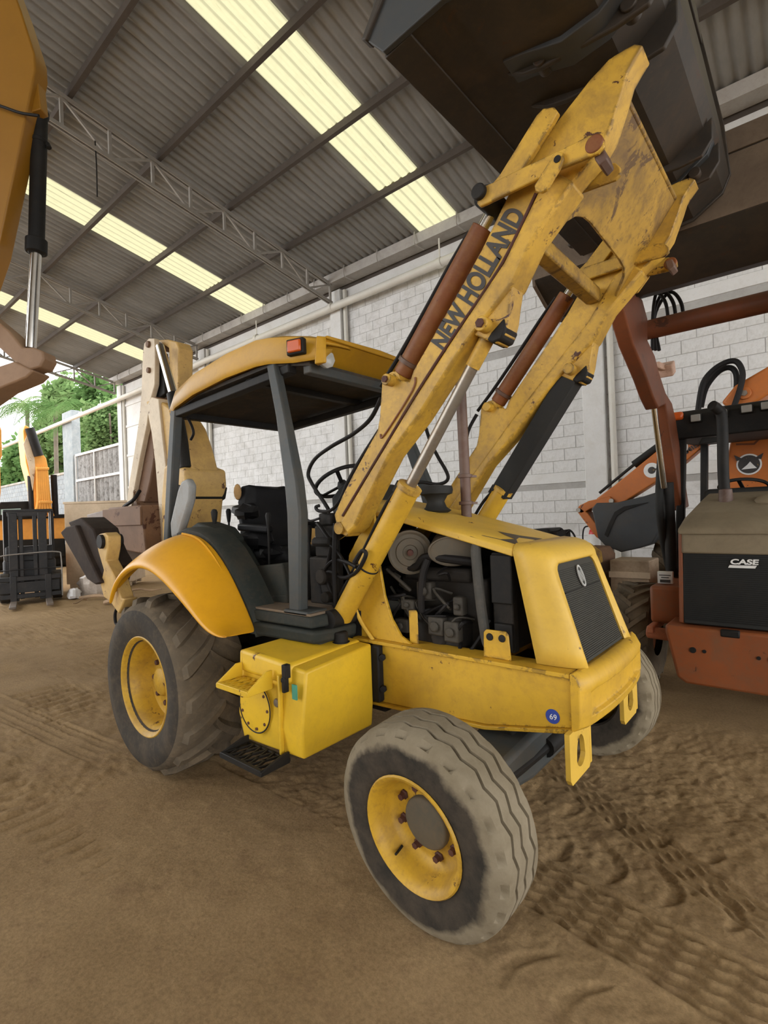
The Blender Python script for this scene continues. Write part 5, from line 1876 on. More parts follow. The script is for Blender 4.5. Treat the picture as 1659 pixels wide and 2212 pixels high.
# bucket link and digging bucket
for (a, c_) in (((298, 1085), (285, 1105)), ((322, 1092), (326, 1110))):
    q0, q1 = at(a[0], a[1], 1, 0.0), at(c_[0], c_[1], 1, 0.0)
    b = B()
    b.bar((q0.x, -0.05, q0.z), (q1.x, -0.05, q1.z - 0.03), 0.10, 0.09, (0, 1, 0))
    b.bar((q0.x, 0.10, q0.z), (q1.x, 0.10, q1.z - 0.03), 0.05, 0.09, (0, 1, 0))
    b.done('bucket_link', BROWN, NH, 0.02)
hose_px('hydraulic_hose', [(302, 1060, -0.12), (288, 1080, -0.2), (268, 1095, -0.2), (262, 1110, -0.2)], 0.02)
dig = PY(-0.30, [(278, 1100), (350, 1100), (352, 1180), (346, 1200), (330, 1205), (280, 1180)])
xb = [p[0] for p in dig]
b = B()
bx0, bx1 = -4.78, -3.95
b.loops([[(bx0 - 0.02, -0.32, 1.42), (bx1, -0.32, 1.36), (bx1, 0.34, 1.36), (bx0 - 0.02, 0.34, 1.42)], [(bx0 - 0.05, -0.34, 1.62), (bx1 + 0.0, -0.34, 1.62), (bx1 + 0.0, 0.36, 1.62), (bx0 - 0.05, 0.36, 1.62)], [(bx0, -0.34, 1.86), (bx1 - 0.05, -0.34, 1.86), (bx1 - 0.05, 0.36, 1.86), (bx0, 0.36, 1.86)]])
dg = b.done('digging_bucket', BROWN, NH, 0.015)
b = B()
b.box(bx0 - 0.10, bx1 - 0.02, -0.36, -0.34, 1.66, 1.84)
b.done('side_cutter', BROWN, dg, 0.004)
b = B()
b.loops([[(-5.35, -0.34, 1.62), (bx0 - 0.02, -0.34, 1.58), (bx0 - 0.02, 0.36, 1.58), (-5.35, 0.36, 1.62)], [(-5.33, -0.36, 1.80), (bx0 - 0.02, -0.36, 1.84), (bx0 - 0.02, 0.38, 1.84), (-5.33, 0.38, 1.80)]])
b.loops([[(-5.20, -0.32, 1.30), (bx0 - 0.04, -0.32, 1.26), (bx0 - 0.04, 0.34, 1.26), (-5.20, 0.34, 1.30)], [(-5.28, -0.33, 1.60), (bx0 - 0.03, -0.33, 1.60), (bx0 - 0.03, 0.34, 1.60), (-5.28, 0.34, 1.60)]])
b.done('bucket_floor', GREYSTEEL, dg, 0.01)
# stabilizers folded up at both sides
for s in (-1, 1):
    y = 1.02
    leg = PY(-y, [(222, 1165), (228, 1153), (240, 1150), (248, 1158), (248, 1180), (243, 1210), (262, 1245), (276, 1290), (284, 1292), (271, 1324), (252, 1298), (238, 1288), (231, 1262), (238, 1230), (226, 1190)])
    b = B()
    b.exy(leg, s * (y - 0.05), s * (y + 0.05))
    lg = b.done('stabilizer_leg', SAND_YEL, NH, 0.01)
    b = B()
    q = PY(-y, [(236, 1169)])[0]
    b.cyl((q[0], s * (y - 0.09), q[1]), (q[0], s * (y + 0.075), q[1]), 0.055, n=18)
    b.done('stabilizer_pin', BLACK, lg, 0.004)
    pad = PY(-y - 0.02, [(152, 1128), (178, 1118), (206, 1142), (214, 1166), (226, 1196), (241, 1222), (229, 1262), (222, 1262), (200, 1215)])
    b = B()
    b.exy(pad, s * (y - 0.16), s * (y + 0.04))
    PADM = paint('brown_black_rubber_pad', (0.030, 0.021, 0.017), 0.8, 0.25, dirt=0.5, dirt_col=(0.06, 0.042, 0.03), spec=0.15)
    pd = b.done('stabilizer_pad', PADM, NH, 0.012)
    pad2 = PY(-y - 0.05, [(138, 1150), (150, 1138), (170, 1134), (200, 1205), (226, 1258), (214, 1262), (196, 1250), (170, 1205)])
    b = B()
    b.exy(pad2, s * (y - 0.14), s * (y + 0.08))
    b.done('street_pad', PADM, pd, 0.012)
    b = B()
    p0, p1 = at(262, 1262, 1, -y + 0.12), at(247, 1178, 1, -y + 0.14)
    b.cyl((p0.x, s * abs(p0.y), p0.z), (p1.x, s * abs(p1.y), p1.z), 0.055, n=18)
    b.done('stabilizer_cylinder', BLACK, lg)
hose_px('hydraulic_hose', [(255, 1308, -1.0), (249, 1325, -1.0), (250, 1345, -1.0), (258, 1352, -1.0)], 0.012)

# black sheet added across the far side to keep the engine bay dark
b = B()
b.exy([(-1.05, 0.945), (0.03, 0.945), (0.0, 1.46), (-0.25, 1.53), (-1.05, 1.74)], 0.345, 0.357)
b.done('engine_bay_backing', BLACK, NH, 0.004)
# ================================================================== orange backhoe loader parked nose-out by the wall
CA = thing('backhoe_loader', 'dusty orange backhoe loader with dark grille, parked nose-out against the block wall', 'backhoe loader', (0.67, 3.5, 0))
KX = 0.67
GRM = paint('black_mesh_grille', (0.012, 0.013, 0.012), 0.6, 0.2, dirt=0.2, dirt_col=(0.03, 0.025, 0.02))
DKORG = paint('brown_orange', (0.40, 0.13, 0.06), 0.55, 0.15, dirt=0.5, dirt_col=(0.2, 0.09, 0.05))  # even brown-orange paint of the chassis and axle bracket
# bumper weight
b = B()
def bsec(y, k):
    return [(KX - 0.43 * k, y, 0.735), (KX + 0.43 * k, y, 0.735), (KX + 0.43 * k, y, 0.68), (KX + 0.36 * k, y, 0.34), (KX + 0.30 * k, y, 0.30), (KX - 0.30 * k, y, 0.30), (KX - 0.36 * k, y, 0.34), (KX - 0.43 * k, y, 0.68)]
b.loops([bsec(1.76, 0.98), bsec(1.80, 1.0), bsec(2.15, 1.0)])
bw = b.done('bumper_weight', ORANGE, CA, 0.02, seg=3)
b = B()
b.exx([(1.752, 0.742), (1.80, 0.742), (1.80, 0.68), (1.752, 0.69)], KX - 0.06, KX + 0.06)
b.done('notch', BLACK, bw, 0.01)
for dx, r in ((-0.24, 0.022), (-0.165, 0.013), (0.165, 0.013), (0.24, 0.022)):
    b = B()
    b.cyl((KX + dx, 1.752, 0.565), (KX + dx, 1.80, 0.565), r, n=14)
    b.done('bolt_hole', BLACK, bw)
# grille, frame and hood
b = B()
b.exx([(1.84, 0.745), (1.90, 0.745), (1.97, 1.30), (1.90, 1.30)], KX - 0.31, KX + 0.31)
gl = b.done('grille', GRM, CA, 0.01)
b = B()
for k in range(34):
    z = 0.78 + 0.5 * k / 33
    y = 1.84 + 0.06 * (z - 0.745) / 0.555 - 0.004
    b.box(KX - 0.30, KX + 0.30, y - 0.004, y + 0.002, z, z + 0.005)
tag(b.done('grille_bars', BLACK, gl, smooth=0), kind='stuff')
b = B()
b.exx([(1.88, 1.285), (1.99, 1.285), (1.99, 1.45), (1.905, 1.45)], KX - 0.315, KX + 0.315)
b.done('grille_top_panel', TAN, CA, 0.015)
b = B()
b.exx([(1.895, 1.315), (1.985, 1.315), (1.985, 1.42), (1.905, 1.42)], KX - 0.235, KX + 0.235)
b.done('raised_panel', TAN, CA, 0.01)
for s in (-1, 1):
    b = B()
    b.loops([[(KX + s * 0.31, 1.845, 0.745), (KX + s * 0.345, 1.86, 0.745), (KX + s * 0.345, 2.9, 0.745), (KX + s * 0.31, 2.9, 0.745)], [(KX + s * 0.31, 1.91, 1.46), (KX + s * 0.34, 1.925, 1.45), (KX + s * 0.34, 2.9, 1.58), (KX + s * 0.31, 2.9, 1.58)]])
    b.done('side_panel', ORANGE, CA, 0.008)
b = B()
def hs(y, w, z, dz):
    return [(KX - w, y, z - dz - 0.03), (KX - w, y, z - dz), (KX - w * 0.82, y, z), (KX + w * 0.82, y, z), (KX + w, y, z - dz), (KX + w, y, z - dz - 0.03)]
b.loops([hs(1.885, 0.335, 1.47, 0.01), hs(1.91, 0.335, 1.50, 0.015), hs(2.12, 0.33, 1.60, 0.05), hs(2.45, 0.30, 1.70, 0.07), hs(2.85, 0.30, 1.76, 0.06)])
ch = b.done('hood', TAN, CA, 0.012, seg=3, smooth=40)
b = B()
b.sphere((KX + 0.22, 2.45, 1.66), 0.12, 0.9, 1.6, 0.6, 16)
b.done('hood_bulge', TAN, ch)
lettering('lettering', 'CASE', 0.052, (KX + 0.005, 1.866, 1.215), (1, 0, 0), (0, 0.1, 0.99), WHITE_DECAL, gl, length=0.17, bold=0.002, italic=0.15)
b = B()
b.exy([(KX - 0.01, 1.186), (KX + 0.155, 1.186), (KX + 0.165, 1.206), (KX, 1.206)], 1.876, 1.884)
b.done('logo_bar', WHITE_DECAL, gl, smooth=0)
# exhaust with bent tip
b = B()
e0 = at(1568, 1085, 1, 2.42)
e1 = at(1558, 905, 1, 2.42)
b.tube([(e0.x, 2.42, 1.62), (e0.x - 0.01, 2.42, 1.9), (e1.x + 0.005, 2.42, e1.z), (e1.x - 0.02, 2.38, e1.z + 0.08), (e1.x - 0.05, 2.33, e1.z + 0.11)], 0.042, 16, 6)
exo = b.done('exhaust_stack', BLACK, CA)
b = B()
b.lathe([(0.056, 0), (0.056, 0.03), (0.048, 0.16), (0.043, 0.165)], (e0.x, 2.42, 1.62), (0, 0, 1), 20)
b.done('exhaust_base', PIPE_RUST, exo)
# steering wheel, dash
c = at(1606, 1052, 1, 3.05)
ax = Vector((0, 0.35, 0.94)).normalized()
a1, a2 = Vector((1, 0, 0)), ax.cross(Vector((1, 0, 0)))
b = B()
rings = []
for i in range(37):
    t = 2 * math.pi * i / 36
    rad = a1 * math.cos(t) + a2 * math.sin(t)
    rings.append([c + rad * 0.19 + rad * 0.015 * math.cos(q) + ax * 0.015 * math.sin(q) for q in [math.pi * k / 3 for k in range(6)]])
b.loops(rings, cap=False)
sw = b.done('steering_wheel', BLACK, CA, smooth=60)
b = B()
for t in (0.4, 2.5, 4.6):
    b.bar(c - ax * 0.02, c + (a1 * math.cos(t) + a2 * math.sin(t)) * 0.18, 0.03, 0.012, ax)
b.done('spokes', BLACK, sw)
b = B()
b.box(KX - 0.3, KX + 0.3, 2.86, 3.2, 1.1, 1.80)
b.done('dashboard', SHIELD, CA, 0.05, seg=3)
# canopy front with lamps
CYF = 3.05
b = B()
zt = at(1540, 880, 1, CYF).z
b.loops([[(KX - 0.62, CYF, zt - 0.27), (KX + 0.62, CYF, zt - 0.27), (KX + 0.62, CYF + 1.6, zt - 0.2), (KX - 0.62, CYF + 1.6, zt - 0.2)], [(KX - 0.62, CYF - 0.02, zt - 0.05), (KX + 0.62, CYF - 0.02, zt - 0.05), (KX + 0.62, CYF + 1.6, zt - 0.05), (KX - 0.62, CYF + 1.6, zt - 0.05)], [(KX - 0.58, CYF + 0.05, zt + 0.01), (KX + 0.58, CYF + 0.05, zt + 0.01), (KX + 0.58, CYF + 1.55, zt + 0.01), (KX - 0.58, CYF + 1.55, zt + 0.01)]])
cn = b.done('canopy', BLACK, CA, 0.015)
for px, py in ((1503, 903), (1560, 893), (1613, 883), (1656, 876)):
    q = at(px, py, 1, CYF - 0.05)
    b = B()
    b.box(q.x - 0.05, q.x + 0.05, CYF - 0.06, CYF + 0.02, q.z - 0.042, q.z + 0.042)
    lp = b.done('work_lamp', BLACK, cn, 0.012)
    b = B()
    b.box(q.x - 0.04, q.x + 0.04, CYF - 0.068, CYF - 0.055, q.z - 0.033, q.z + 0.033)
    b.done('lamp_lens', LENS, lp, 0.008)
q = at(1462, 900, 1, CYF)
b = B()
b.box(q.x - 0.05, q.x + 0.06, CYF - 0.05, CYF + 0.02, q.z - 0.04, q.z + 0.04)
b.done('indicator_lamp', AMBER, cn, 0.02)
for s, y0 in ((-1, CYF + 0.1), (1, CYF + 0.1), (-1, CYF + 1.4), (1, CYF + 1.4)):
    b = B()
    b.bar((KX + s * 0.50, y0, zt - 0.2), (KX + s * 0.55, y0 - 0.1 if y0 < 3.5 else y0, 1.0), 0.075, 0.075, (0, 1, 0))
    b.done('canopy_post', BLACK, CA, 0.012)
b = B()
q = at(1533, 958, 1, CYF)
b.exy([(q.x - 0.09, q.z + 0.0), (q.x + 0.1, q.z + 0.01), (q.x + 0.1, q.z + 0.05), (q.x - 0.06, q.z + 0.06)], CYF - 0.02, CYF + 0.0)
b.done('mirror', SHIELD, cn, 0.008)
# tub, rear frame and wheels under the machine
b = B()
b.box(KX - 0.5, KX + 0.5, 2.9, 5.3, 0.6, 1.05).box(KX - 0.33, KX + 0.33, 2.1, 3.0, 0.5, 1.0)
b.done('chassis', DKORG, CA, 0.02)
b = B()
b.box(KX - 0.62, KX - 0.32, 2.15, 2.75, 0.66, 0.98)
b.done('side_tank', ORANGE, CA, 0.03, seg=3)
b = B()
b.cyl((KX - 0.62, 2.05, 0.60), (KX - 0.3, 2.0, 0.60), 0.05, n=16)
b.bar((KX - 0.58, 1.95, 0.64), (KX - 0.58, 2.6, 0.64), 0.05, 0.06)
b.done('axle_bracket', DKORG, CA, 0.01)
b = B()
b.box(KX - 0.58, KX - 0.46, 2.28, 2.32, 0.985, 1.09)
wl = b.done('warning_plate', WHITE_DECAL, CA, 0.004)
b = B()
b.box(KX - 0.565, KX - 0.475, 2.274, 2.281, 1.055, 1.062).box(KX - 0.55, KX - 0.49, 2.274, 2.281, 1.035, 1.042).box(KX - 0.56, KX - 0.48, 2.274, 2.281, 0.995, 1.02)
b.done('plate_print', DECAL, wl, smooth=0)
def case_wheel(x, y, R, w, side, mat):
    b = B()
    fr = wheel_frame((x, y, R), (side, 0, 0))
    prof = [(R * 0.5, -w), (R * 0.6, -w - 0.02), (R * 0.9, -w - 0.01), (R * 0.95, -w + 0.05), (R * 0.95, -0.05), (R * 0.9, 0.01), (R * 0.6, 0.02), (R * 0.5, 0)]
    N = 64
    vr = [[b.bm.verts.new(ring_point(fr, r, a, 2 * math.pi * i / N)) for r, a in prof] for i in range(N)]
    for i in range(N):
        for j in range(len(prof) - 1):
            b.bm.faces.new((vr[i][j], vr[(i + 1) % N][j], vr[(i + 1) % N][j + 1], vr[i][j + 1]))
    for sd in (0, 1):
        for k in range(18):
            t0 = 2 * math.pi * (k + 0.5 * sd) / 18
            A = []
            for q in range(6):
                s_ = q / 5
                a = -w / 2 + (1 if sd else -1) * (-0.02 + (w / 2 + 0.02) * s_)
                t = t0 + 0.35 * s_
                A.append([ring_point(fr, R * 0.93, a, t - 0.07), ring_point(fr, R, a, t - 0.055), ring_point(fr, R, a, t + 0.055), ring_point(fr, R * 0.93, a, t + 0.07)])
            b.loops(A)
    for v in b.bm.verts:
        v.co.z = max(v.co.z, 0.004)
    w_ = b.done('wheel', mat, CA, smooth=45)
    b = B()
    b.lathe([(R * 0.52, -w * 0.8), (R * 0.52, -0.01), (R * 0.48, -0.02), (R * 0.4, -0.10), (0.0, -0.10)], (x, y, R), (side, 0, 0), 28)
    b.done('rim', ORANGE, w_)
case_wheel(KX - 1.02, 2.75, 0.46, 0.32, -1, RUBBER_R)
case_wheel(KX + 1.02, 2.75, 0.46, 0.32, 1, RUBBER_R)
case_wheel(KX - 1.08, 4.80, 0.66, 0.45, -1, RUBBER_R)
case_wheel(KX + 1.08, 4.80, 0.66, 0.45, 1, RUBBER_R)
# loader arms
ARX = 0.10
armc = PX(ARX, [(1326, 650), (1340, 705), (1352, 747), (1382, 819), (1397, 861), (1408, 884), (1424, 876), (1460, 1103), (1476, 1095), (1446, 905), (1438, 872), (1424, 850), (1409, 806), (1400, 771), (1384, 738), (1384, 693), (1372, 650), (1350, 632)])
for s in (-1, 1):
    x0 = KX + s * 0.57
    b = B()
    b.exx(armc, x0 - 0.055, x0 + 0.055)
    o = b.done('loader_arm', ORANGE_D, CA, 0.015, seg=3)
    p = [Vector((x0 - 0.02, v[0], v[1])) for v in PX(ARX - 0.02, [(1412, 876), (1434, 1042), (1442, 1042), (1452, 1245)])]
    b = B()
    b.cyl(p[0], p[1] + Vector((0, 0, -0.05)), 0.026, n=16)
    b.done('piston_rod', CHROME, o)
    b = B()
    b.cyl(p[2] + Vector((0, 0, 0.0)), p[3], 0.052, n=20)
    b.done('lift_cylinder', BLACK, o, 0.006)
    b = B()
    g = PX(ARX - 0.08, [(1428, 985), (1424, 1080), (1432, 1160), (1446, 1230)])
    b.tube([(x0 - 0.08, v[0], v[1]) for v in g], 0.035, 12, 6)
    b.done('guard_rail', SHIELD, o)
    b = B()
    q = PX(ARX + 0.07, [(1440, 798)])[0]
    b.obox((x0 + 0.07, q[0], q[1]), (1, 0, 0), (0, 0.9, 0.43), (0, -0.43, 0.9), 0.06, 0.07, 0.055)
    b.bar((x0 + 0.02, q[0] - 0.16, q[1] + 0.02), (x0 + 0.07, q[0], q[1]), 0.05, 0.06)
    b.done('valve_block', paint('faded_pink_block', (0.62, 0.40, 0.30), 0.6, 0.1, dirt=0.4), o, 0.01)
    b = B()
    for k in range(3):
        y0, z0 = 2.14 + 0.03 * k, 3.24
        b.tube([(x0 + 0.05 + 0.02 * k, y0, z0 - 0.25), (x0 + 0.06, y0 + 0.02, z0 + 0.05), (x0 + 0.10 + 0.04 * k, y0, z0 + 0.22), (x0 + 0.17 + 0.05 * k, y0 - 0.02, z0 + 0.1), (x0 + 0.18 + 0.05 * k, y0, z0 - 0.12)], 0.014, 8, 6)
    tag(b.done('hoses', HOSE, o), kind='stuff')
b = B()
b.cyl((KX - 0.57, 2.13, 3.165), (KX + 0.57, 2.13, 3.165), 0.080, n=24)
b.done('cross_tube', ORANGE_D, CA)
# raised bucket
bp = [(1.90, 3.36), (1.66, 3.30), (1.45, 3.37), (1.28, 3.45), (1.23, 3.49), (1.18, 3.95)]
inn = []
for i, (y, z) in enumerate(bp):
    a_, c_ = Vector(bp[max(i - 1, 0)]), Vector(bp[min(i + 1, len(bp) - 1)])
    t_ = (c_ - a_).normalized()
    inn.append((y + t_.y * 0.018, z - t_.x * 0.018))
b = B()
b.exx(bp + inn[::-1], KX - 1.15, KX + 1.17)
cbk = b.done('loader_bucket', BUCKET, CA, 0.003, smooth=25)
DFL = paint('dusty_bucket_floor', (0.155, 0.112, 0.075), 0.75, 0.15, dirt=0.5, dirt_col=(0.09, 0.06, 0.04))
b = B()
b.exx([(1.232, 3.495), (1.187, 3.84), (1.177, 3.84), (1.222, 3.49)], KX - 1.15, KX + 1.17)
b.done('bucket_floor', DFL, cbk, 0.003)
b = B()
b.exx([(1.20, 3.85), (1.18, 3.98), (1.155, 3.98), (1.172, 3.85)], KX - 1.17, KX + 1.19)
b.done('cutting_edge', DFL, cbk, 0.003)
for xx in (KX - 1.16, KX + 1.18):
    b = B()
    sd = [(1.95, 3.40), (1.88, 3.33), (1.66, 3.28), (1.45, 3.35), (1.24, 3.45), (1.17, 3.95), (1.45, 4.15), (1.85, 4.05), (2.02, 3.75)]
    b.exx(sd, xx - 0.012, xx + 0.012)
    b.done('side_plate', DFL, cbk, 0.004)
# backhoe: upright boom with emblem, and the dipper swung to the left
BYY = 4.75
b = B()
b.exy(PY(BYY, [(1582, 930), (1659, 916), (1700, 912), (1708, 1030), (1660, 1060), (1558, 1062), (1562, 1035)]), BYY, BYY + 0.3)
bm_ = b.done('backhoe_boom', ORANGE_B, CA, 0.03, seg=3)
b = B()
pts = PY(BYY - 0.003, [(1590, 962), (1590, 958), (1628, 957), (1640, 945), (1644, 930), (1647, 930), (1643, 948), (1630, 961)])
b.exy(pts, BYY - 0.008, BYY + 0.0)
b.done('pressed_seam', ORANGE_D, bm_)
def emblem(px, py, y, r, parent):
    q = at(px, py, 1, y)
    b = B()
    b.lathe([(r, 0), (r, 0.004), (0, 0.005)], (q.x, y, q.z), (0, -1, 0), 28)
    e = b.done('emblem', WHITE_DECAL, parent)
    b = B()
    b.lathe([(r * 0.86, 0.005), (r * 0.86, 0.007), (0, 0.008)], (q.x, y, q.z), (0, -1, 0), 28)
    for s in (-1, 1):
        b.exy([(q.x + s * r * 0.35, q.z + r * 0.5), (q.x + s * r * 1.15, q.z + r * 0.98), (q.x + s * r * 0.95, q.z + r * 0.4)], y - 0.009, y - 0.004)
    b.done('emblem_field', DECAL, e, smooth=0)
    b = B()
    b.exy([(q.x - r * 0.6, q.z - r * 0.45), (q.x + r * 0.6, q.z - r * 0.4), (q.x + r * 0.35, q.z - r * 0.1), (q.x + r * 0.1, q.z + r * 0.25), (q.x - r * 0.15, q.z - r * 0.05)], y - 0.0105, y - 0.008)
    b.done('emblem_mark', WHITE_DECAL, e, smooth=0)
emblem(1618, 1003, BYY - 0.002, 0.125, bm_)
b = B()
b.exy(PY(BYY, [(1560, 872), (1590, 835), (1659, 795), (1700, 775), (1700, 830), (1650, 862), (1620, 880), (1580, 885)]), BYY - 0.1, BYY + 0.2)
bt = b.done('boom_knuckle', ORANGE_B, CA, 0.03, seg=3)
q = at(1608, 850, 1, BYY - 0.1)
b = B()
b.cyl((q.x, BYY - 0.13, q.z), (q.x, BYY + 0.2, q.z), 0.07, n=20)
kp = b.done('knuckle_pin', ORANGE_B, bt, 0.006)
b = B()
b.cyl((q.x, BYY - 0.145, q.z), (q.x, BYY - 0.12, q.z), 0.035, n=6)
b.done('pin_nut', STEEL_OLD, kp)
for k, pts in enumerate(([(1508, 885, 4.6), (1518, 830, 4.6), (1540, 800, 4.6), (1570, 782, 4.6), (1592, 782, 4.6), (1604, 805, 4.6), (1600, 835, 4.6), (1585, 880, 4.6)], [(1514, 880, 4.7), (1525, 838, 4.7), (1550, 805, 4.7), (1575, 794, 4.7), (1590, 808, 4.7), (1590, 850, 4.7), (1580, 890, 4.7)])):
    b = B()
    b.tube([tuple(at(px, py, 1, y)) for px, py, y in pts], 0.032, 10, 6)
    b.done('hose_loop', HOSE, CA)
# dipper reaching left along the wall with its linkage and bucket
DY = 4.45
b = B()
b.exy(PY(DY, [(1287, 1078), (1330, 1046), (1372, 1012), (1424, 970), (1470, 955), (1538, 935), (1545, 950), (1522, 962), (1480, 998), (1440, 1026), (1376, 1067), (1345, 1086), (1318, 1090)]), DY, DY + 0.2)
dp = b.done('dipper_stick', ORANGE_B, CA, 0.015, seg=3)
b = B()
p0, p1 = at(1365, 1008, 1, DY), at(1428, 962, 1, DY)
b.cyl((p0.x, DY + 0.1, p0.z + 0.03), (p1.x, DY + 0.1, p1.z + 0.03), 0.05, n=14)
p2 = at(1290, 1068, 1, DY)
b.cyl((p2.x, DY + 0.1, p2.z + 0.02), (p0.x, DY + 0.1, p0.z + 0.03), 0.02, n=10)
b.done('bucket_cylinder', SHIELD, dp)
q = at(1408, 1016, 1, DY)
b = B()
b.lathe([(0.095, 0), (0.095, 0.004), (0, 0.005)], (q.x, DY, q.z), (0, -1, 0), 28)
lg = b.done('round_logo', WHITE_DECAL, dp)
b = B()
b.lathe([(0.045, 0.005), (0.025, 0.008), (0, 0.008)], (q.x, DY, q.z), (0, -1, 0), 20)
b.exy([(q.x + 0.01, q.z + 0.012), (q.x + 0.10, q.z + 0.035), (q.x + 0.10, q.z + 0.01), (q.x + 0.01, q.z - 0.012)], DY - 0.009, DY - 0.004)
b.done('logo_mark', DECAL, lg, smooth=0)
emblem(1466, 966, DY - 0.002, 0.10, dp)
t0, t1 = at(1466, 992, 1, DY - 0.004), at(1502, 968, 1, DY - 0.004)
rd = (t1 - t0).normalized()
lettering('lettering', 'A MIL', 0.07, t0, rd, Vector((-rd.z, 0, rd.x)), DECAL, dp, length=0.26, bold=0.002)
for pts, nm in (([(1246, 1100), (1252, 1092), (1272, 1082), (1318, 1072), (1326, 1082), (1318, 1092), (1278, 1098), (1256, 1110)], 'link'), ([(1246, 1104), (1256, 1098), (1270, 1108), (1304, 1152), (1300, 1168), (1288, 1160)], 'link')):
    b = B()
    b.exy(PY(DY - 0.02, pts), DY - 0.03, DY + 0.22)
    b.done(nm, ORANGE_B, dp, 0.01)
for px, py in ((1250, 1102), (1321, 1082)):
    q = at(px, py, 1, DY - 0.03)
    b = B()
    b.cyl((q.x, DY - 0.05, q.z), (q.x, DY + 0.24, q.z), 0.03, n=14)
    b.done('pin', STEEL_OLD, dp)
b = B()
b.exy(PY(DY, [(1290, 1098), (1300, 1086), (1345, 1085), (1400, 1072), (1432, 1062), (1440, 1090), (1436, 1140), (1418, 1172), (1390, 1182), (1352, 1190), (1318, 1176), (1303, 1160)]), DY - 0.22, DY + 0.42)
db = b.done('digging_bucket', BUCKET_IN, CA, 0.015, seg=3)
b = B()
b.exy(PY(DY - 0.225, [(1400, 1085), (1350, 1102), (1332, 1115), (1320, 1140), (1312, 1160), (1306, 1155), (1316, 1130), (1328, 1106), (1348, 1094)]), DY - 0.235, DY - 0.215)
b.done('side_rib', BLACK, db)
# ================================================================== things along the wall
# fire extinguisher hung on the column, with its sign
q = at(1283, 1166, 1, 5.74)
fx = thing('fire_extinguisher', 'red fire extinguisher with white label hanging on the wall column', 'fire extinguisher', (q.x, 5.772, q.z - 0.25))
b = B()
b.lathe([(0.0, -0.26), (0.08, -0.255), (0.085, -0.24), (0.085, 0.10), (0.07, 0.16), (0.03, 0.19), (0.03, 0.22), (0, 0.225)], (q.x, 5.772, q.z), (0, 0, 1), 24)
b.done('cylinder', RED, fx, smooth=50)
b = B()
b.lathe([(0.087, -0.14), (0.0875, -0.14), (0.0875, 0.09), (0.087, 0.09)], (q.x, 5.772, q.z), (0, 0, 1), 24)
b.done('label_band', WHITE_DECAL, fx, smooth=50)
b = B()
b.bar((q.x - 0.03, 5.70, q.z + 0.235), (q.x + 0.10, 5.68, q.z + 0.26), 0.03, 0.03)
b.done('valve_handle', BLACK, fx, 0.004)
b = B()
b.tube([(q.x - 0.02, 5.70, q.z + 0.22), (q.x - 0.12, 5.68, q.z + 0.20), (q.x - 0.15, 5.67, q.z + 0.05), (q.x - 0.13, 5.66, q.z - 0.15), (q.x - 0.10, 5.66, q.z - 0.2)], 0.012, 8, 6)
b.done('discharge_hose', HOSE, fx)
q = at(1304, 1222, 1, 5.70)
b = B()
b.box(q.x - 0.06, q.x + 0.06, 5.835, 5.85, q.z - 0.30, q.z + 0.22)
tag(b.done('notice_board', WHITE_DECAL, smooth=0), 'narrow white notice board on the column below the fire extinguisher', 'sign')
# wooden panel stack and rust yellow machine behind the hood
q0, q1 = at(1320, 1290, 1, 3.55), at(1402, 1212, 1, 3.55)
cr = thing('crate', 'dusty beige wooden box between the block wall and the orange loader', 'crate', (q0.x, 3.7, 0))
b = B()
b.box(q0.x, q1.x, 3.55, 4.0, 0.10, q1.z)
b.done('body', paint('dusty_plywood', (0.42, 0.32, 0.22), 0.85, 0.15, dirt=0.5), cr, 0.01)
for zz in (0.4, 0.85):
    b = B()
    b.box(q0.x - 0.01, q1.x + 0.01, 3.53, 3.55, zz, zz + 0.07)
    b.done('batten', WOOD, cr, 0.004)
for xx in (0.02, 0.45, 0.9):
    b = B()
    xq = q0.x + (q1.x - q0.x - 0.06) * xx
    b.box(xq, xq + 0.06, 3.55, 4.0, 0.0, 0.10)
    b.done('skid', WOOD, cr, 0.004)
rm = thing('compact_machine', 'rusty yellow compact machine with black seat, half hidden behind the yellow hood', 'machine', (-1.3, 3.5, 0))
RY = 3.4
s0, s1 = at(1128, 1176, 1, RY), at(1292, 1176, 1, RY)
def rpx(name, pts, y0, y1, mat, bev=0.015):
    b = B()
    b.exy(PY(RY, pts), y0, y1)
    return b.done(name, mat, rm, bev, seg=3)
rpx('body', [(1215, 1196), (1245, 1186), (1278, 1188), (1290, 1206), (1290, 1300), (1180, 1300), (1180, 1210)], RY, RY + 0.7, BROWN)
rpx('seat', [(1130, 1152), (1140, 1144), (1180, 1142), (1190, 1152), (1198, 1176), (1130, 1176)], RY + 0.05, RY + 0.5, BLACK, 0.03)
rpx('seat_mount', [(1140, 1172), (1195, 1172), (1200, 1300), (1140, 1300)], RY + 0.1, RY + 0.45, BROWN)
rpx('valve_stack', [(1204, 1146), (1222, 1144), (1224, 1180), (1206, 1180)], RY, RY + 0.15, BLACK, 0.005)
rpx('nose', [(1248, 1168), (1275, 1172), (1300, 1190), (1304, 1215), (1262, 1200)], RY - 0.15, RY, YEL_RUST)
for pts in ([(1224, 1152), (1232, 1146), (1242, 1160), (1240, 1176)], [(1188, 1148), (1204, 1146), (1212, 1142)]):
    b = B()
    b.tube([tuple(at(px, py, 1, RY)) for px, py in pts], 0.012, 8, 4)
    b.done('control_lever', BLACK, rm)
dxx = at(1240, 1300, 1, RY).x
b = B()
b.cyl((dxx, RY - 0.05, 0.36), (dxx, RY + 0.75, 0.36), 0.36, n=40)
b.done('drum', BROWN, rm, 0.01)
b = B()
b.box(dxx - 0.55, dxx + 0.30, RY + 0.0, RY + 0.68, 0.5, 0.9)
b.done('frame', BROWN, rm, 0.02)

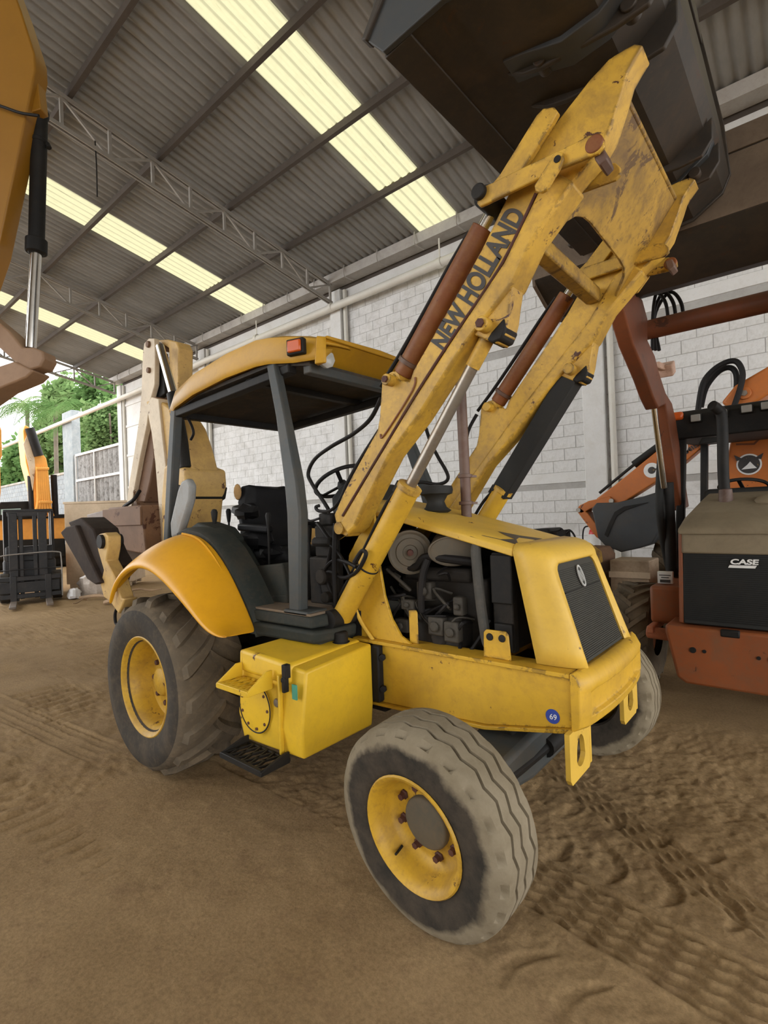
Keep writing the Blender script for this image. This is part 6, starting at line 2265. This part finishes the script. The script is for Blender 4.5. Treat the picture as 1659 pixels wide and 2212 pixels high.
# ================================================================== left background
# forklift with its mast towards the camera
FX, FY = -12.3, 1.0
fk = thing('forklift', 'black forklift with lowered forks facing the camera near the open end', 'forklift', (FX, FY, 0))
def fdir(u, w=0.0):
    # u across (towards the wall is image right), w towards the camera side
    a = Vector((0.265, 0.965, 0)).normalized()
    n_ = Vector((0.965, -0.265, 0)).normalized()
    return Vector((FX, FY, 0)) + a * u + n_ * w
FA, FN, FZ = Vector((0.265, 0.965, 0)).normalized(), Vector((0.965, -0.265, 0)).normalized(), Vector((0, 0, 1))
def fbox(name, u0, u1, w0, w1, z0, z1, mat, bev=0.01, parent=None):
    b = B()
    c_ = fdir((u0 + u1) / 2, (w0 + w1) / 2) + FZ * (z0 + z1) / 2
    b.obox(c_, FA, FN, FZ, abs(u1 - u0) / 2, abs(w1 - w0) / 2, abs(z1 - z0) / 2)
    return b.done(name, mat, parent or fk, bev)
FBLK = paint('forklift_black', (0.012, 0.012, 0.013), 0.45, 0.3, dirt=0.3, dirt_col=(0.07, 0.05, 0.04))
for u in (-0.42, 0.12):
    fbox('mast_upright', u, u + 0.16, -0.08, 0.08, 0.06, 2.0, FBLK)
    fbox('inner_mast', u + 0.18 if u < 0 else u - 0.10, u + 0.26 if u < 0 else u - 0.02, -0.02, 0.06, 0.1, 1.95, FBLK)
fbox('mast_top', -0.44, 0.30, -0.06, 0.06, 1.92, 2.02, FBLK)
fbox('mast_cross', -0.40, 0.28, -0.06, 0.02, 1.05, 1.15, FBLK)
fbox('carriage', -0.62, 0.52, 0.09, 0.15, 0.12, 0.22, FBLK)
fbox('carriage', -0.62, 0.52, 0.09, 0.15, 0.50, 0.60, FBLK)
fbox('load_backrest', -0.62, 0.50, 0.09, 0.12, 0.24, 0.48, FBLK)
for u in (-0.42, 0.22):
    fbox('fork', u, u + 0.12, 0.12, 1.15, 0.03, 0.075, paint('fork_steel', (0.16, 0.13, 0.11), 0.5, 0.2, dirt=0.5), 0.008)
    fbox('fork_heel', u, u + 0.12, 0.12, 0.17, 0.03, 0.62, FBLK, 0.008)
b = B()
b.tube([fdir(-0.66, 0.12) + FZ * 0.1, fdir(-0.66, 0.12) + FZ * 0.9, fdir(-0.60, 0.12) + FZ * 1.06, fdir(-0.1, 0.12) + FZ * 1.10, fdir(0.45, 0.12) + FZ * 1.10, fdir(0.54, 0.12) + FZ * 0.95, fdir(0.54, 0.12) + FZ * 0.1], 0.014, 8, 5)
b.done('guard_hoop', paint('pale_guard_bar', (0.32, 0.30, 0.28), 0.5, 0.2, dirt=0.3), fk)
b = B()
b.tube([fdir(-0.64, 0.12) + FZ * 0.75, fdir(0.52, 0.12) + FZ * 0.75], 0.012, 6, 0)
b.done('guard_bar', FBLK, fk)
fbox('body', -0.55, 0.45, -2.0, -0.3, 0.25, 0.95, FBLK, 0.05)
fbox('dash', -0.5, 0.4, -0.5, -0.3, 0.9, 1.25, FBLK, 0.03)
fbox('counterweight', -0.55, 0.45, -2.3, -1.7, 0.25, 1.15, EXC_ORANGE, 0.06)
for u in (-0.62, 0.36):
    for w in (-0.35, -1.75):
        b = B()
        R_ = 0.33 if w > -1 else 0.27
        b.cyl(fdir(u, w) + FZ * R_, fdir(u + 0.2, w) + FZ * R_, R_, n=28)
        b.done('wheel', RUBBER_D, fk, 0.03)
for u in (-0.5, 0.4):
    for w in (-0.4, -1.7):
        b = B()
        b.bar(fdir(u, w) + FZ * 0.9, fdir(u, w) + FZ * 2.05, 0.06, 0.06)
        b.done('guard_post', FBLK, fk)
fbox('overhead_guard', -0.52, 0.42, -1.75, -0.35, 2.03, 2.09, FBLK)

# plywood crate and wrapped bundle
def quadbox(name, mat, parent, pts, z0, z1, bev=0.01):
    b = B()
    b.loops([[(x, y, z0) for x, y in pts], [(x, y, z1) for x, y in pts]])
    return b.done(name, mat, parent, bev)
ca_ = thing('shipping_crate', 'tall pale plywood crate standing near the open end of the hall', 'crate', (-14.0, 3.0, 0))
quadbox('body', WOOD, ca_, [(-14.9, 2.9), (-14.1, 2.25), (-13.0, 3.5), (-13.8, 4.2)], 0.12, 2.25)
quadbox('lid', WOOD, ca_, [(-14.93, 2.88), (-14.1, 2.22), (-12.97, 3.5), (-13.8, 4.23)], 2.25, 2.31)
for k in range(3):
    f = k / 2
    x, y = -14.85 + 0.75 * f, 2.95 - 0.6 * f
    b = B()
    b.bar((x, y, 0.06), (x + 1.0, y + 1.15, 0.06), 0.1, 0.12)
    b.done('skid', WOOD, ca_)
def lumpy(name, label, cat, c_, s_, mat, seed, n=14):
    rs = random.Random(seed)
    b = B()
    b.sphere(c_, 1.0, s_[0], s_[1], s_[2], n)
    for v in b.bm.verts:
        d = v.co - Vector(c_)
        k = 1 + rs.uniform(-0.18, 0.18)
        v.co = Vector(c_) + Vector((max(-s_[0] * .8, min(s_[0] * .8, d.x)), max(-s_[1] * .8, min(s_[1] * .8, d.y)), max(-s_[2] * .8, min(s_[2] * .8, d.z)))) * k
        v.co.z = max(v.co.z, 0.005)
    return tag(b.done(name, mat, smooth=20), label, cat)
lumpy('wrapped_bundle', 'plastic wrapped brown bundle lying at the foot of the plywood crate', 'bundle', (-12.2, 2.22, 0.22), (0.42, 0.36, 0.3), WRAP, 4)
lumpy('wrapped_bundle', 'small white plastic heap left of the wrapped brown bundle', 'bundle', (-12.0, 1.72, 0.10), (0.2, 0.14, 0.16), paint('white_plastic', (0.68, 0.66, 0.64), 0.4, 0.1, dirt=0.3), 9)
for k, (x, y, a, L_, r, lb) in enumerate(((-11.0, 1.95, 0.4, 1.3, 0.04, 'longest dry stick in the litter behind the rear wheel'), (-10.45, 2.35, -0.3, 0.9, 0.035, 'dry stick of the litter nearest to the block wall'), (-11.3, 2.95, 0.9, 0.9, 0.03, 'dry stick of the litter nearest to the plywood crate'), (-10.0, 1.75, 0.1, 0.6, 0.045, 'short thick stick of the litter nearest to the rear wheel'), (-10.9, 1.45, -0.7, 0.7, 0.02, 'thinnest dry twig of the litter, nearest to the forklift'))):
    b = B()
    dx, dy = math.cos(a) * L_ / 2, math.sin(a) * L_ / 2
    b.tube([(x - dx, y - dy, 0.04), (x - dx * 0.3, y - dy * 0.2 + 0.05, 0.09), (x + dx * 0.4, y + dy * 0.4, 0.05), (x + dx, y + dy, 0.07)], [r] * 6 + [r * 0.8] * 6 + [r * 0.5] * 10, 7, 5)
    tag(b.done('stick', STICK_M), lb, 'stick', 'sticks in the litter by the crate')

# far orange excavator outside
EX = thing('excavator', 'orange excavator with upright boom and steel pipes standing outside in the yard', 'excavator', (-24.5, 1.2, 0))
def opt(px, py, x):       # a place in the yard on the plane x = const
    return at(px, py, 0, x)
XE = -22.0
def ebox(name, pts, x0, x1, mat, bev=0.02, parent=None):
    b = B()
    b.exx(PX(XE, pts), x0, x1)
    return b.done(name, mat, parent or EX, bev)
bm2 = ebox('boom', [(50, 930), (54, 918), (62, 922), (80, 965), (100, 990), (104, 1010), (112, 1095), (118, 1115), (74, 1115), (72, 1060), (56, 1000), (52, 960)], XE, XE - 0.7, EXC_ORANGE)
for k in range(6):
    f = k / 5
    pts = [(80 + 20 * f, 1008), (81 + 21 * f, 1040), (82 + 24 * f, 1085), (74 + 40 * f, 1114)]
    b = B()
    b.tube([tuple(at(px, py, 0, XE + 0.06)) for px, py in pts], 0.055, 8, 4)
    b.done('hydraulic_pipe', EXC_ORANGE, bm2)
ebox('pipe_clamp', [(76, 1010), (104, 1010), (104, 1016), (76, 1016)], XE + 0.14, XE, EXC_ORANGE, parent=bm2)
ebox('pipe_clamp', [(82, 1082), (111, 1082), (111, 1088), (82, 1088)], XE + 0.14, XE, EXC_ORANGE, parent=bm2)
for side_ in ((62, 66, 1028), (112, 114, 1026)):
    b = B()
    b.tube([tuple(at(side_[0] + 4, side_[2], 0, XE - 0.1)), tuple(at(side_[0] + 6, 1070, 0, XE - 0.1)), tuple(at(side_[0] + 8, 1112, 0, XE - 0.1))], 0.11, 10, 4)
    b.done('hose_bundle', HOSE, bm2)
b = B()
p0, p1 = at(64, 925, 0, XE + 0.1), at(84, 985, 0, XE + 0.1)
b.cyl(p0, p1, 0.16, n=14)
b.done('arm_cylinder', BLACK, bm2)
ebox('cream_stripe', [(50, 960), (58, 940), (74, 990), (76, 1012), (70, 1060), (62, 1010)], XE + 0.03, XE, CREAM, 0.004, bm2)
ebox('cab', [(0, 1092), (5, 1084), (66, 1082), (72, 1092), (74, 1118), (0, 1122)], XE - 0.2, XE - 1.6, BLACK)
ebox('cab_glass', [(5, 1100), (48, 1098), (50, 1110), (5, 1112)], XE - 0.18, XE - 0.3, paint('pale_glass', (0.35, 0.5, 0.47), 0.1, 0.1, dirt=0.1), 0.004)
ebox('upper_body', [(-40, 1128), (60, 1118), (150, 1116), (152, 1140), (150, 1165), (-40, 1170)], XE - 0.4, XE - 2.6, EXC_ORANGE, 0.06)
ebox('deck_edge', [(-40, 1115), (150, 1110), (150, 1118), (-40, 1124)], XE - 0.3, XE - 2.6, BLACK)
ebox('undercarriage', [(-40, 1166), (150, 1160), (150, 1205), (-40, 1215)], XE - 0.4, XE - 3.0, BLACK, 0.08)
gq = at(140, 1203, 0, XE - 0.4)
for k in (0, 1):
    b = B()
    yy0 = at(-30, 1190, 0, XE - 0.5).y + 0.0 + k * 2.2
    b.exx([(yy0, 0.05), (yy0 + 0.9, 0.05), (yy0 + 0.9, 0.9), (yy0, 0.9)], XE - 0.6, XE - 4.0)
    b.done('track', BLACK, EX, 0.15, seg=4)
# a second boom just entering at the left edge
b = B()
b.exx(PX(-20.5, [(-30, 905), (-2, 912), (4, 930), (5, 985), (-2, 1000), (-30, 1010)]), -20.5, -21.1)
b.exx(PX(-20.5, [(-30, 1000), (2, 990), (4, 1060), (-30, 1400)]), -20.6, -21.0)
tag(b.done('excavator_boom', EXC_ORANGE, None, 0.03), 'orange excavator boom cut off by the left picture edge', 'excavator')

# yard wall, gate post and sheet fence beyond the open end
b = B()
b.box(-60, -24.9, 6.0, 6.2, -0.1, 4.1)
yw = b.done('wall_yard', MORTAR)
tag(yw, 'low whitewashed yard wall running on beyond the hall', None, kind='structure')
b = B()
for i in range(18):
    for j in range(40):
        x = -25.1 - 0.42 * j - (0.2 if i % 2 else 0)
        b.box(x - 0.2, x + 0.2, 5.985, 6.01, 0.02 + i * 0.225, 0.02 + i * 0.225 + 0.21)
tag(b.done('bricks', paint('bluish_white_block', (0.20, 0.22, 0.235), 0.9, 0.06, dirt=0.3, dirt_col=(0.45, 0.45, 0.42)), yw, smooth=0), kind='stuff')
b = B()
b.box(-60, -24.9, 5.95, 6.25, 4.05, 4.16)
b.done('coping', paint('weathered_coping', (0.33, 0.31, 0.28), 0.9, 0.25, dirt=0.5), yw, 0.01)
b = B()
b.box(-25.1, -23.95, 5.85, 6.2, -0.1, 6.8)
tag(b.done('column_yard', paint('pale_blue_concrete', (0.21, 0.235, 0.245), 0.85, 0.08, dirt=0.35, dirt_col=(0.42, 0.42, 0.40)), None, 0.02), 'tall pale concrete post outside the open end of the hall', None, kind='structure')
fe_ = thing('sheet_fence', 'streaked white sheet metal fence panel between the concrete post and the hall column', 'fence', (-21.6, 6.0, 0))
FEN = paint('streaked_fence_sheet', (0.24, 0.235, 0.225), 0.7, 0.1, rust=0.0, dirt=0.95, dirt_col=(0.06, 0.052, 0.044), scale=1.6)
for k in range(10):
    x0 = -23.9 + k * 0.46
    b = B()
    b.loops([[(x0, 6.03, 0.0), (x0 + 0.08, 6.0, 0.0), (x0 + 0.38, 6.0, 0.0), (x0 + 0.455, 6.03, 0.0), (x0 + 0.455, 6.05, 0.0), (x0, 6.05, 0.0)], [(x0, 6.03, 4.75), (x0 + 0.08, 6.0, 4.75), (x0 + 0.38, 6.0, 4.75), (x0 + 0.455, 6.03, 4.75), (x0 + 0.455, 6.05, 4.75), (x0, 6.05, 4.75)]])
    b.done('fence_sheet', FEN, fe_)
for zz in (3.6, 4.72):
    b = B()
    b.box(-24.0, -19.25, 5.94, 6.0, zz, zz + 0.1)
    b.done('fence_rail', PLASTER, fe_)
for xx in (-23.95, -21.9):
    b = B()
    b.box(xx, xx + 0.07, 5.93, 5.99, 0, 4.75)
    b.done('fence_upright', PLASTER, fe_)

# ------------------------------------------------------------------ palms and trees in the yard
def palm(base, h, label, seed, n=14, fl=2.4, lean=0.3):
    rs = random.Random(seed)
    t = thing('palm_tree', label, 'palm tree', base, 'palms outside the hall')
    B0 = Vector(base)
    topv = B0 + Vector((lean, lean * 0.5, h))
    b = B()
    b.tube([B0, B0.lerp(topv, 0.5) + Vector((lean * 0.2, 0, 0)), topv], [0.16] * 4 + [0.13] * 10, 10, 6)
    b.done('trunk', PALM_TRUNK, t)
    for i in range(n):
        a = 2 * math.pi * i / n + rs.uniform(-.25, .25)
        up = rs.uniform(-0.1, 0.9)
        d = Vector((math.cos(a), math.sin(a), 0))
        L_ = fl * rs.uniform(0.8, 1.15)
        P = []
        for k in range(9):
            f = k / 8
            P.append(topv + d * L_ * f * (1 - 0.15 * f) + Vector((0, 0, L_ * (up * f - (0.55 + 0.5 * up) * f * f))))
        b = B()
        b.tube(P, [0.025] * 4 + [0.012] * 6, 5, 0)
        for k in range(1, 8):
            for m_ in range(4):
                f = (k + m_ / 4) / 8
                p = P[k].lerp(P[min(k + 1, 8)], m_ / 4)
                tg = (P[min(k + 1, 8)] - P[k - 1]).normalized()
                sd = tg.cross(Vector((0, 0, 1))).normalized()
                ll = L_ * 0.34 * math.sin(math.pi * (0.12 + 0.82 * f)) + 0.08
                for s in (-1, 1):
                    tip = p + sd * s * ll * 0.8 + tg * ll * 0.45 + Vector((0, 0, -ll * rs.uniform(0.15, 0.5)))
                    w = tg * 0.03
                    b.face([p - w, p + w, tip + w * 0.3, tip - w * 0.3])
        b.done('frond', LEAF_B if rs.random() < 0.4 else LEAF_A, t, smooth=0)
    return t

def leafy(c_, r, label, seed, n, mat, sz=0.16):
    rs = random.Random(seed)
    t = thing('tree', label, 'tree', (c_[0], c_[1], 0), 'trees outside the hall')
    b = B()
    b.tube([(c_[0], c_[1], 0), (c_[0] + 0.2, c_[1], c_[2] * 0.5), (c_[0], c_[1] + 0.2, c_[2])], [0.2] * 4 + [0.12] * 8, 8, 4)
    for k in range(7):
        a = rs.uniform(0, 6.28)
        b.tube([(c_[0], c_[1], c_[2] * 0.6), (c_[0] + math.cos(a) * r[0] * 0.4, c_[1] + math.sin(a) * r[1] * 0.4, c_[2]), (c_[0] + math.cos(a) * r[0] * 0.8, c_[1] + math.sin(a) * r[1] * 0.8, c_[2] + r[2] * 0.5)], 0.05, 6, 4)
    b.done('trunk', PALM_TRUNK, t)
    vs, fs = [], []
    clumps = []
    for k in range(38):
        v = Vector((rs.gauss(0, 1), rs.gauss(0, 1), rs.gauss(0, 1))).normalized() * rs.uniform(0.35, 1.0)
        clumps.append(Vector((c_[0] + v.x * r[0], c_[1] + v.y * r[1], c_[2] + v.z * r[2])))
    for i in range(n):
        p = rs.choice(clumps) + Vector((rs.gauss(0, .3) * r[0] * 0.45, rs.gauss(0, .3) * r[1] * 0.45, rs.gauss(0, .3) * r[2] * 0.45))
        a = Vector((rs.gauss(0, 1), rs.gauss(0, 1), rs.gauss(0, 0.6))).normalized()
        q_ = a.orthogonal().normalized() * sz * 0.4
        L_ = sz * rs.uniform(0.7, 1.6)
        k = len(vs)
        vs += [tuple(p), tuple(p + a * L_ * 0.5 + q_), tuple(p + a * L_), tuple(p + a * L_ * 0.5 - q_)]
        fs.append((k, k + 1, k + 2, k + 3))
    me = bpy.data.meshes.new('foliage')
    me.from_pydata(vs, [], fs)
    tag(obj('foliage', me, mat, t, smooth=0), kind='stuff')
    return t



palm((-31.6, 9.2, 0), 8.3, 'palm with broad drooping crown just left of the concrete post', 1, 18, 2.4, 0.2)
palm((-37.0, 9.2, 0), 9.6, 'tall palm in the middle of the yard trees', 5, 17, 2.5, 0.2)
palm((-43.0, 9.2, 0), 10.6, 'tall slim palm at the left above the orange excavator', 3, 15, 2.7, 0.3)
leafy((-27.6, 9.0, 6.4), (1.5, 1.3, 1.9), 'bushy pale green tree above the sheet fence', 11, 9000, LEAF_B, 0.2)
leafy((-42.0, 14.8, 9.6), (4.2, 2.0, 4.6), 'dense green tree behind the concrete post', 12, 20000, LEAF_A, 0.42)
leafy((-52.0, 14.8, 9.6), (4.2, 2.0, 4.8), 'wide tree crown in the middle at the back of the yard', 13, 20000, LEAF_B, 0.46)
leafy((-62.0, 14.8, 7.6), (4.2, 2.0, 3.8), 'lower green tree at the far left of the yard', 17, 14000, LEAF_A, 0.5)

# ================================================================== excavator arm hanging in at the upper left
XA = thing('excavator', 'yellow excavator arm with black hydraulic cylinder reaching in at the upper left corner', 'excavator', (-6.5, -4.2, 0))
DD = 3.6
def fp(px, py, d=DD):
    return CAM + ray(px, py) * d
# the arm lies in a vertical plane that runs away to the left
AU = Vector((-0.80, -0.60, 0)).normalized()          # along the arm plane, away from the photographed machine
AN = Vector((0.60, -0.80, 0)).normalized()
A0 = fp(88, 300)
def on_arm(px, py, off=0.0):
    d_ = ray(px, py)
    o_ = A0 + AN * off
    k = (o_ - CAM).dot(AN) / d_.dot(AN)
    return CAM + d_ * k
def arm_poly(name, pts, o0, o1, mat, bev=0.01, parent=None):
    P = [on_arm(px, py, o0) for px, py in pts]
    b = B()
    b.loops([P, [p + AN * (o1 - o0) for p in P]])
    return b.done(name, mat, parent or XA, bev, seg=3)
stick_px = [(-160, -420), (-100, -420), (22, -40), (44, 20), (74, 115), (76, 150), (56, 250), (38, 340), (10, 470), (-6, 545), (-60, 700), (-170, 700), (-190, 300)]
xs_ = arm_poly('stick', stick_px, 0.0, -0.13, EXC_YEL, 0.01)
arm_poly('stick_edge_plate', [(66, 110), (78, 150), (88, 235), (58, 245), (56, 200)], -0.04, -0.12, EXC_YEL, 0.006, xs_)
p = [on_arm(px, py, -0.14) for px, py in ((86, 240), (78, 548), (66, 752), (78, 770))]
b = B()
b.cyl(p[0], p[1], 0.052, n=26)
cyl_ = b.done('bucket_cylinder', BLACK, XA, 0.006)
dv = (p[1] - p[0]).normalized()
for f, r, L_ in ((0.0, 0.060, 0.04), (0.20, 0.058, 0.03), (0.90, 0.070, 0.10)):
    b = B()
    c_ = p[0].lerp(p[1], f)
    b.cyl(c_, c_ + dv * L_, r, n=22)
    b.done('cylinder_collar', BLACK, cyl_, 0.006)
b = B()
b.cyl(p[1], p[2], 0.036, n=22)
b.done('piston_rod', CHROME, cyl_)
b = B()
b.cyl(p[0].lerp(p[1], 0.23) + RGT * 0.06, p[0].lerp(p[1], 0.23) + RGT * 0.075 + dv * 0.03, 0.018, n=10)
b.done('fitting', BLACK, cyl_)
h0 = [on_arm(px, py, 0.03) for px, py in ((-40, 215), (10, 232), (45, 244), (84, 250))]
b = B()
b.tube(h0, 0.010, 8, 5)
b.done('grease_hose', HOSE, XA)
LNK = paint('dull_brown_link', (0.30, 0.185, 0.11), 0.55, 0.15, dirt=0.4, dirt_col=(0.2, 0.12, 0.07))
arm_poly('bucket_link', [(-60, 650), (-10, 690), (20, 715), (48, 750), (72, 750), (92, 758), (95, 775), (86, 792), (60, 800), (30, 780), (-60, 700)], -0.08, -0.22, LNK, 0.012)
arm_poly('bucket_link', [(-60, 810), (0, 790), (30, 780), (62, 795), (72, 800), (56, 815), (20, 830), (0, 838), (-60, 880)], -0.06, -0.24, LNK, 0.012)
# boom and machine body, outside the picture to the left
e0 = on_arm(-120, -400, -0.15)
bo_pts = [e0, Vector((e0.x - 1.4, e0.y - 1.05, e0.z + 0.5)), Vector((-7.2, -5.0, 3.6)), Vector((-7.6, -5.3, 1.5))]
b = B()
for a_, c_ in zip(bo_pts[:-1], bo_pts[1:]):
    b.bar(a_, c_, 0.34, 0.5)
b.done('boom', EXC_YEL, XA, 0.02)
b = B()
b.box(-9.6, -6.9, -6.6, -4.2, 1.0, 2.3)
b.done('upper_body', EXC_YEL, XA, 0.1, seg=3)
b = B()
b.box(-8.6, -7.0, -6.6, -5.6, 2.3, 3.0)
b.done('cab', BLACK, XA, 0.1, seg=3)
for yy in (-6.7, -4.7):
    b = B()
    b.box(-10.0, -6.4, yy, yy + 0.6, 0.0, 0.85)
    b.done('track', BLACK, XA, 0.2, seg=4)

# thin wire hanging from the roof truss
b = B()
w0, w1 = at(205, 300, 0, -7.33), at(210, 425, 0, -7.33)
b.tube([w0, w0.lerp(w1, 0.5) + Vector((0.02, 0, 0)), w1], 0.010, 6, 4)
tag(b.done('hanging_wire', HOSE), 'thin dark wire hanging straight down from the roof truss', 'wire')
